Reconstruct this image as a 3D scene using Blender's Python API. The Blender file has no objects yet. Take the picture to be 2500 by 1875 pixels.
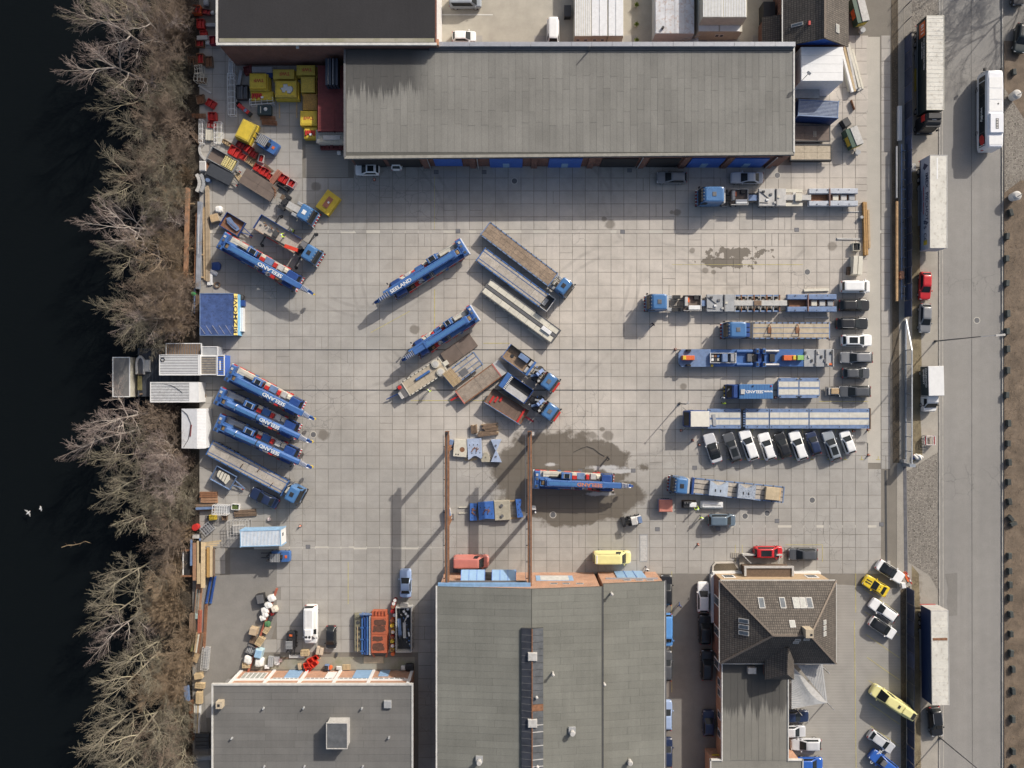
import bpy,bmesh,math,random
import numpy as np
from mathutils import Vector,Matrix,Euler
# ------------------------------------------------------------------ camera, sky, sun, exposure
SC=bpy.context.scene
C=SC.collection
S,H=15.7,122.0
R=math.radians
cam_d=bpy.data.cameras.new('camera');cam=bpy.data.objects.new('camera',cam_d);C.objects.link(cam)
cam_d.sensor_width=36.0;cam_d.lens=36.0*H/(2500/S);cam_d.clip_end=2000;cam_d.clip_start=1.0
cam.location=(0,0,H);cam.rotation_euler=(0,0,0)
SC.camera=cam
SUN_EL,SUN_AZ=R(30.5),math.atan2(0.755,0.656)
wd=bpy.data.worlds.new('World');SC.world=wd;wd.use_nodes=True
wn=wd.node_tree.nodes;wl=wd.node_tree.links
sky=wn.new('ShaderNodeTexSky');sky.sky_type='NISHITA';sky.sun_disc=False
sky.sun_elevation=SUN_EL;sky.sun_rotation=math.pi/2-SUN_AZ
sky.air_density=1.0;sky.dust_density=5.0;sky.ozone_density=1.0
bg=wn['Background'];bg.inputs['Strength'].default_value=0.087
wl.new(sky.outputs[0],bg.inputs['Color'])
sun_d=bpy.data.lights.new('sun','SUN');sun_d.energy=2.9;sun_d.angle=R(0.6);sun_d.color=(1.0,0.945,0.865)
sun=bpy.data.objects.new('sun',sun_d);C.objects.link(sun)
sd=Vector((math.cos(SUN_EL)*math.cos(SUN_AZ),math.cos(SUN_EL)*math.sin(SUN_AZ),math.sin(SUN_EL)))
sun.rotation_euler=sd.to_track_quat('Z','Y').to_euler();sun.location=(60,70,90)
SC.view_settings.view_transform='Standard';SC.view_settings.look='None'
SC.view_settings.exposure=0.5;SC.view_settings.gamma=1.0
SC.view_settings.use_curve_mapping=False
SC.cycles.max_bounces=5;SC.cycles.diffuse_bounces=3;SC.cycles.glossy_bounces=2;SC.cycles.transmission_bounces=2
SC.cycles.use_denoising=True
RND=random.Random(7)
ORD=['first','second','third','fourth','fifth','sixth','seventh','eighth','ninth','tenth','eleventh','twelfth','thirteenth','fourteenth','fifteenth','sixteenth','seventeenth','eighteenth','nineteenth','twentieth']+['twenty-'+q for q in('first','second','third','fourth','fifth','sixth','seventh','eighth','ninth')]
# ------------------------------------------------------------------ helpers
def W(px,py,z=0.0):
    """photo pixel -> metres, for a point that stands z above the ground"""
    k=(H-z)/H/S
    return((px-1250)*k,(937.5-py)*k)
def tag(o,label=None,cat=None,group=None,kind=None):
    if label:o['label']=label
    if cat:o['category']=cat
    if group:o['group']=group
    if kind:o['kind']=kind
    return o
def thing(name,label,cat,loc=(0,0,0),rz=0.0,group=None):
    o=bpy.data.objects.new(name,None);C.objects.link(o)
    o.empty_display_size=0.3
    o.location=loc if len(loc)==3 else(loc[0],loc[1],0);o.rotation_euler=(0,0,rz)
    return tag(o,label,cat,group)
class MB:
    def __init__(s):s.v=[];s.f=[];s.m=[]
    def add(s,vs,fs,m=0):
        b=len(s.v);s.v.extend([tuple(p)for p in vs])
        for f in fs:s.f.append(tuple(i+b for i in f));s.m.append(m)
        return s
    def box(s,x0,x1,y0,y1,z0,z1,m=0,ch=0.0,rz=0.0,c=None):
        if ch>0:
            ring=lambda d,z:[(x0+d,y0+d,z),(x1-d,y0+d,z),(x1-d,y1-d,z),(x0+d,y1-d,z)]
            vs=ring(0,z0)+ring(0,z1-ch)+ring(ch,z1)
            fs=[(3,2,1,0),(8,9,10,11)]
            for k in(0,4):
                for i in range(4):fs.append((k+i,k+(i+1)%4,k+4+(i+1)%4,k+4+i))
        else:
            vs=[(x0,y0,z0),(x1,y0,z0),(x1,y1,z0),(x0,y1,z0),(x0,y0,z1),(x1,y0,z1),(x1,y1,z1),(x0,y1,z1)]
            fs=[(3,2,1,0),(4,5,6,7),(0,1,5,4),(1,2,6,5),(2,3,7,6),(3,0,4,7)]
        if rz:
            cx,cy=c or((x0+x1)/2,(y0+y1)/2);ca,sa=math.cos(rz),math.sin(rz)
            vs=[(cx+(x-cx)*ca-(y-cy)*sa,cy+(x-cx)*sa+(y-cy)*ca,z)for x,y,z in vs]
        return s.add(vs,fs,m)
    def bar(s,p,q,w,h=None,m=0):
        p,q=Vector(p),Vector(q);d=(q-p)
        if d.length<1e-6:return s
        d.normalize();up=Vector((0,0,1))if abs(d.z)<0.95 else Vector((1,0,0))
        a=d.cross(up).normalized();b=a.cross(d).normalized();h=h or w
        vs=[]
        for o in(p,q):
            for i,j in((-1,-1),(1,-1),(1,1),(-1,1)):vs.append(o+a*(i*w/2)+b*(j*h/2))
        return s.add(vs,[(0,1,2,3),(7,6,5,4),(0,4,5,1),(1,5,6,2),(2,6,7,3),(3,7,4,0)],m)
    def cyl(s,p,q,r0,r1=None,n=10,m=0,m2=None,cap=True):
        p,q=Vector(p),Vector(q);d=(q-p).normalized();r1=r0 if r1 is None else r1
        up=Vector((0,0,1))if abs(d.z)<0.95 else Vector((1,0,0))
        a=d.cross(up).normalized();b=a.cross(d).normalized();vs=[]
        for o,r in((p,r0),(q,r1)):
            for i in range(n):
                t=2*math.pi*i/n;vs.append(o+a*(r*math.cos(t))+b*(r*math.sin(t)))
        s.add(vs,[(i,(i+1)%n,n+(i+1)%n,n+i)for i in range(n)],m)
        if cap:
            k=len(s.v)-2*n
            s.f.append(tuple(range(k+n-1,k-1,-1)));s.m.append(m if m2 is None else m2)
            s.f.append(tuple(range(k+n,k+2*n)));s.m.append(m if m2 is None else m2)
        return s
    def prism(s,poly,z0,z1,m=0,mt=None,ms=None):
        n=len(poly)
        a=sum(poly[i][0]*poly[(i+1)%n][1]-poly[(i+1)%n][0]*poly[i][1]for i in range(n))
        if a<0:poly=poly[::-1]
        b=len(s.v);s.v+=[(x,y,z0)for x,y in poly]+[(x,y,z1)for x,y in poly]
        s.f.append(tuple(range(b+n-1,b-1,-1)));s.m.append(m)
        s.f.append(tuple(range(b+n,b+2*n)));s.m.append(m if mt is None else mt)
        for i in range(n):
            s.f.append((b+i,b+(i+1)%n,b+n+(i+1)%n,b+n+i));s.m.append(m if ms is None else ms)
        return s
    def loft(s,rings,m=0,cap0=True,cap1=True):
        """rings: mirrored outlines, each a list of (x, y, z) halves with y >= 0 from front to rear"""
        k=len(rings[0]);b=len(s.v);n=2*k
        for r in rings:
            s.v+=[tuple(p)for p in r]+[(x,-y,z)for x,y,z in reversed(r)]
        for j in range(len(rings)-1):
            for i in range(n):
                i2=(i+1)%n;a=b+j*n
                s.f.append((a+i2,a+i,a+n+i,a+n+i2));s.m.append(m)
        def cap(a,flip):
            for i in range(k-1):
                q=(a+i,a+i+1,a+n-2-i,a+n-1-i)
                s.f.append(q[::-1]if flip else q);s.m.append(m)
        if cap1:cap(b+(len(rings)-1)*n,False)
        if cap0:cap(b,True)
        return s
    def mesh(s,name,smooth=None):
        me=bpy.data.meshes.new(name);me.from_pydata(s.v,[],s.f)
        if any(s.m):me.polygons.foreach_set('material_index',s.m)
        if smooth:
            me.polygons.foreach_set('use_smooth',[True]*len(s.f));me.set_sharp_from_angle(angle=R(smooth))
        me.update();return me
    def build(s,name,mats,parent=None,smooth=None,loc=None,rz=None):
        me=s.mesh(name,smooth)
        for m in(mats if isinstance(mats,(list,tuple))else[mats]):me.materials.append(m)
        o=bpy.data.objects.new(name,me);C.objects.link(o)
        if parent:o.parent=parent
        if loc:o.location=loc
        if rz:o.rotation_euler=(0,0,rz)
        return o
def bx(parent,name,mat,x0,x1,y0,y1,z0,z1,ch=0.0,rz=0.0):
    return MB().box(x0,x1,y0,y1,z0,z1,ch=ch,rz=rz).build(name,mat,parent)
def link_copy(o,parent=None,loc=None,rz=None):
    c=o.copy();C.objects.link(c);c.parent=parent if parent else o.parent
    if loc is not None:c.location=loc
    if rz is not None:c.rotation_euler=(0,0,rz)
    return c
def copy_tree(o,parent=None):
    c=o.copy();C.objects.link(c);c.parent=parent
    for ch in list(o.children):copy_tree(ch,c)
    return c
_txt={}
def text(parent,name,s,size,loc,rot,mat,wide=1.0,thick=0.006):
    key=(s,round(size,3),wide)
    if key not in _txt:
        cu=bpy.data.curves.new('t','FONT');cu.body=s;cu.size=size;cu.align_x='CENTER';cu.align_y='CENTER'
        cu.extrude=thick;cu.offset=size*0.02;cu.resolution_u=3
        ob=bpy.data.objects.new('t',cu);C.objects.link(ob)
        dg=bpy.context.evaluated_depsgraph_get()
        me=bpy.data.meshes.new_from_object(ob.evaluated_get(dg));me.transform(Matrix.Scale(wide,4,(1,0,0)))
        bpy.data.objects.remove(ob);bpy.data.curves.remove(cu);_txt[key]=me
    me=_txt[key].copy();me.materials.clear();me.materials.append(mat)
    o=bpy.data.objects.new(name,me);C.objects.link(o);o.parent=parent;o.location=loc;o.rotation_euler=rot
    return o
# ------------------------------------------------------------------ materials
_mats={}
class NT:
    def __init__(s,m):s.t=m.node_tree;s.n=s.t.nodes;s.l=s.t.links;s.b=s.n['Principled BSDF']
    def node(s,ty,**kw):
        n=s.n.new(ty)
        for k,v in kw.items():
            if k in n.inputs:n.inputs[k].default_value=v
            else:setattr(n,k,v)
        return n
    def link(s,a,b):s.l.new(a,b)
    def math(s,op,a,b=None,c=None,clamp=False):
        n=s.n.new('ShaderNodeMath');n.operation=op;n.use_clamp=clamp
        for i,v in enumerate((a,b,c)):
            if v is None:continue
            if hasattr(v,'is_linked'):s.l.new(v,n.inputs[i])
            else:n.inputs[i].default_value=v
        return n.outputs[0]
    def mix(s,f,a,b,mode='MIX'):
        n=s.n.new('ShaderNodeMix');n.data_type='RGBA';n.blend_type=mode
        for i,v in((0,f),(6,a),(7,b)):
            if hasattr(v,'is_linked'):s.l.new(v,n.inputs[i])
            else:n.inputs[i].default_value=v if i==0 else(tuple(v)+(1,))[:4]
        return n.outputs[2]
    def noise(s,vec,scale,detail=4,rough=0.55,out=0):
        n=s.n.new('ShaderNodeTexNoise');n.inputs['Scale'].default_value=scale
        n.inputs['Detail'].default_value=detail;n.inputs['Roughness'].default_value=rough
        if vec is not None:s.l.new(vec,n.inputs['Vector'])
        return n.outputs[out]
    def ramp(s,v,lo,hi,a=0.0,b=1.0):
        n=s.n.new('ShaderNodeMapRange');n.inputs[1].default_value=lo;n.inputs[2].default_value=hi
        n.inputs[3].default_value=a;n.inputs[4].default_value=b;n.clamp=True;s.l.new(v,n.inputs[0]);return n.outputs[0]
    def pos(s):return s.n.new('ShaderNodeNewGeometry').outputs['Position']
    def obj(s):return s.n.new('ShaderNodeTexCoord').outputs['Object']
    def scale(s,v,sx,sy,sz=1.0,off=(0,0,0)):
        n=s.n.new('ShaderNodeMapping');n.inputs['Scale'].default_value=(sx,sy,sz);n.inputs['Location'].default_value=off
        s.l.new(v,n.inputs['Vector']);return n.outputs[0]
    def bump(s,h,strength=0.3,dist=0.02):
        n=s.n.new('ShaderNodeBump');n.inputs['Strength'].default_value=strength;n.inputs['Distance'].default_value=dist
        s.l.new(h,n.inputs['Height']);s.l.new(n.outputs[0],s.b.inputs['Normal'])
def newmat(name):
    m=bpy.data.materials.new(name);m.use_nodes=True;return m,NT(m)
def M(name,col=None,rough=0.6,metal=0.0,var=0.16,scale=1.6,dirt=0.0,dirtcol=(0.10,0.08,0.06),coat=0.0,orand=0.0,fine=0.0):
    """plain painted / metal / wood surface with uneven tone and worn patches"""
    if name in _mats:return _mats[name]
    m,t=newmat(name);v=t.obj()
    n1=t.noise(v,scale,5,0.6)
    k=t.ramp(n1,0.3,0.7,1-var,1+var)
    if fine:
        k=t.math('MULTIPLY',k,t.ramp(t.noise(v,scale*14,2,0.7),0.3,0.7,1-fine,1+fine))
    if orand:
        k=t.math('MULTIPLY',k,t.ramp(t.n.new('ShaderNodeObjectInfo').outputs['Random'],0,1,1-orand,1+orand))
    cmb=t.n.new('ShaderNodeCombineColor')
    for i in range(3):t.link(k,cmb.inputs[i])
    c=t.mix(1.0,col,cmb.outputs[0],'MULTIPLY')
    if dirt:
        d=t.ramp(t.noise(v,scale*2.3+0.7,6,0.7),0.62-0.25*dirt,0.80-0.2*dirt)
        c=t.mix(t.math('MULTIPLY',d,min(1.0,0.4+dirt)),c,dirtcol)
        t.link(t.ramp(d,0,1,rough,0.9),t.b.inputs['Roughness'])
    else:t.b.inputs['Roughness'].default_value=rough
    t.link(c,t.b.inputs['Base Color']);t.b.inputs['Metallic'].default_value=metal
    if coat:t.b.inputs['Coat Weight'].default_value=coat;t.b.inputs['Coat Roughness'].default_value=0.08
    _mats[name]=m;return m
def paint(name,col,dirt=0.0):return M('paint_'+name,col,rough=0.34,var=0.06,scale=1.2,coat=0.5,dirt=dirt)
GLASS=M('window_glass',(0.02,0.024,0.027),rough=0.12,var=0.25,scale=0.8)
GLASS.node_tree.nodes['Principled BSDF'].inputs['Specular IOR Level'].default_value=0.28
TYRE=M('tyre_rubber',(0.022,0.022,0.023),rough=0.85);RIM=M('wheel_rim',(0.42,0.42,0.43),rough=0.4,metal=0.5)
BLACK=M('black_plastic',(0.025,0.025,0.027),rough=0.6);DARK=M('dark_frame_steel',(0.05,0.052,0.056),rough=0.65,dirt=0.35)
BLUE=M('crane_blue',(0.052,0.132,0.34),rough=0.42,var=0.14,dirt=0.12,coat=0.25,scale=0.9)
BLUE_D=M('deep_blue',(0.022,0.062,0.22),rough=0.45,var=0.12,dirt=0.1)
CABBLUE=M('cab_blue',(0.065,0.17,0.36),rough=0.36,var=0.08,dirt=0.08,coat=0.4)
DUSTBLUE=M('worn_light_blue',(0.14,0.21,0.36),rough=0.6,var=0.2,dirt=0.3,dirtcol=(0.22,0.20,0.17))
WHITE=M('white_paint',(0.72,0.72,0.71),rough=0.45,var=0.05,dirt=0.08,dirtcol=(0.4,0.37,0.3))
CREAM=M('cream_panel',(0.58,0.55,0.46),rough=0.6,var=0.1,dirt=0.2,dirtcol=(0.3,0.26,0.2),orand=0.07)
GREY=M('grey_metal',(0.33,0.34,0.35),rough=0.5,var=0.12,dirt=0.2,dirtcol=(0.16,0.14,0.12))
LGREY=M('light_grey_deck',(0.46,0.45,0.43),rough=0.6,var=0.14,dirt=0.3,dirtcol=(0.24,0.21,0.17))
DGREY=M('dark_grey_steel',(0.12,0.12,0.125),rough=0.55,var=0.15,dirt=0.2)
RED=M('red_paint',(0.48,0.03,0.025),rough=0.45,var=0.12,dirt=0.12)
ORANGE=M('orange_paint',(0.62,0.13,0.035),rough=0.5,var=0.1,dirt=0.15)
YELLOW=M('yellow_steel',(0.62,0.45,0.045),rough=0.5,var=0.12,dirt=0.22,dirtcol=(0.2,0.13,0.05))
RUST=M('rusty_steel',(0.22,0.105,0.055),rough=0.85,var=0.3,scale=2.5,dirt=0.3,dirtcol=(0.09,0.045,0.03),fine=0.15)
WOOD=M('weathered_wood',(0.40,0.29,0.17),rough=0.85,var=0.2,scale=2.5,orand=0.25,fine=0.15)
WOODL=M('pale_pallet_wood',(0.52,0.40,0.24),rough=0.8,var=0.15,scale=2,orand=0.15,fine=0.12)
WOODD=M('dark_wood',(0.16,0.11,0.075),rough=0.9,var=0.25,scale=3,orand=0.3,fine=0.2)
DECKW=M('worn_deck_wood',(0.30,0.225,0.16),rough=0.9,var=0.25,scale=1.2,dirt=0.5,dirtcol=(0.14,0.11,0.09),orand=0.14,fine=0.25)
DECKG=M('grey_deck_board',(0.40,0.36,0.31),rough=0.85,var=0.18,scale=1.4,dirt=0.4,dirtcol=(0.2,0.17,0.14),orand=0.12,fine=0.15)
BAG=M('white_sacking',(0.66,0.65,0.62),rough=0.8,var=0.12,scale=3)
CARD=M('cardboard',(0.42,0.31,0.20),rough=0.85,var=0.1)
PLATE=M('brown_steel_plate',(0.15,0.115,0.095),rough=0.75,var=0.2,scale=0.8,dirt=0.2,dirtcol=(0.2,0.16,0.13))
GRATE=M('grating',(0.16,0.16,0.17),rough=0.6,var=0.2,scale=6)
HIVIS=M('hi_vis_yellow',(0.55,0.75,0.06),rough=0.8,var=0.08);SKIN=M('skin',(0.45,0.28,0.20),rough=0.6)
NAVY=M('navy_cloth',(0.02,0.03,0.07),rough=0.85);HATW=M('white_helmet',(0.75,0.75,0.74),rough=0.35)
# ------------------------------------------------------------------ ground materials
def spot(t,p,px,py,rx,ry,soft=0.12,amp=0.5,nscale=0.25):
    """mask of an uneven patch: an ellipse on the ground with a ragged edge"""
    x,y=W(px,py);sep=t.n.new('ShaderNodeSeparateXYZ');t.link(p,sep.inputs[0])
    a=t.math('DIVIDE',t.math('SUBTRACT',sep.outputs[0],x),rx/S);b=t.math('DIVIDE',t.math('SUBTRACT',sep.outputs[1],y),ry/S)
    d=t.math('SQRT',t.math('ADD',t.math('MULTIPLY',a,a),t.math('MULTIPLY',b,b)))
    n=t.noise(p,nscale,6,0.62)
    d=t.math('ADD',d,t.math('MULTIPLY',t.math('SUBTRACT',n,0.5),amp*2))
    return t.ramp(d,1.0-soft,1.0+soft,1.0,0.0)
def ground(name,base,var=0.12,big=0.05,slab=False,rough=0.9,stain=0.35,fine=0.12,wet=False,pattern=None,moss=False,cracks=False,lanes=False):
    m,t=newmat(name);p=t.pos()
    k=t.ramp(t.noise(p,big,5,0.6),0.3,0.7,1-var,1+var)
    k=t.math('MULTIPLY',k,t.ramp(t.noise(p,0.55,5,0.65),0.25,0.75,1-var*0.8,1+var*0.8))
    k=t.math('MULTIPLY',k,t.ramp(t.noise(p,9.0,3,0.75),0.25,0.75,1-fine,1+fine))
    if slab:
        sn=t.n.new('ShaderNodeVectorMath');sn.operation='SNAP';t.link(t.scale(p,1,1,0,off=(0.55,0.3,0)),sn.inputs[0]);sn.inputs[1].default_value=(2.0,2.01,1)
        w=t.n.new('ShaderNodeTexWhiteNoise');w.noise_dimensions='2D';t.link(sn.outputs[0],w.inputs['Vector'])
        k=t.math('MULTIPLY',k,t.ramp(w.outputs['Value'],0,1,0.955,1.045))
    cmb=t.n.new('ShaderNodeCombineColor')
    for i in range(3):t.link(k,cmb.inputs[i])
    c=t.mix(1.0,base,cmb.outputs[0],'MULTIPLY')
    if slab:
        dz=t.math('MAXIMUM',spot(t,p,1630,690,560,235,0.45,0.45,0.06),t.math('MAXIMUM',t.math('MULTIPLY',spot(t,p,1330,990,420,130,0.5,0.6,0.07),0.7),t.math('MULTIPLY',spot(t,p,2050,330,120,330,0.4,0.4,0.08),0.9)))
        c=t.mix(t.math('MULTIPLY',dz,0.95),c,t.mix(1.0,PALE_CONC,cmb.outputs[0],'MULTIPLY'))  # wide paler, warmer zones in the concrete, soft at the edge
        sepa=t.n.new('ShaderNodeSeparateXYZ');t.link(p,sepa.inputs[0]);arcs=None
        for ax,ay,ar in((1560,860,250),(1560,860,274),(1210,640,330),(1210,640,355),(1000,1250,300),(1000,1250,322),(1750,420,260),(1750,420,285),(900,560,190),(900,560,214)):
            cx,cy=W(ax,ay);u=t.math('SUBTRACT',sepa.outputs[0],cx);v_=t.math('SUBTRACT',sepa.outputs[1],cy)
            dd=t.math('ABSOLUTE',t.math('SUBTRACT',t.math('SQRT',t.math('ADD',t.math('MULTIPLY',u,u),t.math('MULTIPLY',v_,v_))),ar/S))
            q=t.ramp(dd,0.12,0.34,1,0);arcs=q if arcs is None else t.math('MAXIMUM',arcs,q)
        c=t.mix(t.math('MULTIPLY',t.math('MULTIPLY',arcs,t.ramp(t.noise(p,0.12,4,0.6),0.47,0.6)),0.24),c,(0.14,0.13,0.12))
        gr=t.ramp(t.noise(t.scale(p,1,1,1,off=(80,-20,0)),0.09,6,0.68),0.46,0.66);c=t.mix(t.math('MULTIPLY',gr,0.24),c,(0.19,0.175,0.145))
    if stain:
        d=t.ramp(t.noise(t.scale(p,1,1,1,off=(31,7,0)),0.35,7,0.72),0.66,0.76)
        c=t.mix(t.math('MULTIPLY',d,stain),c,(base[0]*0.4,base[1]*0.38,base[2]*0.36))
        d2=t.ramp(t.noise(t.scale(p,1,1,1,off=(-11,47,0)),2.6,3,0.6),0.76,0.80)
        c=t.mix(t.math('MULTIPLY',d2,stain),c,(base[0]*0.3,base[1]*0.3,base[2]*0.3))
        s=t.noise(t.scale(p,0.9,0.06,1,off=(5,0,0)),1.2,4,0.6)
        c=t.mix(t.math('MULTIPLY',t.ramp(s,0.6,0.72),0.10),c,(base[0]*0.4,)*3)
    if lanes:
        sx=t.n.new('ShaderNodeSeparateXYZ');t.link(p,sx.inputs[0]);wv=t.noise(t.scale(p,1,0.004,1),0.55,3,0.5);c=t.mix(t.math('MULTIPLY',t.ramp(wv,0.35,0.65),0.3),c,(base[0]*0.62,)*3)
    if moss:
        d=t.ramp(t.noise(t.scale(p,1,1,1,off=(3,3,0)),0.4,6,0.7),0.48,0.68)
        c=t.mix(t.math('MULTIPLY',d,0.55),c,(0.16,0.17,0.07))
    if cracks:
        vo=t.n.new('ShaderNodeTexVoronoi');vo.feature='DISTANCE_TO_EDGE';vo.inputs['Scale'].default_value=0.45
        dn=t.noise(p,0.8,4,0.6,out=1);pv=t.n.new('ShaderNodeVectorMath');pv.operation='ADD';t.link(p,pv.inputs[0]);t.link(dn,pv.inputs[1])
        t.link(pv.outputs[0],vo.inputs['Vector'])
        lim=t.ramp(t.noise(t.scale(p,1,1,1,off=(60,0,0)),0.05,2,0.5),0.585,0.63)
        c=t.mix(t.math('MULTIPLY',t.math('MULTIPLY',t.ramp(vo.outputs[0],0.008,0.018,1,0),lim),0.38),c,(base[0]*0.3,)*3)
    if pattern=='sett':
        vo=t.n.new('ShaderNodeTexVoronoi');vo.feature='DISTANCE_TO_EDGE';vo.inputs['Scale'].default_value=4.4;vo.inputs['Randomness'].default_value=0.55
        t.link(p,vo.inputs['Vector']);vc=t.n.new('ShaderNodeTexVoronoi');vc.inputs['Scale'].default_value=4.4;vc.inputs['Randomness'].default_value=0.55;t.link(p,vc.inputs['Vector'])
        sep=t.n.new('ShaderNodeSeparateColor');t.link(vc.outputs['Color'],sep.inputs[0])
        c=t.mix(0.45,c,t.mix(sep.outputs[0],(base[0]*0.55,base[1]*0.5,base[2]*0.48),(base[0]*1.5,base[1]*1.45,base[2]*1.4)))
        c=t.mix(t.ramp(vo.outputs[0],0.02,0.10,0.85,0.0),c,(0.05,0.045,0.035));t.bump(t.ramp(vo.outputs[0],0,0.15),0.5,0.03)
    if pattern=='block':
        br=t.n.new('ShaderNodeTexBrick');t.link(p,br.inputs['Vector']);br.inputs['Scale'].default_value=1.0
        br.inputs['Brick Width'].default_value=0.26;br.inputs['Row Height'].default_value=0.24;br.inputs['Mortar Size'].default_value=0.022;br.inputs['Mortar Smooth'].default_value=0.4
        c=t.mix(t.math('MULTIPLY',br.outputs['Fac'],0.75),c,(0.10,0.095,0.075))
    if wet:
        zones=[(1400,1138,165,58,0.07,0.8,0.30),(1350,1160,150,112,0.06,0.45,0.35),(1400,1222,140,60,0.06,0.55,0.35),
                 (1775,640,56,15,0.05,2.0,0.7),(1800,618,58,13,0.05,2.6,0.9),(1500,1215,74,40,0.08,0.6,0.4)]
        w=None
        for z in zones:
            q=spot(t,p,*z);w=q if w is None else t.math('MAXIMUM',w,q)
        for px,py,r in((1653,519,9),(1640,518,5),(1722,660,8),(1742,664,6),(1490,548,12),(1475,535,7),(790,1062,14),(772,455,12),(2032,601,12),(1668,944,9),(1690,612,7),(1446,1062,10),(1484,1064,13),(1470,1048,6),(1745,1290,12),(1160,965,10),(1012,805,12)):
            q=spot(t,p,px,py,r,r*0.9,0.2,0.5,1.2);w=t.math('MAXIMUM',w,t.math('MULTIPLY',q,0.75))
        c=t.mix(t.math('MULTIPLY',w,0.80),c,(0.098,0.079,0.055))
        t.link(t.ramp(w,0,1,rough,0.42),t.b.inputs['Roughness'])
        foam=None
        for z in((1482,1142,40,6),(1345,1134,14,4),(1462,1206,30,5),(1515,1150,30,5)):
            q=spot(t,p,*z,0.3,1.3,0.9);foam=q if foam is None else t.math('MAXIMUM',foam,q)
        c=t.mix(t.math('MULTIPLY',foam,0.7),c,(0.6,0.6,0.6))
    else:t.b.inputs['Roughness'].default_value=rough
    t.link(c,t.b.inputs['Base Color'])
    return m
CONC=(0.345,0.328,0.302);PALE_CONC=(0.52,0.472,0.415)
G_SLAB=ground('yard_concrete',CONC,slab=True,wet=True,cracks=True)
G_JOINT=ground('joint_dirt',(0.19,0.172,0.145),wet=True,stain=0.2)
G_ASPH=ground('old_asphalt',(0.225,0.212,0.192),var=0.14,fine=0.3)
G_ASPHD=ground('alley_asphalt',(0.185,0.172,0.155),var=0.14,fine=0.2)
G_ROAD=ground('road_asphalt',(0.262,0.25,0.232),var=0.10,fine=0.3,stain=0.2,cracks=True,lanes=True)
G_WALK=ground('footpath_surface',(0.315,0.29,0.25),var=0.16,fine=0.22,stain=0.3)
G_SETT=ground('sett_paving',(0.25,0.232,0.205),var=0.12,fine=0.1,pattern='sett',stain=0.2)
G_BLOCK=ground('block_paving',(0.335,0.318,0.29),var=0.16,fine=0.1,pattern='block',stain=0.2)
G_MOSSY=ground('mossy_concrete',(0.28,0.26,0.21),moss=True,stain=0.4)
G_COURT=ground('court_concrete',(0.40,0.37,0.31),var=0.15,stain=0.6)
G_SOIL=ground('dark_soil',(0.10,0.08,0.055),var=0.35,big=0.3,fine=0.45,stain=0)
G_VERGE=ground('bare_verge_earth',(0.155,0.118,0.085),var=0.35,big=0.35,fine=0.5,stain=0.5)
G_GRASS=ground('thin_dry_grass',(0.20,0.165,0.10),var=0.3,big=0.4,fine=0.35,stain=0.2)
G_BANK=ground('bank_leaf_litter',(0.062,0.05,0.036),var=0.4,big=0.25,fine=0.5,stain=0.2)
def struct(name,mb,mat,parent=None):
    o=mb.build(name,mat,parent)
    if not parent:o['kind']='structure'
    return o
def sheet(name,poly,z,mat,z0=-0.3,parent=None):
    return struct(name,MB().prism([W(*p)for p in poly],z0,z),mat,parent)
# ------------------------------------------------------------------ terrain, water, road
struct('ground',MB().prism([(-47.2,-500),(700,-500),(700,500),(-47.2,500)],-1.0,-0.14),G_ASPH)
m,t=newmat('canal_water');p=t.pos()
t.b.inputs['Base Color'].default_value=(0.0045,0.006,0.0065,1);t.b.inputs['Roughness'].default_value=0.12
t.b.inputs['IOR'].default_value=1.33;t.b.inputs['Specular IOR Level'].default_value=0.25
t.bump(t.math('ADD',t.noise(t.scale(p,0.5,1.6,1),1.5,4,0.6),t.math('MULTIPLY',t.noise(p,6,2,0.6),0.25)),0.25,0.10)
WATER=m
struct('water',MB().prism([(-700,-500),(-44,-500),(-44,500),(-700,500)],-3.2,-2.0),WATER)
bank=MB();rr=random.Random(3);rows=130;prof=[(488,-0.14),(478,-0.25),(450,-0.55),(420,-0.95),(390,-1.4),(350,-2.0),(310,-2.9)]
for j in range(rows+1):
    py=-140+j*(2160/rows);w=18*math.sin(py*0.011+1)+10*math.sin(py*0.037)
    for i,(px,z)in enumerate(prof):
        bm_=max(0,1-abs(py-915)/95)**.5*.8+max(0,1-abs(py-1300)/60)**.5*.45
        x,y=W(478-(478-px)*(1-min(.85,bm_))+(w*i/6 if i>1 else 0),py);bank.v.append((x,y,z+(rr.uniform(-0.12,0.16)if i>0 else 0)))
n=len(prof)
for j in range(rows):
    for i in range(n-1):bank.f.append((j*n+i,j*n+i+1,(j+1)*n+i+1,(j+1)*n+i));bank.m.append(0)
struct('river_bank',bank,G_BANK)
YB=((478,90),(1640,90))
yard=struct('yard',MB().prism([W(486,-60),W(2190,-60),W(2190,1440),W(2190,1960),W(486,1960)],-0.5,-0.03),G_JOINT)
sheet('road',[(2290,-300),(2452,-300),(2452,2200),(2290,2200)],-0.11,G_ROAD,-0.5)
sheet('footpath',[(2190,-300),(2290,-300),(2290,2200),(2190,2200)],-0.01,G_WALK)
sheet('verge',[(2452,440),(2900,440),(2900,2200),(2452,2200)],0.0,G_VERGE)
sheet('verge_north',[(2452,100),(2900,100),(2900,290),(2500,290),(2452,215)],0.0,G_VERGE)
sheet('sett_apron',[(2452,215),(2500,290),(2900,290),(2900,440),(2492,440),(2452,470)],0.004,G_SETT)
sheet('sett_crossing',[(2214,1150),(2290,1104),(2290,1440),(2270,1405),(2218,1372)],0.006,G_SETT)
sheet('sett_crossing_north',[(2226,-100),(2292,-100),(2292,70),(2226,80)],0.006,G_SETT)
sheet('grass_strip',[(2226,420),(2250,420),(2246,640),(2250,900),(2246,1000),(2252,1110),(2228,1130)],0.006,G_GRASS)
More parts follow.
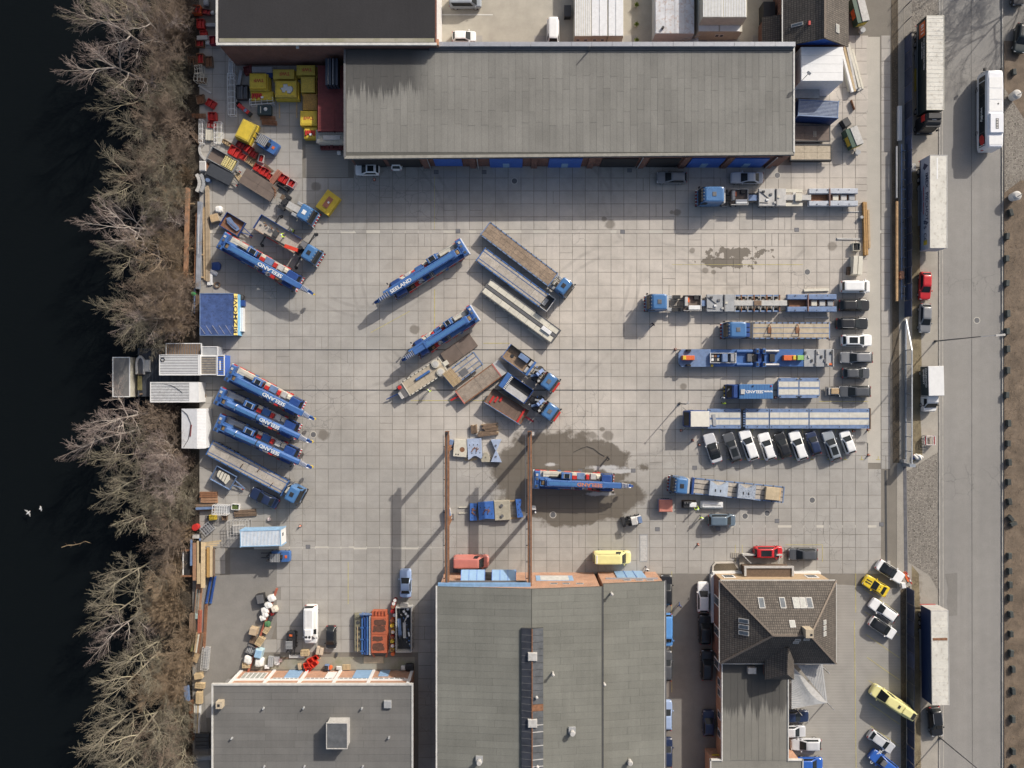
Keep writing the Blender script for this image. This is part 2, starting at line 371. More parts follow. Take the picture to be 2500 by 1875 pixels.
sheet('grass_strip_south',[(2226,1380),(2243,1400),(2246,1480),(2248,1875),(2252,1960),(2228,1960)],0.006,G_GRASS)
sheet('planting_strip',[(2176,-40),(2192,-40),(2196,1130),(2180,1130)],0.0,G_SOIL)
sheet('planting_strip_south',[(2198,1440),(2222,1430),(2226,1960),(2200,1960)],0.0,G_SOIL)
sheet('asphalt_lane',[(470,1404),(562,1404),(562,1342),(686,1342),(686,1482),(662,1560),(604,1622),(500,1700),(516,1960),(470,1960)],0.0,G_ASPH)
sheet('alley_asphalt',[(1622,1400),(1748,1400),(1748,1960),(1622,1960)],0.0,G_ASPHD)
sheet('block_parking',[(1750,1408),(2188,1436),(2198,1440),(2200,1960),(1750,1960)],0.0,G_BLOCK)
sheet('loading_court',[(632,1604),(1012,1604),(1012,1634),(612,1634)],0.0,G_MOSSY)
sheet('north_court',[(1062,-80),(1920,-80),(1920,150),(1062,150)],0.0,G_COURT)
sheet('block_patch',[(746,352),(850,352),(850,432),(746,432)],0.0,ground('dark_block_paving',(0.30,0.28,0.25),pattern='block',stain=0.3))
sheet('roadside_lane',[(2116,90),(2148,90),(2150,1130),(2117,1130)],0.0,ground('smooth_concrete',(0.45,0.42,0.365),var=0.08,stain=0.2))
sheet('drain_channel',[(2160,1148),(2164.5,1148),(2166.5,1378),(2162,1378)],0.012,DARK)
sheet('gate_track',[(2205,1140),(2213,1140),(2216,1400),(2208,1400)],0.012,M('gate_track_steel',(0.1,0.1,0.11),rough=0.6,var=0.3))
# kerbs, each stone a piece
def kerb(name,px,y0,y1,w=2.6,step=16.2):
    x,ya=W(px,y0);_,yb=W(px,y1)
    k=tag(bpy.data.objects.new(name,None),kind='structure');C.objects.link(k)
    me=MB().box(-w/S/2,w/S/2,-0.505,0.505,-0.3,0.035,ch=0.02).mesh('kerb_stone');me.materials.append(GREYSTONE)
    y=ya-0.5
    while y>yb:
        o=bpy.data.objects.new('kerb_stone',me);C.objects.link(o);o.parent=k;o.location=(x+RND.uniform(-.01,.01),y,RND.uniform(-.006,.006));y-=step/S
GREYSTONE=M('kerb_granite',(0.34,0.325,0.295),rough=0.85,var=0.1,orand=0.14,scale=3)
kerb('kerb_road_east',2447,-20,1895);kerb('kerb_road_west',2293,-20,1895,3.2)
# ------------------------------------------------------------------ concrete slabs
def inpoly(x,y,poly):
    r=False;n=len(poly)
    for i in range(n):
        (x1,y1),(x2,y2)=poly[i],poly[(i+1)%n]
        if(y1>y)!=(y2>y)and x<(x2-x1)*(y-y1)/(y2-y1)+x1:r=not r
    return r
NO=[[(470,1404),(562,1404),(562,1342),(686,1342),(686,1482),(662,1560),(604,1622),(500,1700),(516,1960),(470,1960)],
      [(1622,1400),(2300,1400),(2300,1960),(1622,1960)],[(574,1604),(1012,1604),(1012,1960),(574,1960)],[(1070,1396),(1622,1396),(1622,1960),(1070,1960)],
      [(1062,-80),(2210,-80),(2210,90),(1062,90)],[(746,352),(850,352),(850,432),(746,432)],[(860,160),(1930,160),(1930,402),(860,402)],
      [(2116,90),(2150,90),(2150,1130),(2116,1130)],[(580,-100),(1075,-100),(1075,156),(580,156)],[(2152,1140),(2176,1140),(2176,1385),(2152,1385)]]
ys=[561-31.65*k for k in range(15,-1,-1)]+[570+31.55*k for k in range(10)]+[886.7,919.5,952]+[953+32.0*k for k in range(1,30)]
xs=[487+31.4*k for k in range(54)]+[2174]
slabs=[]
for j in range(len(ys)-1):
    y0,y1=ys[j],ys[j+1]
    if y1-y0<5:continue
    for i in range(len(xs)-1):
        x0,x1=xs[i],xs[i+1];cx,cy=(x0+x1)/2,(y0+y1)/2
        if y0>1890:continue
        if any(inpoly(cx,cy,q)for q in NO):continue
        if RND.random()<.035:slabs+=[(x0,cx,y0,y1,cx-8,cy),(cx,x1,y0,y1,cx+8,cy)]
        elif RND.random()<.02:slabs+=[(x0,x1,y0,cy,cx,cy-8),(x0,x1,cy,y1,cx,cy+8)]
        else:slabs.append((x0,x1,y0,y1,cx,cy))
def prio(s):
    cx,cy=s[4],s[5]
    best=min(abs(cx-1420)/160+abs(cy-660)/140,abs(cx-900)/140+abs(cy-480)/90,abs(cx-850)/90+abs(cy-1150)/240,abs(cx-1680)/130+abs(cy-600)/60)
    return best
slabs.sort(key=prio)
smesh={}
rest=MB()
for k,(x0,x1,y0,y1,cx,cy)in enumerate(slabs):
    g=[RND.uniform(.2,.62)for _ in range(4)]
    a,b=W(x0+g[0],y1-g[1]),W(x1-g[2],y0+g[3]);top=RND.uniform(-0.004,0.004)
    if k<300:
        w,h=round(b[0]-a[0],2),round(b[1]-a[1],2);key=(w,h)
        if key not in smesh:
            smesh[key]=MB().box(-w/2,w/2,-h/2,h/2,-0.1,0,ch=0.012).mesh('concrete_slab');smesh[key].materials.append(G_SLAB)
        o=bpy.data.objects.new('concrete_slab',smesh[key]);C.objects.link(o);o.parent=yard
        o.location=((a[0]+b[0])/2,(a[1]+b[1])/2,top);o.rotation_euler=(RND.uniform(-.001,.001),RND.uniform(-.001,.001),0)
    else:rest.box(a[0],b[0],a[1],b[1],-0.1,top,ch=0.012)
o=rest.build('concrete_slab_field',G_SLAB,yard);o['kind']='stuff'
PALE=M('pale_gutter_concrete',(0.50,0.47,0.41),rough=0.85,var=0.1,scale=0.4)
for x0,x1,y0,y1 in((490,2172,562,569.3),(620,1085,1334,1341),(1632,2140,1282,1288)):
    a,b=W(x0,y1),W(x1,y0);MB().box(a[0],b[0],a[1],b[1],-0.1,-0.002).build('gutter_strip',PALE,yard)
# long drain slots, covers and painted lines
for y in(854,952.4):a,b=W(490,y+1.2),W(1960,y-1.2);bx(yard,'drain_slot',DARK,a[0],b[0],a[1],b[1],-0.1,0.010)
for px,py in((1065,420),(1182,420),(1537,416),(1118,564),(1520,566),(1945,561),(1417,1150),(1546,1149),(1605,1292),(1753,1291),(2152,1280),(1696,1142),(752,1335),(1897,1272),(1112,1392)):
    x,y=W(px,py);bx(yard,'drain_cover',GRATE,x-0.28,x+0.28,y-0.24,y+0.24,-0.05,0.018)
    bx(yard,'drain_frame',DGREY,x-0.36,x+0.36,y-0.32,y+0.32,-0.05,0.010)
for px,py in((1256,442),(1898,428),(1971,664),(1983,1221),(1819,1260),(1873,1253),(1350,1257),(765,1061),(2386,782),(497,966)):
    x,y=W(px,py);z=-0.106 if px>2290 else 0.006
    MB().cyl((x,y,z-0.05),(x,y,z+0.010),0.42,n=20).build('manhole_cover',DGREY,yard);MB().cyl((x,y,z-0.05),(x,y,z+0.006),0.52,n=20).build('manhole_frame',PALE,yard)
YLINE=M('worn_yellow_line',(0.50,0.43,0.14),rough=0.8,var=0.3,scale=2.0,dirt=0.5,dirtcol=(0.36,0.33,0.27))
WLINE=M('worn_white_line',(0.62,0.61,0.57),rough=0.8,var=0.15)
def line(px0,py0,px1,py1,w=1.5,mat=YLINE,z=0.014):
    a,b=Vector(W(px0,py0)+(z,)),Vector(W(px1,py1)+(z,));return MB().bar(a,b,w/S,0.012).build('painted_line',mat,yard)
for k in range(11):
    x=1716+k*40.5
    line(x-4,1049,x+4,1049);line(x,1046,x,1056);line(x+18,1122,x+28,1122);line(x+23,1114,x+23,1122)
line(1061,706,1061,812,1.6);line(1003,978,1240,978,1.4);line(1000,760,905,812,1.2);line(1180,838,1245,838,1.2)
line(1800,646,1960,646,1.2);line(1640,646,1800,646,0.9);line(850,1372,850,1475,1.2);line(1061,430,1061,560,0.8);line(2000,980,2120,980,1.2);line(1790,762,2050,754,0.8)
line(2089,1400,2089,1495,1.3);line(2086,1515,2090,1875,1.4);line(1795,1330,1795,1372,1);line(1812,1330,1812,1370,1);line(1918,1330,2008,1330,1);line(2008,1330,2008,1372,1);line(1640,1395,1640,1690,1)
for k in range(8):line(2108+k*3,1437+k*56,2196,1498+k*54,1.2)
line(1078,36,1203,36,2.4,WLINE)
for x in(2260,2372):pass
SEAM=M('road_seam',(0.13,0.125,0.115),rough=0.9,var=0.2);SEAML=M('pale_road_seam',(0.40,0.375,0.33),rough=0.9,var=0.2)
def rseam(px,y0,y1,w,mat,z=-0.1):
    o=line(px,y0,px+3,y1,w,mat,z)
rseam(2372,-20,1890,1.0,SEAM);rseam(2301,-20,1890,2.0,SEAML)
sheet('asphalt_patch',[(2308,1402),(2338,1398),(2338,1503),(2318,1505),(2312,1470),(2316,1440)],-0.102,ground('dark_patch_asphalt',(0.2,0.19,0.175),fine=0.3))
# ------------------------------------------------------------------ building materials
def brick(name,col,mortar=(0.42,0.38,0.33)):
    m,t=newmat(name);p=t.pos();sep=t.n.new('ShaderNodeSeparateXYZ');t.link(p,sep.inputs[0])
    cb=t.n.new('ShaderNodeCombineXYZ');t.link(t.math('ADD',sep.outputs[0],sep.outputs[1]),cb.inputs[0]);t.link(sep.outputs[2],cb.inputs[1])
    br=t.n.new('ShaderNodeTexBrick');t.link(cb.outputs[0],br.inputs['Vector']);br.inputs['Scale'].default_value=1.0
    br.inputs['Brick Width'].default_value=0.25;br.inputs['Row Height'].default_value=0.083;br.inputs['Mortar Size'].default_value=0.011
    br.inputs['Color1'].default_value=tuple(c*0.8 for c in col)+(1,);br.inputs['Color2'].default_value=tuple(c*1.2 for c in col)+(1,);br.inputs['Mortar'].default_value=mortar+(1,)
    k=t.ramp(t.noise(p,0.5,5,0.6),0.3,0.7,0.8,1.15);cmb=t.n.new('ShaderNodeCombineColor')
    for i in range(3):t.link(k,cmb.inputs[i])
    t.link(t.mix(1.0,br.outputs['Color'],cmb.outputs[0],'MULTIPLY'),t.b.inputs['Base Color']);t.b.inputs['Roughness'].default_value=0.85;t.bump(br.outputs['Fac'],0.3,-0.01)
    return m
def feltmat(name,col,damp_and_shade=None,orand=0.06,fine=0.14):
    m,t=newmat(name);p=t.pos()
    k=t.ramp(t.noise(p,0.18,5,0.6),0.3,0.7,0.88,1.12)
    k=t.math('MULTIPLY',k,t.ramp(t.noise(p,7,3,0.75),0.25,0.75,1-fine,1+fine))
    k=t.math('MULTIPLY',k,t.ramp(t.noise(t.scale(p,2.2,0.12,1),1.0,4,0.6),0.3,0.7,0.95,1.05))
    k=t.math('MULTIPLY',k,t.ramp(t.n.new('ShaderNodeObjectInfo').outputs['Random'],0,1,1-orand,1+orand))
    cmb=t.n.new('ShaderNodeCombineColor')
    for i in range(3):t.link(k,cmb.inputs[i])
    c=t.mix(1.0,col,cmb.outputs[0],'MULTIPLY')
    d=t.ramp(t.noise(t.scale(p,1,1,1,off=(9,4,0)),1.1,5,0.7),0.74,0.80);c=t.mix(t.math('MULTIPLY',d,0.6),c,(col[0]*0.35,)*3)
    if damp_and_shade:
        (x0,x1,y0,y1)=damp_and_shade;sep=t.n.new('ShaderNodeSeparateXYZ');t.link(p,sep.inputs[0])
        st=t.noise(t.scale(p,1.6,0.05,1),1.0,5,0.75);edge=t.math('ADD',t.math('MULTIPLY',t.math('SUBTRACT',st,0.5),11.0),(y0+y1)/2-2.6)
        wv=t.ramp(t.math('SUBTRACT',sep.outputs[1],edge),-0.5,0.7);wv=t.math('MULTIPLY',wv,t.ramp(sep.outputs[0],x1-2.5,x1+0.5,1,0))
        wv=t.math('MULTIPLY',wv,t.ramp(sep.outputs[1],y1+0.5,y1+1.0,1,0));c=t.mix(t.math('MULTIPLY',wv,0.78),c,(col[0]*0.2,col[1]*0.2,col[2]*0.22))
    t.link(c,t.b.inputs['Base Color']);t.b.inputs['Roughness'].default_value=0.88
    t.bump(t.noise(p,3.0,5,0.65),0.5,0.03);return m
def tiles(name,col,ax=0):
    """interlocking roof tiles; the courses run along x (ax 0) or along y (ax 1)"""
    m,t=newmat(name);p=t.pos();sep=t.n.new('ShaderNodeSeparateXYZ');t.link(p,sep.inputs[0])
    cb=t.n.new('ShaderNodeCombineXYZ');t.link(sep.outputs[ax],cb.inputs[0]);t.link(sep.outputs[1-ax],cb.inputs[1])
    br=t.n.new('ShaderNodeTexBrick');t.link(cb.outputs[0],br.inputs['Vector']);br.inputs['Scale'].default_value=1.0;br.offset=0.0
    br.inputs['Brick Width'].default_value=0.30;br.inputs['Row Height'].default_value=0.32;br.inputs['Mortar Size'].default_value=0.045;br.inputs['Mortar Smooth'].default_value=0.6
    br.inputs['Color1'].default_value=tuple(c*0.82 for c in col)+(1,);br.inputs['Color2'].default_value=tuple(c*1.18 for c in col)+(1,);br.inputs['Mortar'].default_value=tuple(c*0.30 for c in col)+(1,)
    k=t.ramp(t.noise(p,0.4,5,0.65),0.3,0.7,0.82,1.15);cmb=t.n.new('ShaderNodeCombineColor')
    for i in range(3):t.link(k,cmb.inputs[i])
    c=t.mix(1.0,br.outputs['Color'],cmb.outputs[0],'MULTIPLY');d=t.ramp(t.noise(p,2.2,3,0.6),0.70,0.74);c=t.mix(t.math('MULTIPLY',d,0.5),c,(0.42,0.40,0.34))
    t.link(c,t.b.inputs['Base Color']);t.b.inputs['Roughness'].default_value=0.8;t.bump(br.outputs['Fac'],0.6,-0.04);return m
BR_RED=brick('dark_red_brick',(0.17,0.065,0.045),(0.2,0.16,0.14));BR_OR=brick('orange_brick',(0.43,0.20,0.105))
FELT_U=feltmat('lap_shadow_felt',(0.09,0.088,0.078));FELT=feltmat('roof_felt',(0.150,0.146,0.138));FELT_B=feltmat('damp_shaded_felt',(0.19,0.186,0.17),damp_and_shade=(-25,-12.5,41.5,49.5))  # FELT_B: brick hall's shadow painted in together with damp streaks
FELT_G=feltmat('green_grey_felt',(0.172,0.172,0.150));FELT_K=feltmat('black_felt',(0.020,0.0195,0.022),fine=0.25);FELT_O=feltmat('annex_felt',(0.20,0.192,0.168),damp_and_shade=(33,43,-52.5,-40))
TILE_X=tiles('brown_roof_tile_x',(0.112,0.096,0.082),0);TILE_Y=tiles('brown_roof_tile_y',(0.112,0.096,0.082),1)
TRIM=M('pale_roof_trim',(0.55,0.54,0.51),rough=0.6);STEELP=M('parapet_sheet',(0.36,0.37,0.40),rough=0.4,metal=0.3,var=0.1)
DOORB=M('blue_door',(0.045,0.13,0.47),rough=0.5,var=0.08);DOORL=M('pale_blue_door',(0.24,0.38,0.56),rough=0.5,var=0.08,dirt=0.1)
CORR=M('white_container_sheet',(0.70,0.71,0.72),rough=0.45,var=0.06,dirt=0.25,dirtcol=(0.42,0.38,0.33))
PANE=M('grey_window_pane',(0.10,0.12,0.14),rough=0.08,var=0.3,scale=2);SKYR=M('sunny_rooflight_glass',(0.11,0.115,0.12),rough=0.3,var=0.25,scale=1.0,dirt=0.3,dirtcol=(0.2,0.19,0.18));SKYL=M('rooflight_glass',(0.045,0.048,0.058),rough=0.3,var=0.25,scale=1.0,dirt=0.2,dirtcol=(0.12,0.12,0.13))  # right ridge slope's sunshine put into SKYR as a paler glass colour
def building(name,label,loc_px,cat='building'):
    x,y=W(*loc_px);return thing(name,label,cat,(x,y,0))
def wbox(par,name,mat,x0,x1,y0,y1,z0,z1,ch=0.0):
    """box given in world metres under a thing that stands at par.location"""
    lx,ly,lz=par.location;return bx(par,name,mat,x0-lx,x1-lx,y0-ly,y1-ly,z0-lz,z1-lz,ch)
def wmesh(par,name,mat,mb,smooth=None,sub=None):
    lx,ly,lz=par.location;mb.v=[(x-lx,y-ly,z-lz)for x,y,z in mb.v];return mb.build(name,mat,sub or par,smooth)
def quad(pts,t=0.02):
    """thin slab on four (or three) points, t thick along its normal"""
    mb=MB();p=[Vector(q)for q in pts];n=(p[1]-p[0]).cross(p[2]-p[0]).normalized()
    if n.z<0 or(abs(n.z)<1e-5 and False):p=p[::-1];n=-n
    k=len(p);mb.v=[tuple(q-n*t)for q in p]+[tuple(q)for q in p]
    mb.f=[tuple(range(k-1,-1,-1)),tuple(range(k,2*k))]+[(i,(i+1)%k,k+(i+1)%k,k+i)for i in range(k)];mb.m=[0]*len(mb.f);return mb
def pane(par,name,mat,pts,out,sub=None):
    """flat panel on a wall: four points, pushed out by the vector out"""
    mb=MB();o=Vector(out);p=[Vector(q)for q in pts]
    mb.v=[tuple(q)for q in p]+[tuple(q+o)for q in p];mb.f=[(0,1,2,3),(7,6,5,4)]+[(i,(i+1)%4,4+(i+1)%4,4+i)for i in range(4)];mb.m=[0]*6
    ob=wmesh(par,name,mat,mb,sub=sub)
    bm=bmesh.new();bm.from_mesh(ob.data);bmesh.ops.recalc_face_normals(bm,faces=bm.faces);bm.to_mesh(ob.data);bm.free();return ob
def window(par,a,b,z0,z1,out,frame=None,glass=None,mull=1):
    """window on a wall between plan points a and b; out = outward plan vector"""
    o=Vector((out[0],out[1],0));A,B=Vector((a[0],a[1],0)),Vector((b[0],b[1],0));U=Vector((0,0,1));d=(B-A)
    f=pane(par,'window',frame or WHITE,[A+U*z0,B+U*z0,B+U*z1,A+U*z1],o*0.06)
    for k in range(mull):
        p=A+d*((k+0.12)/mull);q=A+d*((k+0.88)/mull);g=0.12
        pane(par,'pane',glass or PANE,[p+U*(z0+g)+o*.061,q+U*(z0+g)+o*.061,q+U*(z1-g)+o*.061,p+U*(z1-g)+o*.061],o*0.012,sub=f)
    return f
def strips(roof,par,mat,x0,x1,y0,y1,zf,w,n_len,along='y',stag=0.8,name='felt_strip',th=0.012):
    """roofing felt laid in lapped strips over a roof surface z = zf(x, y)"""
    lx,ly,lz=par.location;k=0
    a0,a1,b0,b1=(x0,x1,y0,y1)if along=='y' else(y0,y1,x0,x1)
    n=max(1,round((a1-a0)/w));wd=(a1-a0)/n
    for i in range(n):
        cuts=[b0]+[b0+(b1-b0)*(j+(stag*(0.28 if i%2 else-0.22))+RND.uniform(-.06,.06))/n_len for j in range(1,n_len)]+[b1]
        for j in range(n_len):
            pa,pb,q0,q1=a0+i*wd,a0+(i+1)*wd-0.02,cuts[j],cuts[j+1]-0.03
            c=[(pa,q0),(pb,q0),(pb,q1),(pa,q1)]
            if along!='y':c=[(y,x)for x,y in c]
            lift=th+0.006*((i+j)%2)+RND.uniform(0,0.004)
            tilt=[0.012,0.0,0.0,0.012]
            mb=quad([(x,y,zf(x,y)+lift+tl)for(x,y),tl in zip(c,tilt)],0.02)
            wmesh(par,name,mat,mb,sub=roof);k+=1
    return k
# ------------------------------------------------------------------ A: tall brick hall, top left
b=building('brick_hall','tall dark red brick hall with a black felt roof at the top left',(820,60))
wbox(b,'wall',BR_RED,-42.85,-11.05,49.5,78,-0.1,7.75)
r=wbox(b,'roof',FELT_K,-42.7,-11.2,49.75,78,7.75,7.95)
wbox(b,'eave_trim',TRIM,-43.0,-10.95,49.25,49.6,7.7,8.02);wbox(b,'verge_trim',TRIM,-43.05,-42.75,49.61,78,7.7,8.02)
wbox(b,'moss_gutter',G_MOSSY,-42.6,-11.3,49.7,50.25,7.95,7.975)
wbox(b,'east_wall',WHITE,-11.04,-10.9,49.9,78,0,6.8);wbox(b,'corner_pier',BR_OR,-11.06,-10.7,49.48,50.3,0,7.6)
wbox(b,'wall_lamp',WHITE,-31.6,-31.2,49.15,49.5,7.0,7.25)
# ------------------------------------------------------------------ B: long workshop hall
b=building('workshop_hall','long workshop hall with a flat grey felt roof and blue doors',(1390,260))
ZB=6.3
wbox(b,'wall',BR_RED,-24.3,41.3,33.85,49.3,-0.1,ZB-0.2)
zf=lambda x,y:ZB+0.006*(x+24)-0.0
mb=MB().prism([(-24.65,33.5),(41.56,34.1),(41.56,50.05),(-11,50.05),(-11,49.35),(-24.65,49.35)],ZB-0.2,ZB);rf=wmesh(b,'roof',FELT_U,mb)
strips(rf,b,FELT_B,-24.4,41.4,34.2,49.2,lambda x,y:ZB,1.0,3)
wbox(b,'roof_edge',DGREY,-24.8,-24.5,33.5,49.3,ZB-0.25,ZB+0.14)
mb=quad([(-24.7,33.2,ZB+.1),(41.6,33.8,ZB+.1),(41.6,34.22,ZB+.1),(-24.7,33.62,ZB+.1)],0.35);wmesh(b,'eave_trim',M('eave_sheet',(0.26,0.25,0.22),rough=0.7),mb)
mb=quad([(-24.7,33.08,ZB+.0),(41.6,33.68,ZB+.0),(41.6,33.8,ZB+.0),(-24.7,33.2,ZB+.0)],0.12);wmesh(b,'gutter',DGREY,mb)
for k in range(18):
    x=-12.2+k*2.99;wbox(b,'parapet_sheet',STEELP,x,x+2.95,49.55,50.2,ZB-0.3,ZB+0.62)
wbox(b,'parapet_foot',DGREY,-12.2,41.4,49.2,49.54,ZB,ZB+0.2)
wbox(b,'verge_trim',TRIM,41.45,41.68,34.0,50.2,ZB-0.2,ZB+0.1)
for x0,x1 in((-3.4,1.6),(5.6,10.6),(27.0,32.0),(33.4,38.6)):
    d=wbox(b,'door',DOORB,x0,x1,33.66,33.86,0,4.6)
    wbox(b,'wicket',DOORL,(x0+x1)/2-0.5,(x0+x1)/2+0.5,33.62,33.66,0.1,2.2)
wbox(b,'roller_door',DOORB,-11.8,-7.6,33.66,33.86,0.8,4.6)
for x0,x1 in((13.6,19.0),(20.8,25.4),(-23.9,-19.5),(-18.8,-14)):wbox(b,'open_bay',BLACK,x0,x1,33.7,33.88,0,4.4)
for x in(-13.2,-6.0,3.4,12.0,19.9,26.2,32.7,39.6):wbox(b,'pier',BR_RED,x-0.45,x+0.45,33.5,33.9,0,ZB-0.35)
for x in(-12.6,-5.2,19.4,39.2):MB().cyl((x-b.location.x,33.42-b.location.y,0),(x-b.location.x,33.42-b.location.y,ZB-.2),0.07).build('downpipe',GREY,b)
for x,y in((-20,45.5),(11.6,49.0)):pass
wbox(b,'vent_pipe',DGREY,11.2,11.35,49.0,49.15,ZB,ZB+1.6)
# ------------------------------------------------------------------ G: bottom left building
b=building('brick_store','low brick store with a flat dark grey roof and white pilasters, bottom left',(760,1780))
ZG=6.0
wbox(b,'wall',BR_OR,-42.2,-15.2,-62.5,-44.6,-0.1,ZG-0.3)
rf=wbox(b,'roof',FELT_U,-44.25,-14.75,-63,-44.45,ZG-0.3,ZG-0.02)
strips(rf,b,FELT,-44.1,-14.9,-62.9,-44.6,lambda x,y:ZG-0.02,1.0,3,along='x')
for nm,x0,x1,y0,y1 in(('roof_trim',-44.4,-44.15,-63,-44.3),('roof_trim',-14.85,-14.6,-63,-44.3),('roof_trim',-44.14,-14.86,-44.55,-44.3)):wbox(b,nm,TRIM,x0,x1,y0,y1,ZG-0.35,ZG+0.12)
for x in(-42.0,-36.9,-31.75,-26.6,-21.45,-15.5):wbox(b,'pilaster',WHITE,x-0.22,x+0.22,-44.6,-44.4,0,ZG-0.3)
wbox(b,'string_course',WHITE,-42.2,-15.2,-44.6,-44.42,3.7,4.05)
for x0,x1 in((-36.2,-32.4),(-31.2,-27.2),(-26.2,-22.0),(-21.0,-16.2)):window(b,(x0,-44.6),(x1,-44.6),3.0,3.62,(0,1),mull=6)
window(b,(-41.2,-44.6),(-37.6,-44.6),0.9,3.4,(0,1),glass=M('dusty_pane',(0.35,0.36,0.33),rough=.4,var=.3,scale=3),mull=5)
for x0,x1,z in((-34.6,-32.4,3.0),(-24.2,-21.6,3.2),(-20.4,-18.9,2.4)):wbox(b,'door',DOORL,x0,x1,-44.58,-44.46,0,z)
wbox(b,'white_door',WHITE,-28.4,-27.0,-44.58,-44.46,0.8,3)
wbox(b,'rooflight_house',LGREY,-26.9,-23.95,-52.9,-49.3,ZG,ZG+2.0);o=wbox(b,'rooflight_glass',SKYR,-26.85,-24.0,-52.85,-49.35,ZG+2.0,ZG+2.06)
for nm,x0,x1,y0,y1 in(('rooflight_frame',-26.98,-26.88,-53,-49.2),('rooflight_frame',-23.98,-23.88,-53,-49.2),('rooflight_frame',-26.87,-23.99,-53,-52.9),('rooflight_frame',-26.87,-23.99,-49.3,-49.2)):wbox(b,nm,LGREY,x0,x1,y0,y1,ZG+1.9,ZG+2.14)
wbox(b,'chimney',M('sandy_brick',(0.45,0.38,0.28),rough=0.85),-43.4,-42.5,-47.6,-46.6,ZG,ZG+1.1);wbox(b,'flue',BLACK,-43.15,-42.8,-47.3,-46.9,ZG+1.1,ZG+1.14)
wbox(b,'roof_hatch',GREY,-18.9,-17.8,-47.8,-46.7,ZG,ZG+0.45,ch=0.05)
for px,py in((644,1728),(742,1727),(884,1728),(567,1801),(950,1799),(646,1870),(744,1870),(886,1870)):
    x,y=W(px,py,ZG);MB().cyl((x-b.location.x,y-b.location.y,ZG),(x-b.location.x,y-b.location.y,ZG+0.5),0.16,0.13).build('roof_vent',GREY,b)
# ------------------------------------------------------------------ H: high crane hall and its annex
b=building('crane_hall','high crane hall with a green-grey gabled felt roof and a glazed ridge',(1270,1650))
ye,ZE,ZR,YS=-29.3,9.0,10.3,-64.0
wmesh(b,'wall',BR_OR,MB().prism([(-10.5,ye),(12.7,ye),(12.7,YS),(-10.5,YS)],-0.1,ZE-0.15))
gm=MB();gm.v=[(-10.5,ye+.002,ZE-.16),(12.7,ye+.002,ZE-.16),(2.8,ye+.002,ZR-.2),(-10.5,ye-.4,ZE-.16),(12.7,ye-.4,ZE-.16),(2.8,ye-.4,ZR-.2)];gm.f=[(0,1,2),(5,4,3),(0,3,4,1),(1,4,5,2),(2,5,3,0)];gm.m=[0]*5
wmesh(b,'gable',BR_OR,gm)
zl=lambda x,y:ZE+(ZR-ZE)*(x+10.8)/13.6;zr=lambda x,y:ZR-(ZR-ZE)*(x-2.8)/10.2
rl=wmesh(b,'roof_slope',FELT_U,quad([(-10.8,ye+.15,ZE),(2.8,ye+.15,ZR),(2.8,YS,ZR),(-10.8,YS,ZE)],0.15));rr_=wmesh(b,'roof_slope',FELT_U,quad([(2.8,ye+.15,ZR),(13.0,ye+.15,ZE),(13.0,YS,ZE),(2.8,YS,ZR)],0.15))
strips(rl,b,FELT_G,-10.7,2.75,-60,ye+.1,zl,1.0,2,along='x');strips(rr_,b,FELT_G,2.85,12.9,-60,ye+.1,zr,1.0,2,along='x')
wbox(b,'gutter',DARK,12.95,13.2,YS,ye,ZE-.3,ZE-.02);wbox(b,'verge_trim',TRIM,-10.98,-10.76,YS,ye+.2,ZE-.2,ZE+.04)
wmesh(b,'fascia',M('blue_fascia_sheet',(0.18,0.32,0.52),rough=0.5),MB().box(-10.7,2.7,ye,ye+.5,ZE-.9,ZE-.25))
for x0,x1 in((-8.4,-4.6),(-2.6,1.2)):pass
wbox(b,'door_opening',BLACK,-7.4,-0.1,ye,ye+0.05,0,6.2);wbox(b,'door_lintel',DGREY,-9.9,2.2,ye,ye+.3,6.2,6.7)
for x0,x1 in((-7.6,-4.0),(-3.0,0.6)):
    wmesh(b,'tilt_door',DOORL,quad([(x0,ye+.1,6.1),(x1,ye+.1,6.1),(x1,ye+1.6,4.9),(x0,ye+1.6,4.9)],.1))
    for k in range(4):q=x0+.03+k*(x1-x0-.06)/3;wmesh(b,'door_rib',DOORB,quad([(q-.03,ye+.1,6.14),(q+.03,ye+.1,6.14),(q+.03,ye+1.6,4.94),(q-.03,ye+1.6,4.94)],.04))
window(b,(3.6,ye),(9.2,ye),2.2,5.2,(0,1),frame=DOORL,glass=M('frosted_panel',(0.55,0.55,0.53),rough=0.4),mull=1)
for x in(5.6,7.4,9.4):window(b,(x,ye),(x+1.1,ye),6.6,7.2,(0,1),frame=GREY)
# glazed ridge
gx0,gx1,gy0=1.35,4.45,-34.7
rg=wmesh(b,'ridge_light',DARK,MB().box(gx0,gx1,-62,gy0,zl(gx0,0)-.1,zl(gx0,0)+0.28))
n=26;st=0.98
for side in(-1,1):
    xe=gx0 if side<0 else gx1
    for k in range(n):
        y1=gy0-k*st;y0=y1-st+0.05
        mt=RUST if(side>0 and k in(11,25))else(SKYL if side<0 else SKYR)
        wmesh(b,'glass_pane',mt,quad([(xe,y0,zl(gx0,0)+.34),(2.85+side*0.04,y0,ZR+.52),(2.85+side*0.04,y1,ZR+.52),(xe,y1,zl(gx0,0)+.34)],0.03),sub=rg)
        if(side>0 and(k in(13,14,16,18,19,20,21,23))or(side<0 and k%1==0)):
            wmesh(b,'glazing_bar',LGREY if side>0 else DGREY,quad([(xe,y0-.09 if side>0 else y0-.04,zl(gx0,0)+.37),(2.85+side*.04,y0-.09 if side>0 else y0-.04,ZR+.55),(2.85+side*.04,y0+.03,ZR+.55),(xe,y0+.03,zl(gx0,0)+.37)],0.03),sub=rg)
wbox(b,'ridge_cap',RUST,2.78,2.92,-60,gy0,ZR+.5,ZR+.6)
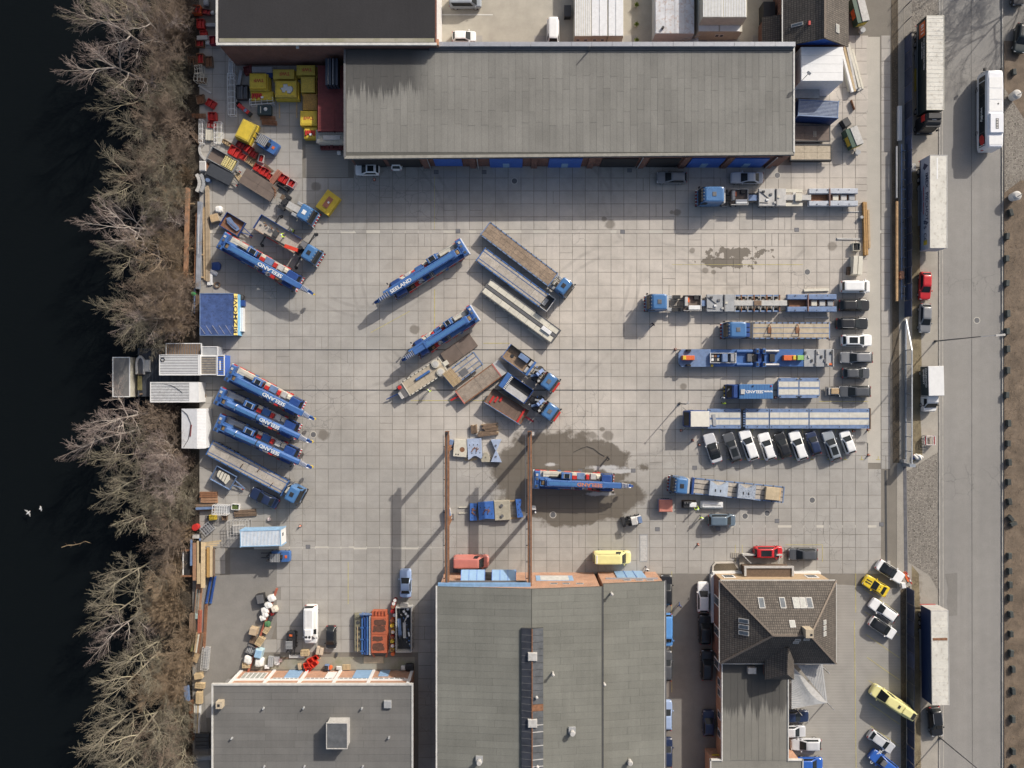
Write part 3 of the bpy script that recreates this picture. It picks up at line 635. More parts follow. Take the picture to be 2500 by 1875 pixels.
for py in(1604,1767):x,y=W(1300,py,11);wbox(b,'smoke_hatch',LGREY,x-.66,x+.66,y-.6,y+.6,ZR+.4,ZR+.75,ch=.08)
for px,py,r in((1170,1858,.42),(1397,1787,.42)):
    x,y=W(px,py,10);mb=MB().cyl((x,y,9.3),(x,y,10.5),r*.75).cyl((x,y,10.5),(x,y,10.75),r,r*.8);wmesh(b,'roof_fan',LGREY,mb);wbox(b,'fan_kerb',GREY,x-.5,x+.5,y-.3,y+.6,9.2,9.95)
for px,py in((1350,1645),(1310,1700),(1312,1869)):
    x,y=W(px,py,10.5);wmesh(b,'roof_flue',LGREY,MB().cyl((x,y,9.6),(x,y,11.0),.16).cyl((x,y,11.0),(x,y,11.2),.24,.1))
a=building('hall_annex','lower brick annex beside the crane hall, roof sloping to the right',(1545,1650))
za=lambda x,y:8.0-1.5*(x-13.2)/9.35
wmesh(a,'wall',BR_OR,MB().prism([(13.25,-29.2),(22.3,-29.2),(22.3,YS),(13.25,YS)],-0.1,6.3));wmesh(a,'wall_top',BR_OR,MB().box(13.25,17,-29.6,-29.22,6.3,7.2))
ra=wmesh(a,'roof',FELT_U,quad([(13.22,-29.0,8.0),(22.55,-29.0,6.5),(22.55,YS,6.5),(13.22,YS,8.0)],0.15));strips(ra,a,FELT_G,13.3,22.5,-60,-29.05,za,1.1,2,along='x')
wbox(a,'gutter',DGREY,22.5,22.72,YS,-28.95,6.2,6.5);wbox(a,'eave_trim',TRIM,22.42,22.5,YS,-29,6.5,6.56)
wbox(a,'door',DOORL,15.8,20.2,-29.2,-29.05,0,4.4)
for k in range(1,3):wbox(a,'door_rib',DOORB,15.8+k*1.47-.03,15.8+k*1.47+.03,-29.06,-29.0,0,4.4)
for x in(16.6,18.4,20.0):window(a,(x,-29.2),(x+1.1,-29.2),5.0,5.6,(0,1),frame=GREY)
wbox(a,'lintel',STEELP,14,21.8,-29.2,-29.0,4.45,4.75)
for px,py in((1493,1449),(1475,1669)):
    x,y=W(px,py,8.3);wmesh(a,'roof_flue',LGREY,MB().cyl((x,y,7),(x,y,8.8),.15).cyl((x,y,8.8),(x,y,9),.25,.1))
x,y=W(1538,1862,8);wmesh(a,'roof_fan',LGREY,MB().cyl((x,y,7),(x,y,8.2),.3).cyl((x,y,8.2),(x,y,8.45),.42,.3))
# ------------------------------------------------------------------ I: office house with hip roof
def hip(b,x0,x1,y0,y1,ze,rx0,rx1,ry,zr,th=0.18,name='roof_slope',matx=TILE_X,maty=TILE_Y):
    wmesh(b,name,matx,quad([(x0,y1,ze),(x1,y1,ze),(rx1,ry,zr),(rx0,ry,zr)],th));wmesh(b,name,matx,quad([(x0,y0,ze),(x1,y0,ze),(rx1,ry,zr),(rx0,ry,zr)],th))
    wmesh(b,name,maty,quad([(x0,y0,ze),(x0,y1,ze),(rx0,ry,zr)],th));wmesh(b,name,maty,quad([(x1,y0,ze),(x1,y1,ze),(rx1,ry,zr)],th))
    L=[((x0,y1,ze),(rx0,ry,zr)),((x0,y0,ze),(rx0,ry,zr)),((x1,y1,ze),(rx1,ry,zr)),((x1,y0,ze),(rx1,ry,zr)),((rx0,ry,zr),(rx1,ry,zr))]
    for p,q in L:
        lx,ly,lz=b.location;MB().bar((p[0]-lx,p[1]-ly,p[2]+.02),(q[0]-lx,q[1]-ly,q[2]+.04),.26,.14).build('ridge_tile',RIDGE,b)
RIDGE=M('ridge_tile',(0.19,0.155,0.125),rough=0.85,var=0.25,scale=6)
b=building('office_house','brick office house with a brown tiled hip roof and rooflights',(1898,1515))
X0,X1,Y0,Y1,ZO=30.8,48.05,-41.45,-29.15,5.7
wbox(b,'wall',BR_RED,X0+.32,X1-.3,Y0+.3,Y1-.3,-0.1,ZO-.05)
hip(b,X0,X1,Y0,Y1,ZO,37.3,42.6,-35.9,10.0)
for q in((X0-.1,X0+.06,Y0,Y1),(X1-.06,X1+.1,Y0,Y1),(X0+.07,X1-.07,Y1-.06,Y1+.1),(X0+.07,X1-.07,Y0-.1,Y0+.06)):wbox(b,'gutter',TRIM,*q,ZO-.2,ZO-.03)
def on_n(x,y):return ZO+(10.0-ZO)*(Y1-y)/(Y1+35.9)
def rooflight(b,x0,x1,y0,y1,zfun,glass):
    z=[zfun(x0,y0),zfun(x1,y0),zfun(x1,y1),zfun(x0,y1)];c=[(x0,y0),(x1,y0),(x1,y1),(x0,y1)]
    f=wmesh(b,'rooflight',LGREY,quad([(p[0],p[1],q+.14)for p,q in zip(c,z)],.2));g=.1
    c2=[(x0+g,y0+g),(x1-g,y0+g),(x1-g,y1-g),(x0+g,y1-g)]
    wmesh(b,'pane',glass,quad([(p[0],p[1],zfun(*p)+.155)for p in c2],.02),sub=f)
PALEG=M('reflecting_pane',(0.34,0.35,0.33),rough=0.2,var=0.2,scale=3)
for px0,px1,py0,py1,g in((1851,1866,1459,1482,PANE),(1903,1917,1459,1482,PANE),(1935,1951,1459,1482,PALEG),(1952,1967,1459,1482,PALEG),(1968,1983,1459,1482,PANE),(1917,1931,1506,1521,PALEG)):
    z=7.4;a,c=W(px0,py1,z),W(px1,py0,z);rooflight(b,a[0],c[0],a[1],c[1],on_n,g)
on_w=lambda x,y:ZO+(10.0-ZO)*(x-X0)/(37.3-X0);on_e=lambda x,y:ZO+(10.0-ZO)*(X1-x)/(X1-42.6)
for k in range(3):
    a,c=W(1801,1518+k*14.5,7),W(1822,1507+k*14.5,7);rooflight(b,a[0],c[0],a[1],c[1],on_w,PANE)
    a,c=W(2004,1521+k*14,7),W(2014,1510+k*14,7);rooflight(b,a[0],c[0],a[1],c[1],on_e,PALEG)
on_s=lambda x,y:ZO+(10.0-ZO)*(y-Y0)/(-35.9-Y0)
for px,py in((1945,1561),(1966,1559),(1943,1569)):a,c=W(px-7,py+3,9),W(px+7,py-3,9);rooflight(b,a[0],c[0],a[1],c[1],on_s,PANE)
x,y=W(1977,1543,10.4);wbox(b,'chimney',M('sandy_brick',(0.45,0.38,0.28)),x-.75,x+.35,y-.7,y+.5,8.6,10.9);wbox(b,'flue',BLACK,x-.1,x+.2,y-.4,y-.1,10.9,10.94)
# cross gable (small hipped dormer) at the back
lx,ly,_=b.location
wbox(b,'dormer_wall',BR_RED,37.6,41.3,-43.4,-41.2,0,5.6)
DX0,DX1,DY0,DY1=37.3,41.6,-43.6,-38.8
for pts,mt in(([(DX0,DY0,6.3),(DX0,DY1,6.3),(39.9,DY1+.6,8.6),(39.9,DY0+1.5,8.3)],TILE_Y),([(DX1,DY0,6.3),(DX1,DY1,6.3),(39.9,DY1+.6,8.6),(39.9,DY0+1.5,8.3)],TILE_Y),([(DX0,DY0,6.3),(DX1,DY0,6.3),(39.9,DY0+1.5,8.3)],TILE_X)):wmesh(b,'dormer_roof',mt,quad(pts,.15))
wbox(b,'dormer_wall',DARK,37.4,41.5,-43.4,-40.8,5.6,6.2);wbox(b,'plant_box',LGREY,35.2,36.4,-43.2,-42.3,4.4,5.1)
# west wall windows, string course, porch
for py in(1463,1536,1615):
    _,y=W(0,py,2);window(b,(X0+.32,y-.7),(X0+.32,y+.7),1.4,4.2,(-1,0))
wbox(b,'plinth',WHITE,X0-.1,X0+.32,-36.8,Y1-.3,0,1.0);wbox(b,'north_plinth',WHITE,X0+.2,X1-.4,Y1-.3,Y1+.12,0,1.0)
wbox(b,'north_render',CARD,X0+.5,X1-.6,Y1-.3,Y1-.1,1,4.5)
for x0 in(32.0,44.6):window(b,(x0,Y1-.1),(x0+1.8,Y1-.1),2,3.6,(0,1))
wbox(b,'porch_floor',M('porch_slabs',(0.33,0.3,0.25),rough=0.85,var=.2),35.3,42.6,Y1+.1,-26.3,0,.35);wbox(b,'porch_floor',WOODD,35.5,42.4,Y1-.2,-27.9,.36,3.0)
for q in((35.2,35.5,-29.1,-27.6),(42.4,42.7,-29.1,-27.6),(35.51,42.39,-27.9,-27.6)):wbox(b,'porch_frame',LGREY,*q,2.9,3.2)
for x0,x1 in((35.6,36.6),(41.2,42.2)):MB().bar((x0-lx,-26.4-ly,1.3),(x0+(1.2 if x0<38 else-1.2)-lx+(0 if x0<38 else 1),-27.6-ly,1.3),.1).build('porch_rail',LGREY,b)
wbox(b,'porch_rail',LGREY,35.5,41.6,-26.4,-26.2,.36,1.35)
for k in range(5):wbox(b,'step',G_WALK,34.0+.3*k,35.3,-27.0-.0,-26.2,0.0+.06*k,.07+.06*k)
# planter
x,y=W(1770,1383);p=building('planter_bed','curved planting bed with dry shrubs left of the office porch',(1770,1383),'planter')
wmesh(p,'kerb',M('planter_kerb',(.5,.46,.4),rough=.8),MB().prism([W(1738,1394),W(1738,1380),W(1744,1372),W(1794,1371),W(1806,1392),W(1810,1398),W(1738,1398)],0,.3));wmesh(p,'soil',G_SOIL,MB().prism([W(1742,1392),W(1742,1381),W(1747,1375),W(1791,1374),W(1801,1390)],.3,.36))
# flat annex behind the office
a=building('office_annex','flat-roofed brick annex running south from the tiled office house',(1850,1760))
wbox(a,'wall',BR_OR,31.7,41.2,-64,-41.75,-0.1,4.1);wbox(a,'wing_wall',BR_OR,30.0,43.3,-64,-56.6,-0.1,4.0)
rf=wbox(a,'roof',FELT_O,31.55,41.3,-56.45,-41.7,4.1,4.4);wbox(a,'wing_roof',FELT_O,29.85,43.5,-64,-56.46,4.05,4.38)
strips(rf,a,FELT_O,31.75,41.1,-56.4,-41.9,lambda x,y:4.4,1.05,2)
for q in((31.4,31.56,-56.5,-41.7),(41.3,41.46,-56.5,-41.7),(29.7,31.39,-56.46,-56.3),(41.47,43.6,-56.46,-56.3),(43.5,43.66,-64,-56.3),(29.69,29.85,-64,-56.3)):wbox(a,'roof_trim',TRIM,*q,4.0,4.52)
for py in(1690,1665,1745,1790):
    _,y=W(0,py,2);window(a,(31.7,y-.6),(31.7,y+.6),1.2,2.8,(-1,0))
wbox(a,'wall_sign',YELLOW,30.5,31.6,-56.62,-56.5,2.2,2.6)
# metal canopy
c=building('entrance_canopy','pale corrugated metal hip canopy beside the office annex',(1975,1670),'canopy')
for pts,n,mt in(([W(1931,1622,4),W(1931,1729,4),W(2020,1715,3.2)],11,CORR),([W(1945,1622,4),W(2008,1622,3.2),W(2020,1715,3.2)],8,CORR)):
    P=[Vector((q[0],q[1],z))for q,z in zip(pts,(4.3,4.3 if mt and n==11 else 3.2,3.2))]
    if n==8:P[0].z=4.3
    wmesh(c,'canopy_slope',GREY if n==8 else LGREY,quad(P,.05))
    for k in range(1,n*2):
        f=k/(n*2);a_=P[0].lerp(P[1],f);b_=(P[2].lerp(P[1],f)if n==8 else P[2].lerp(P[1],f));
        if n==11:b_=P[2].lerp(P[0],max(0,1-2*f))if f<.5 else P[2].lerp(P[1],2*f-1)
        if n==11:a_=P[0].lerp(P[1],f);b_=P[2]+(P[0]-P[2])*0.0+(a_-P[2])*(0.0 if False else abs(f-.93)*.9)
        else:a_=P[1].lerp(P[0],f);b_=P[2].lerp(P[0],f)
        q=MB().bar(a_+Vector((0,0,.03)),b_+Vector((0,0,.03)),.10,.06);wmesh(c,'sheet_rib',LGREY if n==8 else GREY,q)
for px,py in((1940,1726),(2016,1712),(2005,1626)):x,y=W(px,py,0);wbox(c,'post',GREY,x-.06,x+.06,y-.06,y+.06,0,3.1)
# ------------------------------------------------------------------ E: tiled house at the top right
b=building('tiled_house','brick house with dark tiled roof and blue gable at the top right',(2000,40))
hx0,hx1,rx,hy,ze,zr=40.3,50.1,45.2,50.4,5.2,8.7
wbox(b,'wall',BR_RED,hx0+.3,hx1-.3,hy+.1,76,-0.1,ze)
for s,xe in((-1,hx0),(1,hx1)):wmesh(b,'roof_slope',TILE_Y,quad([(xe,hy-.2,ze),(rx,hy-.45,zr),(rx,76,zr),(xe,76,ze)],.2))
gm=MB();gm.v=[(hx0+.3,hy+.1,ze),(hx1-.3,hy+.1,ze),(rx,hy+.1,zr-.15),(hx0+.3,hy+.4,ze),(hx1-.3,hy+.4,ze),(rx,hy+.4,zr-.15)];gm.f=[(0,1,2),(5,4,3),(0,3,4,1),(1,4,5,2),(2,5,3,0)];gm.m=[0]*5;wmesh(b,'gable',DOORB,gm)
wbox(b,'ridge_tile',RIDGE,rx-.14,rx+.14,hy-.4,76,zr-.05,zr+.08);wbox(b,'gutter',TRIM,hx0-.12,hx0+.03,hy-.2,76,ze-.18,ze+.02)
ow=lambda x,y:ze+(zr-ze)*(x-hx0)/(rx-hx0);oe=lambda x,y:ze+(zr-ze)*(hx1-x)/(hx1-rx)
a,c=W(1937,65,7),W(1960,47,7);rooflight(b,a[0],c[0],a[1]+.3,c[1]-.3,ow,PANE);a,c=W(2040,80,7),W(2051,59,7);rooflight(b,a[0],c[0],a[1],c[1],oe,PALEG)
x,y=W(1973,60,7);wbox(b,'roof_vent',RED,x-.15,x+.15,y-.3,y+.3,6.4,7.6)
wbox(b,'low_wing_wall',BR_RED,38.3,40.5,51.6,55.5,0,3.0);wmesh(b,'low_wing_roof',TILE_Y,quad([(37.9,51.0,3.0),(40.4,51.0,4.0),(40.4,55.6,4.0),(37.9,55.6,3.0)],.15));wbox(b,'yard_cage',BLACK,38.4,40.2,55.8,58.4,0,2.2)
# ------------------------------------------------------------------ containers and boxes
def corr_roof(par,x0,x1,y0,y1,z,mat,n,along='x',name='roof_sheet',depth=.05):
    mb=MB();L=(y1-y0)if along=='x' else(x1-x0);s=L/n
    for k in range(n):
        if along=='x':mb.box(x0,x1,y0+k*s,y0+k*s+s*.55,z,z+depth)
        else:mb.box(x0+k*s,x0+k*s+s*.55,y0,y1,z,z+depth)
    return mb.build(name,mat,par)
def container(label,px,py,L,Wd,z0,z1,rz,wall,roof,n=16,along='x',name='shipping_container',group=None,frame=None,cat='container',zref=None):
    x,y=W(px,py,z1 if zref is None else zref);t=thing(name,label,cat,(x,y,z0),R(rz),group);h=z1-z0
    MB().box(-L/2,L/2,-Wd/2,Wd/2,0,h-.06).build('wall',wall,t)
    corr_roof(t,-L/2+.12,L/2-.12,-Wd/2+.12,Wd/2-.12,h-.06,roof,n,along)
    fm=frame or wall
    for q in((-L/2-.01,L/2+.01,-Wd/2-.01,-Wd/2+.12),(-L/2-.01,L/2+.01,Wd/2-.12,Wd/2+.01),(-L/2-.01,-L/2+.12,-Wd/2+.121,Wd/2-.121),(L/2-.12,L/2+.01,-Wd/2+.121,Wd/2-.121)):bx(t,'top_rail',fm,*q,h-.14,h+.03)
    for sx in(-1,1):
        for sy in(-1,1):bx(t,'corner_post',fm,sx*L/2-.08,sx*L/2+.08,sy*Wd/2-.08,sy*Wd/2+.08,0,h+.045)
    mb=MB();k=int(L/.3)
    for i in range(k):
        for sy in(-1,1):mb.box(-L/2+i*.3+.1,-L/2+i*.3+.24,sy*(Wd/2+.025)-.025,sy*(Wd/2+.025)+.025,.15,h-.16)
    o=mb.build('wall_corrugation',wall,t);o['kind']='stuff';return t
BLUEC=M('blue_container',(0.03,0.075,0.24),rough=.5,dirt=.2);BLUEC_R=M('blue_container_roof',(0.28,0.33,0.42),rough=.5,dirt=.35,dirtcol=(.12,.14,.2));LBLUE=M('light_blue_container',(0.27,0.43,0.60),rough=.5,dirt=.1)
REDC=M('dark_red_container',(0.17,0.035,0.035),rough=.6,dirt=.25)
b=building('white_box_store','tall plain white box store with four roof panels beside the workshop',(2006,157),'store')
x0,y0=W(1956,198,6);x1,y1=W(2059,114,6)
wbox(b,'wall',CORR,x0,x1,y0,y1,0,5.9)
for k in range(4):wbox(b,'roof_panel',WHITE,x0+.05,x1-.05,y0+.05+k*(y1-y0-.1)/4,y0+.05+(k+.98)*(y1-y0-.1)/4,5.9,6.0)
wbox(b,'aerial',DGREY,x0+.2,x0+.26,y0+.2,y0+.26,6,8.2);wmesh(b,'dish',GREY,MB().cyl((x0+.2,y0+.2,8.2),(x0+.4,y0+.4,8.3),.3,.3))
wbox(b,'porch_roof',GREY,x0-.1,x0+4,y0-1.3,y0-.02,2.6,2.7)
container('dark blue shipping container with pale streaked roof by the white box store',1998,265,6.06,2.5,0,3.1,-3.2,BLUEC,BLUEC_R,11,frame=DUSTBLUE)
for k,(px,wpx)in enumerate(((1424,42),(1464,40),(1504,38))):
    x0,yb=W(px-wpx/2,88,2.9);x1,_=W(px+wpx/2,88,2.9)
    t=thing('site_cabin',('white site cabin with fluted roof, left of three side by side','white site cabin with two small windows, middle of three','white site cabin with smooth stained roof, right of three')[k],'cabin',(x0,yb,0),0,'site cabins in the north court')
    w=x1-x0-.05;bx(t,'wall',CREAM,0,w,0,12,0,2.85)
    if k==0:corr_roof(t,.05,w-.05,.05,11.9,2.85,CORR,9,'y')
    else:bx(t,'roof',CORR,.05,w-.05,.05,11.9,2.85,2.93);bx(t,'roof_seam',GREY,w/2-.03,w/2+.03,.05,11.9,2.93,2.97)
    for q in((0.3,.9),(1.5,2.1)):
        if k<2:f=bx(t,'window',WHITE,q[0],q[1],-.05,0,1.3,1.9);bx(f,'pane',PANE,q[0]+.08,q[1]-.08,-.062,-.05,1.38,1.82)
x,y=W(1400,20);
t=thing('site_cabin','single-storey grey-white cabin with rusty streaks below outdoor stairs','cabin',W(1600,82,2.9)+(0,),0);bx(t,'wall',CORR,0,5.9,0,12,0,2.85)
for k in range(4):bx(t,'roof_panel',M('rust_streaked_sheet',(0.55,0.56,0.58),rough=.45,dirt=.45,dirtcol=(.36,.2,.12),scale=.5),.05+k*1.46,1.46+k*1.46,.05,11.9,2.85,2.92)
MB().cyl((1.1,.8,2.92),(1.1,.8,3.3),.2).build('roof_vent',BLACK,t)
st=MB()
for k in range(12):st.box(3.0+k*.3,3.28+k*.3,-1.6,-.6,.2+k*.22,.24+k*.22)
st.build('stair_tread',GREY,t)
for yy in(-1.6,-.6):
    MB().bar((2.9,yy,1.1),(6.6,yy,3.9),.06).build('stair_rail',GREY,t);MB().bar((2.9,yy,.1),(6.6,yy,2.8),.06,.2).build('stair_string',GREY,t)
t=thing('site_cabin_stack','two-storey white site cabins with fluted roof in the north court','cabin',W(1705,76,3)+(0,),0);bx(t,'wall',CREAM,0,6.7,.0,12,0,2.85);bx(t,'upper_wall',CREAM,.05,6.6,.9,12,2.86,5.6)
corr_roof(t,.1,3.1,.95,11.9,5.6,CORR,14,'y');corr_roof(t,3.2,6.5,.95,11.9,5.6,CORR,14,'y')
for x0 in(2.9,3.6):f=bx(t,'window',WHITE,x0,x0+.6,-.05,0,1.1,1.9);bx(f,'pane',PANE,x0+.08,x0+.52,-.062,-.05,1.18,1.82)
for x0 in(0,3.2):bx(t,'awning',WHITE,x0+.1,x0+3.1,.0,.88,2.9,2.98)
# ------------------------------------------------------------------ vehicles: shared pieces
BODY=[(1.0,.50),(.99,.72),(.965,.86),(.91,.945),(.80,.985),(.55,1),(.2,1),(-.2,1),(-.55,1),(-.80,.985),(-.92,.945),(-.97,.86),(-.992,.72),(-1.0,.52)]
CABN=[(1.0,.0),(1.0,.82),(.93,.95),(.6,1),(0,1),(-.6,1),(-.93,.95),(-1.0,.82),(-1.0,.0)]
def ring(st,x0,x1,hw,zfun):
    cx,hl=(x0+x1)/2,(x1-x0)/2
    return[(cx+fx*hl,fy*hw,zfun(cx+fx*hl)if callable(zfun)else zfun)for fx,fy in st]
def lerp(a,b,f):return a+(b-a)*f
_wm={}
def wheels(t,xs,y,r,w,name='wheel'):
    key=(round(r,3),round(w,3))
    if key not in _wm:
        mb=MB().cyl((0,-w/2,0),(0,w/2,0),r,n=14,m=0);mb.cyl((0,-w/2-.015,0),(0,w/2+.015,0),r*.6,n=12,m=1)
        me=mb.mesh('wheel',40);me.materials.append(TYRE);me.materials.append(RIM);_wm[key]=me
    for x in xs:
        for s in(-1,1):
            o=bpy.data.objects.new(name,_wm[key]);C.objects.link(o);o.parent=t;o.location=(x,s*y,r)
def glass4(t,name,p,off=.02,mat=None):
    p=[Vector(q)for q in p];n=(p[1]-p[0]).cross(p[2]-p[0]).normalized();c=sum(p,Vector())/4
    if n.dot(c-Vector((0,0,.6)))<0:n=-n
    mb=MB();mb.v=[tuple(q-n*.03)for q in p]+[tuple(q+n*off)for q in p]
    mb.f=[(0,1,2,3),(7,6,5,4)]+[(i,(i+1)%4,4+(i+1)%4,4+i)for i in range(4)];mb.m=[0]*6
    o=mb.build(name,mat or GLASS,t);bm=bmesh.new();bm.from_mesh(o.data);bmesh.ops.recalc_face_normals(bm,faces=bm.faces);bm.to_mesh(o.data);bm.free();return o
KIND={
    'hatch':(4.05,1.76,1.47,.98,.86,.96,.46,.06,-.72,-.93),'sedan':(4.75,1.82,1.45,.95,.84,.92,.40,.02,-.42,-.72),'estate':(4.75,1.83,1.48,.97,.86,.96,.44,.06,-.78,-.95),
    'suv':(4.6,1.88,1.68,1.08,1.0,1.06,.48,.12,-.76,-.94),'coupe':(4.5,1.85,1.35,.90,.80,.90,.34,-.06,-.35,-.78),'small':(3.7,1.66,1.5,.98,.88,.96,.54,.12,-.74,-.94),
    'mpv':(4.5,1.84,1.82,1.08,1.0,1.06,.62,.27,-.86,-.96),'transporter':(5.1,1.92,1.98,1.15,1.08,1.12,.70,.40,-.92,-.97),'van':(6.0,2.02,2.6,1.35,1.2,1.3,.70,.44,-.95,-.98),'smart':(3.0,1.6,1.52,.98,.9,.96,.62,.22,-.66,-.93)}
LAMPF=M('headlamp',(.6,.62,.64),rough=.15);LAMPR=M('tail_lamp',(.35,.02,.02),rough=.3)
def car(label,kind,px,py,head,col,L=None,roofmat=None,sunroof=False,rails=False,group=None,name='parked_car',cat='car',stripes=None,extras=None,hw=None):
    """head: direction of the nose in the picture, degrees, 0 = right, 90 = up"""
    L0,Wd,Hh,zb,zh,zd,a,b,c,d=KIND[kind];f=(L/L0)if L else 1.0;L=L or L0;x,y=W(px,py,.8)
    t=thing(name,label,cat,(x,y,0),R(head),group);h,w=L/2,(hw or Wd/2)
    top=lambda X:lerp(zb,zh,min(1,max(0,(X/h-a+.1)/(1.1-a))))**1-.10*max(0,(X/h-.82)/.18)**2 if X/h>a-.1 else lerp(zb,zd,min(1,max(0,(d+.12-X/h)/(1+d+.12))))-.05*max(0,(-X/h-.9)/.1)
    P=col if not isinstance(col,str)else _mats['paint_'+col]
    mb=MB().loft([ring(BODY,-h*.97,h*.96,w*.86,.20),ring(BODY,-h*.99,h*.985,w*.965,.33),ring(BODY,-h,h,w,.58),ring(BODY,-h*.985,h*.985,w*.985,lambda X:top(X)-.12),ring(BODY,-h*.965,h*.96,w*.93,lambda X:top(X)-.02),ring(BODY,-h*.93,h*.925,w*.84,lambda X:top(X)+.012)])
    mb.build('body',P,t,40)
    A,B,Cc,D=a*h,b*h,c*h,d*h;rm=roofmat or P
    zc=lambda X:top(X)-.03
    mb=MB().loft([ring(CABN,D,A,w*.90,zc),ring(CABN,Cc-.02,B+.02,w*.74,Hh-.06),ring(CABN,Cc+.06,B-.06,w*.68,Hh-.015),ring(CABN,Cc+.35,B-.3,w*.5,Hh)],cap0=False)
    mb.build('cabin',rm,t,35)
    e=.10
    glass4(t,'windscreen',[(lerp(A,B,.03),-w*.72,zb+.0),(lerp(A,B,.03),w*.72,zb+.0),(lerp(A,B,.95),w*.60,Hh-.085),(lerp(A,B,.95),-w*.60,Hh-.085)],.045)
    glass4(t,'rear_window',[(lerp(D,Cc,.15),-w*.70,lerp(zb,Hh,.12)),(lerp(D,Cc,.15),w*.70,lerp(zb,Hh,.12)),(lerp(D,Cc,.9),w*.60,Hh-.10),(lerp(D,Cc,.9),-w*.60,Hh-.10)],.04)
    for s in(-1,1):
        pv=.70 if kind=='van' or(kind=='transporter' and col=='white')else.0;glass4(t,'side_window',[(lerp(D,A,.14+pv*.8),s*w*.905,zb+.04),(lerp(D,A,.86),s*w*.905,zb+.04),(lerp(Cc,B,.93),s*w*.745,Hh-.12),(lerp(Cc,B,.07+pv),s*w*.745,Hh-.12)],.025)
        bx(t,'mirror',P,A-.32,A-.14,s*w+(-.02 if s>0 else-.16),s*w+(.16 if s>0 else.02),zb-.02,zb+.12,.03)
        bx(t,'headlight',LAMPF,h*.88,h*.955,s*w*.70-.16,s*w*.70+.16,top(h*.9)-.15,top(h*.93)-.015)
        bx(t,'tail_light',LAMPR,-h*.985,-h*.95,s*w*.72-.15,s*w*.72+.15,zd-.28,zd-.06)
        if rails:MB().bar((Cc+.2,s*w*.70,Hh-.02),(B-.25,s*w*.70,Hh+.0),.05).build('roof_rail',BLACK if rails==2 else RIM,t)
    if sunroof:bx(t,'sunroof',GLASS,lerp(Cc,B,.22),lerp(Cc,B,.86),-w*.5,w*.5,Hh-.02,Hh+.012)
    if stripes:
        for s in(-1,1):bx(t,'stripe',stripes,Cc+.3,B-.2,s*.2-.09,s*.2+.09,Hh-.005,Hh+.012);bx(t,'stripe',stripes,A+.1,h*.86,s*.2-.09,s*.2+.09,top(A)-.06,top(A+.3)+.02)
    wheels(t,(h*.62,-h*.60),w-.13,.33 if Hh<1.9 else.36,.22)
    if extras:extras(t,h,w,Hh)
    return t
for nm,cc in(('white',(.78,.78,.77)),('silver',(.50,.51,.53)),('dark_grey',(.075,.08,.088)),('grey',(.20,.205,.215)),('black',(.015,.016,.018)),('navy',(.018,.03,.075)),('blue_grey',(.11,.15,.19)),('red',(.48,.015,.02)),('salmon',(.54,.19,.155)),('lemon',(.72,.67,.30)),('yellow',(.72,.52,.03)),('light_blue',(.30,.40,.60)),('blue',(.03,.11,.42)),('dark_green',(.02,.03,.03)),('steel',(.28,.31,.34)),('brightblue',(.10,.28,.62))):paint(nm,cc)
BLKROOF=paint('black',None)
# right column beside the trailers
G1='cars parked nose to the yard at the right edge'
car('white panel van, topmost of the column at the right edge','transporter',2088,700,0,'white',L=4.5,group=G1,name='parked_van',cat='van')
car('black hatchback second from top of the right-hand column','estate',2086,745,0,'black',L=4.8,rails=2,group=G1)
car('black estate with bright roof rails, third in the right-hand column','estate',2081,790,0,'black',L=5.0,rails=1,group=G1)
car('white car with a dark glass roof in the right-hand column','estate',2092,831,0,'white',L=4.8,sunroof=True,group=G1)
car('grey estate facing left in the right-hand column','estate',2091,873,180,'grey',L=5.1,group=G1)
car('dark compact car with red tail lamps, above the estate with a trailer','hatch',2090,911,0,'dark_grey',L=4.3,group=G1)
car('black estate with a small trailer behind, lowest of the right-hand column','estate',2087,956,180,'dark_grey',L=5.0,rails=2,group=G1)
G2='cars parked at a slant below the long trailer'
row=[('silver car with a black roof, leftmost of the slanted row','coupe',1740,1094,'silver',dict(roofmat=BLKROOF,L=4.7)),('dark grey estate with bright roof rails, second of the slanted row','estate',1787,1092,'dark_grey',dict(rails=1,sunroof=True)),('large white car with a dark rear window, third of the slanted row','suv',1828,1087,'white',dict(L=4.95)),
       ('white estate with roof rails, fourth of the slanted row','estate',1873,1090,'white',dict(rails=1,L=4.4)),('black hatchback, fifth of the slanted row','hatch',1911,1087,'black',{}),('white car with curved roof rails, sixth of the slanted row','estate',1949,1088,'white',dict(rails=1)),('dark blue small car, seventh of the slanted row','small',1986,1082,'navy',{}),
       ('steel grey car with a square sunroof in the slanted row','estate',2030,1088,'steel',dict(sunroof=True,L=4.8)),('small white hatchback, rightmost of the slanted row','small',2070,1080,'white',{})]
for k,(lb,kd,px,py,cl,kw)in enumerate(row):car(lb,kd,px,py,108+(k%3)*.8,cl,group=G2,**kw)
# others in the yard and at the halls
car('white hatchback with its tailgate to the workshop hall','hatch',897,414,180,'white',L=3.8,sunroof=True);car('white car nose just showing below the workshop eave','hatch',968,384,90,'white');car('dark grey estate in the shade of the workshop hall','estate',1640,433,180,'grey',rails=2)
car('silver classic saloon below the workshop hall','sedan',1824,434,180,'silver',L=5.1);car('blue-grey people carrier at the top of the north court','transporter',1136,4,0,'steel',name='parked_van',cat='van');car('white hatchback parked in the north court','small',1133,89,0,'white')
car('white van standing tail up against the workshop parapet','transporter',1350,85,270,'white',name='parked_van',cat='van',L=4.9);car('blue-grey compact car below the boat cover','mpv',1762,1270,0,'blue_grey',L=4.3)
car('dark blue saloon beside the blue flatbed at the left','sedan',645,1216,154.5,'navy',L=4.7);car('light blue saloon parked in front of the scrap skip','sedan',990,1424,90,'light_blue',L=4.5);car('black smart car beside the white cooling van','smart',808,1556,270,'black',L=3.6)
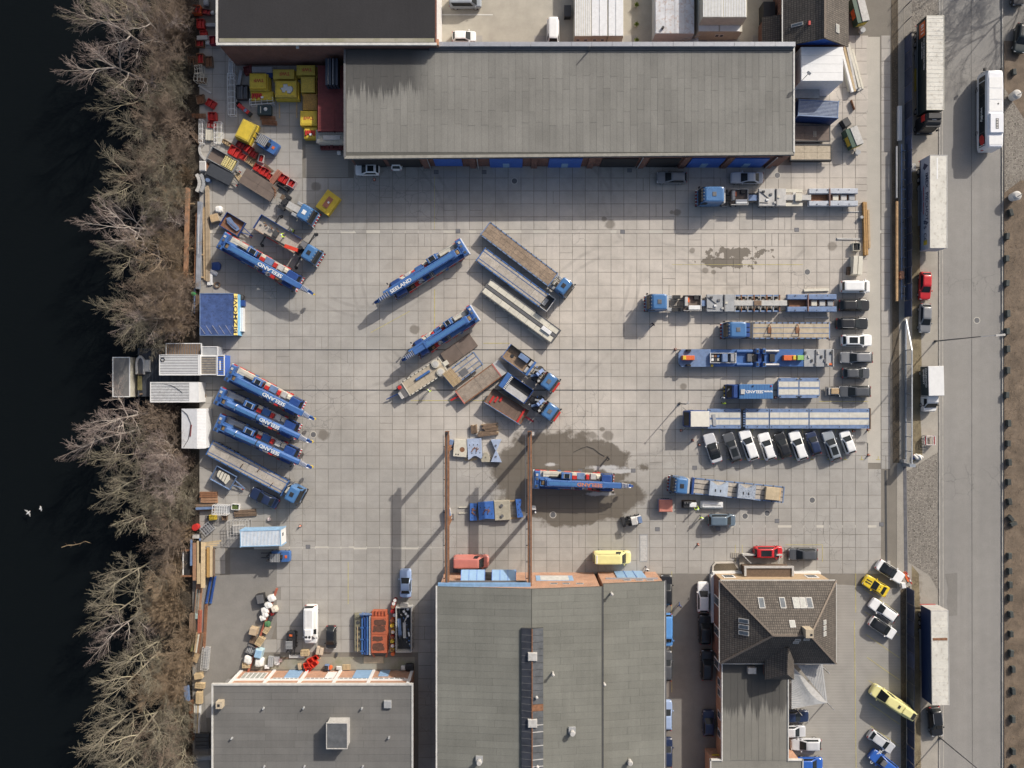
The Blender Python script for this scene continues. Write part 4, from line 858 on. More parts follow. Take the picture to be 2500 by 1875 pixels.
def cool(t,h,w,Hh):
    bx(t,'cooling_unit',WHITE,.3,1.9,-w*.5,w*.5,Hh-.02,Hh+.28,.05)
    for s in(-1,1):MB().cyl((1.4,s*.25,Hh+.28),(1.4,s*.25,Hh+.31),.2,n=12).build('fan',BLACK,t)
    for k in range(6):bx(t,'roof_rib',LGREY,-h*.85,.2,-w*.55+k*.2,-w*.55+k*.2+.05,Hh-.02,Hh+.02)
def boxribs(t,h,w,Hh):
    for k in range(5):bx(t,'roof_rib',_mats['paint_salmon'],-h*.9+k*.75,-h*.9+k*.75+.1,-w*.6,w*.6,Hh-.02,Hh+.02)
def rack(t,h,w,Hh):
    bx(t,'roof_panel',WHITE,-h*.88,-h*.82,-w*.62,w*.62,Hh-.01,Hh+.03);MB().bar((-h*.8,w*.8,Hh-.05),(h*.3,w*.8,Hh-.05),.08).build('roof_bar',_mats['paint_lemon'],t)
def unit(t,h,w,Hh):
    bx(t,'roof_box',_mats['paint_lemon'],-h*.75,-h*.35,-w*.5,w*.5,Hh-.02,Hh+.2,.04)
    for k in range(2):bx(t,'roof_vent',BLACK,-h*.92+k*.32,-h*.92+k*.32+.25,-.5,.5,Hh-.02,Hh+.1)
    bx(t,'roof_hatch',BLACK,-h*.18,-h*.08,-.3,.2,Hh-.02,Hh+.06)
car('white van with a roof cooling unit at the lower left','van',760,1523,270,'white',name='delivery_van',cat='van',extras=cool);car('salmon red panel van under the crane rails','van',1151,1370,0,'salmon',L=5.5,name='delivery_van',cat='van',extras=boxribs);car('pale yellow van in front of the crane hall','van',1494,1360,0,'lemon',L=5.9,name='delivery_van',cat='van',extras=rack)
car('red people carrier north of the office house','mpv',1875,1348,0,'red',sunroof=True);car('black off-roader north of the office porch','suv',1960,1353,180,'dark_grey',rails=2)
car('white car with a black glass roof by the office fence','coupe',2174,1396,-33,'white',roofmat=BLKROOF,L=4.7);car('yellow sports car with black stripes','coupe',2139,1431,149,'yellow',L=4.2,stripes=BLACK);car('white estate with grey roof bars between two black-roofed white cars','estate',2157,1490,146,'white');car('white hatchback with a black roof below the white estate','hatch',2155,1533,-33,'white',roofmat=BLKROOF,L=4.5)
car('long lemon yellow van in the office parking area','van',2175,1711,146.5,'lemon',L=7.2,name='delivery_van',cat='van',extras=unit);car('silver hatchback in the lower office parking area','hatch',2152,1811,-36,'silver',L=4.5)
def letters(t,h,w,Hh):text(t,'lettering','SEELAND',.62,(h*.66,0,1.02),(0,R(3),R(90)),WHITE);bx(t,'roof_scoop',DGREY,.1,.9,-.45,.45,Hh-.02,Hh+.15,.04)
car('blue lettered rally car cut by the bottom edge','suv',2157,1862,142,'blue',L=4.9,extras=letters)
G3='cars under the annex eave'
for lb,kd,py,cl in(('black car at the north end of the annex eave','estate',1441,'black'),('bright blue van under the annex eave','transporter',1538,'brightblue'),('dark estate under the middle of the annex eave','estate',1626,'dark_grey'),('steel grey car third from the bottom under the annex eave','estate',1747,'light_blue'),('dark car lowest under the annex eave','suv',1837,'navy')):car(lb,kd,1627,py,90 if cl!='brightblue' else 270,cl,group=G3)
G4='cars along the west wall of the office'
for lb,kd,px,py,cl,hd in(('white estate beside the north-west corner of the office','estate',1717,1458,'white',90),('black car in the shadow west of the office, second from top','suv',1721,1537,'black',90),('black car in the shadow west of the office, third from top','estate',1726,1624,'black',90),('dark blue car in the shadow beside the office annex','hatch',1730,1766,'navy',90)):car(lb,kd,px,py,hd,cl,group=G4)
G5='cars nose out along the annex east wall'
for lb,kd,px,py,cl,hd in(('dark blue car just below the metal canopy','sedan',1938,1749,'navy',0),('silver hatchback second below the metal canopy','hatch',1936,1786,'silver',0),('silver estate third below the metal canopy','estate',1968,1818,'silver',180),('blue car at the bottom edge beside the annex wing','hatch',1978,1864,'blue',0)):car(lb,kd,px,py,hd,cl,group=G5)
car('red hatchback parked on the street','hatch',2259,698,268,'red',L=4.4);car('grey hatchback parked on the street behind the red one','hatch',2259,777,268,'grey',L=4.6);car('black car parked behind the navy trailer','suv',2284,1761,276,'black',L=4.6,rails=1)
car('very dark green car at the top right edge','estate',2493,93,262,'dark_green',L=4.6);car('dark car at the extreme top right corner','hatch',2486,-18,270,'black')
# ------------------------------------------------------------------ trucks
STR=M('red_white_stripes',(.6,.08,.07),rough=.4)
def cab(t,x0,x1,hw,zr,P,zbot=.55,hatch=None,stripes=True,roofcol=None,visor=True,deflect=True):
    """forward-control cab between x0 (back) and x1 (front)"""
    f=x1
    MB().loft([ring(CABN,x0,f-.02,hw,zbot),ring(CABN,x0,f,hw,zbot+.5),ring(CABN,x0,f-.03,hw,zbot+1.15),ring(CABN,x0+.02,f-.42,hw*.96,zr-.35),ring(CABN,x0+.08,f-.62,hw*.90,zr-.08),ring(CABN,x0+.3,f-.85,hw*.78,zr)]).build('cab',P,t,35)
    if roofcol:bx(t,'roof',roofcol,x0+.3,f-.9,-hw*.76,hw*.76,zr-.05,zr+.02)
    glass4(t,'windscreen',[(f-.02,-hw*.85,zbot+1.2),(f-.02,hw*.85,zbot+1.2),(f-.38,hw*.80,zr-.42),(f-.38,-hw*.80,zr-.42)],.03)
    if visor:MB().box(f-.42,f-.16,-hw*.86,hw*.86,zr-.42,zr-.34).build('sun_visor',BLACK,t)
    for s in(-1,1):
        glass4(t,'side_window',[(f-1.2,s*hw*.99,zbot+1.25),(f-.3,s*hw*.99,zbot+1.25),(f-.6,s*hw*.965,zr-.5),(f-1.2,s*hw*.965,zr-.5)],.02)
        bx(t,'mirror',BLACK,f-.12,f+.08,s*(hw+.06)-.1,s*(hw+.06)+.1,zbot+1.3,zbot+2.0);bx(t,'headlight',LAMPF,f-.04,f+.03,s*hw*.75-.2,s*hw*.75+.2,zbot+.12,zbot+.35)
    if hatch:bx(t,'roof_hatch',hatch,(x0+f)/2-.55,(x0+f)/2+.05,-.33,.33,zr-.02,zr+.06,.02)
    bx(t,'bumper',BLACK,f-.1,f+.16,-hw,hw,.35,zbot+.28)
    if stripes:
        for k in range(10):MB().box(f-.08,f+.2,-hw+k*hw/5+.02,-hw+k*hw/5+hw/10+.02,zbot+.02,zbot+.30).build('warning_stripe',RED if k%2 else WHITE,t)
        for k in range(4):MB().cyl((f-.55,-hw*.6+k*hw*.4,zr-.12),(f-.42,-hw*.6+k*hw*.4,zr-.12),.06).build('spotlight',GREY,t)
def chassis(t,x0,x1,axles,r=.5,back_tyres=True):
    for s in(-1,1):bx(t,'frame_rail',DARK,x0,x1,s*.42-.05,s*.42+.05,.75,1.0)
    for k in range(max(2,int((x1-x0)/1.2))):x=x0+.3+k*1.2;bx(t,'cross_member',DARK,x,x+.12,-.42,.42,.78,.96)if x<x1 else None
    wheels(t,axles,.98,r,.42)
def tractor_bits(t,x0,xc):
    """behind a cab: tank, fenders, exhaust"""
    for s in(-1,1):
        bx(t,'fuel_tank',GREY,xc-1.5,xc-.35,s*.95-.27,s*.95+.27,.5,1.05,.08);bx(t,'mudguard',BLACK,x0+.25,x0+1.35,s*.98-.24,s*.98+.24,1.03,1.1)
    MB().cyl((xc-.2,.9,.9),(xc-.2,.9,3.0),.08).build('exhaust_stack',RIM,t);bx(t,'air_intake',GREY,xc-.25,xc-.02,-1.1,-.75,1.0,2.9)
    MB().cyl((x0+.8,0,1.0),(x0+.8,0,1.14),.45,n=16).build('fifth_wheel',BLACK,t)
def frame_at(pxa,pya,pxb,pyb,z):
    a,b=Vector(W(pxa,pya,z)),Vector(W(pxb,pyb,z));d=b-a;return(a+b)/2,math.atan2(d.y,d.x),d.length
def deck(t,L,w,z,cols,ncross,frame,th=.12,gap=.03,lip=.0,posts=0,x0=None,mark=None,name='deck_panel'):
    """load deck: side rails + strips (y0, y1, material), each strip cut into panels"""
    x0=-L/2 if x0 is None else x0
    bx(t,'deck_frame',DARK,x0+.05,x0+L-.05,-w/2+.06,w/2-.06,z-th-.18,z-.05)
    for s in(-1,1):bx(t,'side_rail',frame,x0,x0+L,s*(w/2)-(.16 if s>0 else 0),s*(w/2)+(0 if s>0 else.16),z-th-.1,z+lip)
    for e,xx in((0,x0),(1,x0+L-.14)):bx(t,'end_rail',frame,xx,xx+.14,-w/2+.162,w/2-.162,z-th-.1,z+lip)
    xa,xb=x0+.145,x0+L-.145
    for y0,y1,m,n in cols:
        n=n or ncross
        for k in range(n):
            p,q=xa+(xb-xa)*k/n,xa+(xb-xa)*(k+1)/n-gap
            bx(t,name,m,p,q,y0+gap/2,y1-gap/2,z-th,z-.004+RND.uniform(-.006,.004))
    for k in range(posts):
        x=x0+.3+(L-.6)*k/max(1,posts-1)
        for s in(-1,1):bx(t,'lashing_point',mark or DARK,x-.09,x+.09,s*(w/2-.08)-.1,s*(w/2-.08)+.1,z-.02,z+.05)
def trailer_run(t,L,w,z,axles,x0=None,r=.42):
    x0=-L/2 if x0 is None else x0
    for s in(-1,1):bx(t,'beam',DARK,x0+.4,x0+L-.4,s*.5-.07,s*.5+.07,r*2-.25,z-.3)
    wheels(t,axles,w/2-.26,r,.36)
    for s in(-1,1):
        for k in range(2):bx(t,'support_leg',GREY,x0+L*.8+k*.01-.08,x0+L*.8+.08,s*(w/2-.5)-.08,s*(w/2-.5)+.08,.02,z-.3)if k==0 else None
# tractor unit alone (top left)
c,rz,L=frame_at(680,484,768,534.5,1.8);t=thing('tractor_unit','blue tractor unit with a white roof hatch and no trailer','truck',(c.x,c.y,0),rz)
chassis(t,-L/2,L/2-.3,(-L/2+.8,L/2-1.0));cab(t,L/2-2.25,L/2,1.22,3.4,CABBLUE,hatch=WHITE);tractor_bits(t,-L/2,L/2-2.3);bx(t,'catwalk',LGREY,-L/2+1.4,L/2-2.6,-.5,.5,1.05,1.1);bx(t,'tool_board',WOODD,-L/2-.1,-L/2+.5,.1,.9,1.05,1.15)
# loader crane truck with outriggers
c,rz,L=frame_at(628,540,778,632,1.8);t=thing('loader_crane_truck','blue lorry with open bed, red loader crane and outriggers set down','truck',(c.x,c.y,0),rz)
chassis(t,-L/2,L/2-.3,(-L/2+1.4,-L/2+2.7,L/2-1.3));cab(t,L/2-2.2,L/2,1.24,3.3,CABBLUE,hatch=BLACK)
bx(t,'bed_floor',M('pale_bed',(.42,.38,.33),rough=.8,dirt=.4,dirtcol=(.16,.14,.12)),-L/2,L/2-3.9,-1.22,1.22,1.1,1.25)
for q in((-L/2-.05,-L/2+.03,-1.25,1.25),(-L/2+.031,L/2-3.9,1.19,1.27)):bx(t,'side_board',BLUE_D,*q,1.25,1.8)
bx(t,'side_board',RUST,-L/2+.031,L/2-3.9,-1.27,-1.2,1.25,1.5)
bx(t,'tool_crate',DARK,-L/2+2.9,-L/2+3.7,-.6,.3,1.25,1.6);bx(t,'steel_mat',DGREY,-L/2+1.9,-L/2+2.5,-.5,.1,1.26,1.3)
for k in range(9):bx(t,'load_piece',(DGREY,WOOD,RUST)[k%3],-L/2+.4+.35*k,-L/2+.7+.35*k,-.3+.9*((k*37)%10)/10,-.1+.9*((k*37)%10)/10,1.26,1.36,rz=.4*k)
xc=L/2-3.1;MB().cyl((xc,0,1.0),(xc,0,2.6),.3).build('crane_column',BLACK,t);bx(t,'crane_base',BLACK,xc-.5,xc+.5,-1.2,1.2,.9,1.5);bx(t,'hydraulic_unit',GRATE,xc-.4,xc+.5,.1,1.1,1.5,2.0)
MB().bar((xc-.1,-.55,2.3),(xc-2.2,-1.0,2.2),.55,.45).build('crane_arm',M('signal_red',(.66,.06,.03),rough=.4),t);MB().bar((xc-2.0,-1.0,2.15),(xc-6.0,-1.1,1.9),.3,.35).build('crane_boom',BLACK,t);MB().bar((xc-3.4,-1.28,2.0),(xc-5.4,-1.32,1.8),.16,.2).build('crane_ram',RED,t)
for x,y,l in((xc+.35,1,3.1),(xc+.35,-1,3.0),(-L/2+2.2,1,2.6),(-L/2+2.0,-1,2.8)):
    MB().bar((x,y*.8,1.05),(x,y*l,1.0),.16,.2).build('outrigger',BLACK,t);MB().cyl((x,y*l,.05),(x,y*l,1.15),.07).build('outrigger_leg',DARK,t);MB().cyl((x,y*l,0.02),(x,y*l,.07),.26).build('outrigger_foot',BLACK,t)
# trucks with short beds and a crane behind the cab (centre)
def bed_truck(label,ra,rb,z,style):
    c,rz,L=frame_at(*ra,*rb,z);t=thing('crane_lorry',label,'truck',(c.x,c.y,0),rz);e=L/2
    chassis(t,-e,e-.3,(-e+1.5,-e+2.8,e-1.9,e-3.1));cab(t,e-2.15,e,1.25,3.35,CABBLUE,hatch=DGREY,stripes=False);MB().box(e-.1,e+.35,-.9,.9,.5,.95,ch=.05).build('front_weight',RED,t)
    bl=L*.48
    if style==0:
        bx(t,'bed_floor',M('rusty_bed',(.3,.2,.12),rough=.8,dirt=.5),-e,-e+bl,-1.2,1.2,1.15,1.3)
        for q in((-e-.05,-e+.05,-1.25,1.25),(-e+.051,-e+bl,1.17,1.26),(-e+.051,-e+bl,-1.26,-1.17)):bx(t,'side_board',BLACK if q[2]>0 else BLUE,*q,1.3,1.95)
        bx(t,'tool_locker',DUSTBLUE,-e+2.0,-e+3.7,.3,1.1,1.3,2.0,.03);bx(t,'white_locker',LGREY,-e+4.0,-e+4.7,-1,-.1,1.3,1.8,.03);bx(t,'white_locker',LGREY,-e+4.0,-e+4.7,.2,1.1,1.3,1.9,.03);MB().cyl((-e+1.2,-.1,1.3),(-e+1.2,-.1,1.36),.3).build('drain_ring',BLACK,t)
        bx(t,'bulkhead',BLUE,-e+bl,-e+bl+.35,-1.25,1.25,1.1,2.6)
    else:
        bx(t,'bed_floor',LGREY,-e+1.2,-e+bl,-1.2,-.1,1.15,1.5);bx(t,'bed_floor',BLACK,-e+1.2,-e+bl,-.09,1.2,1.15,1.45)
        for q in((-e,-e+.8,-1.25,1.25),):bx(t,'tail_block',BLUE,*q,1.1,2.2,.06)
        for q in((-e+.801,-e+bl,1.19,1.27),(-e+.801,-e+bl,-1.27,-1.19),(-e+bl,-e+bl+.1,-1.25,1.25)):bx(t,'side_board',BLUE_D,*q,1.3,2.0)
        for k in range(9):bx(t,'rear_slat',WHITE,-e+.82,-e+1.15,-1.15+k*.26,-1.02+k*.26,1.9,2.0)
    x=e-3.4;MB().cyl((x,0,1),(x,0,3.0),.32).build('crane_column',DGREY,t);bx(t,'crane_base',DARK,x-.5,x+.5,-1.15,1.15,.9,1.6)
    MB().bar((x,-.3,2.9),(x+.3,.9,2.4),.5,.5).build('crane_arm',BLUE,t);MB().bar((x-.6,-.9,2.0),(x+.5,.3,2.3),.35,.35).build('crane_boom',DUSTBLUE,t);MB().bar((x-.7,.2,1.9),(x+.9,.95,2.0),.25,.3).build('crane_ram',GREY,t)
    for s in(-1,1):MB().cyl((x+.8,s*.8,.9),(x+.8,s*.8,2.0),.2).build('air_tank',RED if s>0 else LGREY,t);bx(t,'outrigger_box',BLACK,x-.3,x+.3,s*1.1-.2,s*1.1+.2,.6,1.2);MB().bar((x-1.0,s*.6,1.3),(x+1.0,s*.4,1.7),.12,.12).build('hose',BLACK,t)
    for k in range(6):MB().box(x-1.1+.35*k,x-.9+.35*k,-1.0+.33*((k*5)%6),-.75+.33*((k*5)%6),1.5,1.75+.1*(k%3)).build('valve_block',(GREY,BLUE,DGREY,RUST,LGREY,BLACK)[k],t)
bed_truck('blue crane lorry with an open rusty bed, upper of the centre pair',(1236,856),(1356,944),2.0,0);bed_truck('blue crane lorry with a dark slatted bed, lower of the centre pair',(1228,925),(1358,1016),2.0,1)
# ------------------------------------------------------------------ long flatbeds in the centre
def flatbed(label,a,b,w,z,cols,n,frame,posts=8,axles=3,name='flatbed_trailer',lip=.03,extra=None,cat='trailer',group=None):
    c,rz,L=frame_at(*a,*b,z);t=thing(name,label,cat,(c.x,c.y,0),rz,group)
    deck(t,L,w,z,cols,n,frame,posts=posts,lip=lip);trailer_run(t,L,w,z,[-L/2+1.0+k*1.35 for k in range(axles)])
    if extra:extra(t,L,w,z)
    return t
def semi_cab(pull,hatchm=BLACK,gap=.15):
    def f(t,L,w,z):
        x0=L/2+gap;
        for s in(-1,1):bx(t,'frame_rail',DARK,L/2-1.2,x0+pull,s*.42-.05,s*.42+.05,.7,.95)
        wheels(t,(L/2-.6,x0+pull-1.2),.98,.5,.42);cab(t,x0+pull-2.1,x0+pull,1.24,3.4,CABBLUE,hatch=hatchm,stripes=False)
        for s in(-1,1):bx(t,'fuel_tank',GREY,x0-.1,x0+.8,s*.9-.25,s*.9+.25,.5,1.0,.06)
        MB().cyl((x0+.25,.8,1),(x0+.25,.8,3),.09).build('exhaust_stack',RIM,t);bx(t,'air_tank',CREAM,x0+.05,x0+.4,-.6,.3,1.0,1.9,.05)
    return f
def hb(t,L,w,z):pass
cw=[(-1.1,-.37,DECKW,None),(-.37,.37,DECKW,None),(.37,1.1,DECKW,None)]
flatbed('brown timber-decked semi-trailer coupled to a blue cab',(1184,557),(1351,684),2.55,1.35,cw,7,DUSTBLUE,14,extra=semi_cab(2.95))
cb_=[(-1.08,-.72,DECKG,6),(-.64,.60,DECKG,4),(.68,1.08,DECKG,6)]
def f2(t,L,w,z):
    for y in(-.68,.64):bx(t,'deck_rail',BLUE,-L/2+.15,L/2-1.4,y-.04,y+.04,z-.05,z+.02)
    bx(t,'gooseneck',DARK,L/2-1.35,L/2-.1,-1.1,1.1,z-.02,z+.12);bx(t,'spare_carrier',GREY,L/2-1.25,L/2-.7,-.6,.5,z+.13,z+.3)
    for q in((L/2,L/2+.1,-1.2,1.2),(L/2-1.2,L/2-.001,1.12,1.22),(L/2-1.2,L/2-.001,-1.22,-1.12)):bx(t,'front_hoop',LGREY,*q,z+.13,z+.95)
    for k in range(5):bx(t,'side_box',CREAM,L/2-7+k*.95,L/2-6.25+k*.95,-w/2-.1,-w/2+.2,.5,.95)
    for k in range(10):bx(t,'lashing_plate',BLUE,-L/2+.6+k*1.15,-L/2+.95+k*1.15,1.12-2.3*(k%2),1.24-2.3*(k%2),z-.02,z+.035)
flatbed('blue-railed flatbed trailer, middle of the three slanted long ones',(1173,620),(1344,746),2.5,1.35,cb_,5,BLUE,10,extra=f2)
cc_=[(-1.15,-.32,CREAM,8),(-.22,.22,DGREY,4),(.32,1.15,CREAM,8)]
def f3(t,L,w,z):
    bx(t,'white_tank',WHITE,L/2-2.6,L/2-.9,-.4,.25,z,z+.25,.04);bx(t,'walkway',CREAM,L/2-4.2,L/2-1.2,-w/2-.35,-w/2-.05,.7,.8);bx(t,'front_bar',DARK,L/2,L/2+.12,-1.25,1.25,z-.2,z+.1)
    for k in range(9):bx(t,'side_bracket',CREAM,-L/2+.8+k*.9,-L/2+1.05+k*.9,-w/2-.2,-w/2-.01,.8,.95)
flatbed('cream panelled platform trailer, lowest of the three slanted long ones',(1186,697),(1357,822),2.6,1.3,cc_,8,DGREY,4,axles=5,extra=f3)
# group left of centre
def f5(t,L,w,z):
    for k in range(9):MB().bar((-L/2+.3+.19*k,-1.3,z+.12+.03*(k%3)),(-L/2+.15+.19*k,1.35,z+.14+.04*(k%2)),.13,.11).build('timber_baulk',WOOD if k%3 else WOODL,t)
    bx(t,'steel_sheet',DGREY,-L/2+2.2,-L/2+3.5,-.9,.1,z+.01,z+.04)
    for y in(-.4,.4):bx(t,'deck_rail',DUSTBLUE,-L/2+.2,L/2-.2,y-.05,y+.05,z-.05,z+.015)
flatbed('blue-framed platform trailer with timber baulks across one end',(1092,931),(1168,874),2.5,1.25,[(-1.05,-.46,DECKG,4),(-.34,.34,DECKG,4),(.46,1.05,DECKG,4)],4,DUSTBLUE,6,extra=f5)
def f6(t,L,w,z):
    bx(t,'blue_beam',BLUE,-L*.20,L*.17,.15,.5,z,z+.28,.03)
    for y in(-.75,.75):MB().cyl((L/2-1.0,y,z),(L/2-1.0,y,z+.3),.62,n=18).build('wheel_well',CREAM,t);MB().cyl((L/2-1.0,y,z+.3),(L/2-1.0,y,z+.36),.44,n=16).build('wheel_cover',LGREY,t)
    bx(t,'coupling',CREAM,L/2,L/2+.8,-.35,.35,.7,1.1);bx(t,'tail_gear',DGREY,-L/2-1.1,-L/2-.02,-1.1,1.1,.5,.95);MB().cyl((-L/2-.6,.7,.9),(-L/2-.6,.7,1.4),.3).build('hose_reel',RED,t);bx(t,'tail_lamp_board',LGREY,-L/2-1.3,-L/2-.9,-1.0,.1,.96,1.2)
    MB().bar((-L/2-1.1,0,.7),(-L/2-3.4,.3,.5),.14).build('drawbar',BLUE_D,t)
flatbed('cream low loader trailer carrying a short blue beam',(990,950),(1083,890),2.55,1.0,[(-1.1,0,M('tan_deck',(.42,.36,.27),rough=.8,dirt=.2),2),(0,1.1,_mats['tan_deck'],2)],2,CREAM,10,extra=f6)
def f7(t,L,w,z):
    bx(t,'loading_ramp',LGREY,L/2,L/2+1.1,-1.2,1.2,z-.1,z+.04);bx(t,'red_end',M('faded_red',(.45,.16,.13),rough=.7),L/2-.2,L/2-.001,-1.2,1.2,z-.01,z+.05);bx(t,'red_end',_mats['faded_red'],-L/2+.001,-L/2+.2,-1.2,1.2,z-.01,z+.05);MB().bar((-L/2,.3,.8),(-L/2-1.4,.5,.6),.25,.2).build('drawbar',RED,t)
flatbed('worn grey-brown tilt trailer with faded red ends and a ramp',(1122,971),(1214,903),2.5,1.05,[(-1.1,1.1,M('scuffed_deck',(.27,.22,.175),rough=.9,var=.25,scale=1.2,dirt=.4,dirtcol=(.36,.32,.27),fine=.3),2)],2,RUST,0,extra=f7)
def f8(t,L,w,z):
    for s in(-1,1):bx(t,'side_board',DUSTBLUE if s<0 else BLACK,-L/2,L/2,s*1.27-.04,s*1.27+.04,z-.1,z+.5)
    for k in range(3):bx(t,'red_fitting',RED,-L/2+.6+k*.6,-L/2+.9+k*.6,-.9+k*.5,.3+k*.3,z,z+.12)
    bx(t,'front_beam',RED,L/2-.8,L/2-.5,-1.2,1.2,z+.01,z+.2);MB().bar((L/2,.2,.7),(L/2+1.5,.2,.6),.3,.2).build('drawbar',M('dark_red_drawbar',(.3,.03,.04),rough=.5),t)
flatbed('drop-side trailer with dark brown boards and a red drawbar',(1193,965),(1281,1020),2.5,1.1,[(-1.2,1.2,M('oily_board',(.15,.10,.075),rough=.8,dirt=.3,dirtcol=(.3,.22,.15)),5)],5,RUST,0,axles=2,extra=f8)
def f9(t,L,w,z):
    semi_cab(2.75)(t,L,w,z)
    for y in(-.68,.66):bx(t,'deck_rail',BLUE,-L/2+.15,L/2-.2,y-.04,y+.04,z-.05,z+.02)
    for q in((L/2,L/2+.1,-1.25,1.25),):bx(t,'headboard',BLUE,*q,z,z+1.1)
    for k,(x,y)in enumerate(((-1,-.5),(1.6,.1),(4.4,-.9))):MB().bar((x,y,z),(x+.25,y+.8,z+.5),.1,.1).build('stake',RUST,t)
    for k in range(8):bx(t,'lashing_plate',BLUE,-L/2+.6+k*1.4,-L/2+1.0+k*1.4,1.12-2.3*(k%2),1.24-2.3*(k%2),z-.02,z+.035)
flatbed('blue-railed flatbed with a blue cab at the left edge of the yard',(511,1092),(698,1191),2.5,1.4,cb_,5,BLUE,12,extra=f9)
# small trailers, left
def open_trailer(label,px,py,L,w,rz,col,floor,load=None,bar=1.9,name='box_trailer',hb=.45,z=.75):
    x,y=W(px,py,z);t=thing(name,label,'trailer',(x,y,0),R(rz));bx(t,'floor',floor,-L/2,L/2,-w/2,w/2,z-.1,z)
    for q in((-L/2-.06,L/2+.06,w/2,w/2+.07),(-L/2-.06,L/2+.06,-w/2-.07,-w/2),(-L/2-.06,-L/2,-w/2,w/2),(L/2,L/2+.06,-w/2,w/2)):bx(t,'side_board',col,*q,z-.15,z+hb)
    wheels(t,(-.4,.4),w/2-.2,.34,.22)
    if bar:
        for s in(-1,1):MB().bar((L/2,s*.4,.55),(L/2+bar,0,.5),.12,.12).build('drawbar',col,t)
        MB().cyl((L/2+bar-.3,-.25,.05),(L/2+bar-.3,-.25,.6),.08).build('jockey_wheel',RED,t)
    if load:load(t,L,w,z)
    return t
def ld1(t,L,w,z):MB().prism([(-1.3,.3),(-.9,.75),(0,.35),(1,.1),(1.3,-.2),(1.1,-.6),(.2,-.5),(-.8,-.25)],z,z+.25).build('blue_bracket',DUSTBLUE,t);MB().bar((-1.1,.2,z+.4),(.9,-.3,z+.3),.05).build('chain',RUST,t)
open_trailer('small blue open trailer holding a blue steel bracket',569,548,3.2,2.3,-31,BLUE_D,RUST,ld1)
def ld2(t,L,w,z):MB().prism([(-1.1,.7),(.6,.75),(1.0,.2),(.8,-.7),(.1,-.5),(-.9,-.3),(-1.2,.1)],z+.1,z+.32).build('cream_casting',CREAM,t);[MB().bar((-1.2+k*.5,.8,z+.35),(-1.1+k*.5,-.6,z+.3),.08).build('strap',DARK,t)for k in range(4)]
open_trailer('small blue open trailer with a cream casting, below the flatbed',547,1166,3.4,2.2,-29,DUSTBLUE,DGREY,ld2)
def ld3(t,L,w,z):
    for k in range(2):
        bx(t,'cream_block',M('cream_yellow_block',(.62,.52,.22),rough=.7),.2+k*1.0,1.05+k*1.0,-w/2+.1,w/2-.15,z,z+.55,.04)
        for j in range(12):bx(t,'block_hole',DARK,.35+k*1.0+(j%2)*.35,.5+k*1.0+(j%2)*.35,-w/2+.25+(j//2)*.28,-w/2+.37+(j//2)*.28,z+.55,z+.57)
open_trailer('long grey box trailer with two cream perforated blocks',545,391,4.5,1.9,-29.5,GREY,PLATE,ld3,bar=1.0)
t=open_trailer('dark flat trailer stacked with black sheets',537,427,4.0,1.9,-27,DGREY,BLACK,None,bar=1.2,hb=.2)
for k in range(3):bx(t,'black_sheet',M('black_sheet',(.045,.05,.06),rough=.6),-2.0+.1*k,1.9+.1*k,-.95+.05*k,.9+.04*k,.75+.13*k,.86+.13*k)
c,rz,L=frame_at(594,428,668,474,1.0);t=thing('plate_trailer','worn brown steel platform trailer below the red crates','trailer',(c.x,c.y,0),rz)
deck(t,L+.3,2.5,1.0,[(-1.15,0,PLATE,2),(0,1.15,PLATE,2)],2,PLATE);trailer_run(t,L,2.4,1.0,(-1.5,-.4));[MB().bar((L/2-.8+.3*k,.9,1.06),(L/2+.5,.3-.4*k,1.05),.07).build('chain',RUST,t)for k in range(3)]
x,y=W(690,430,.4);
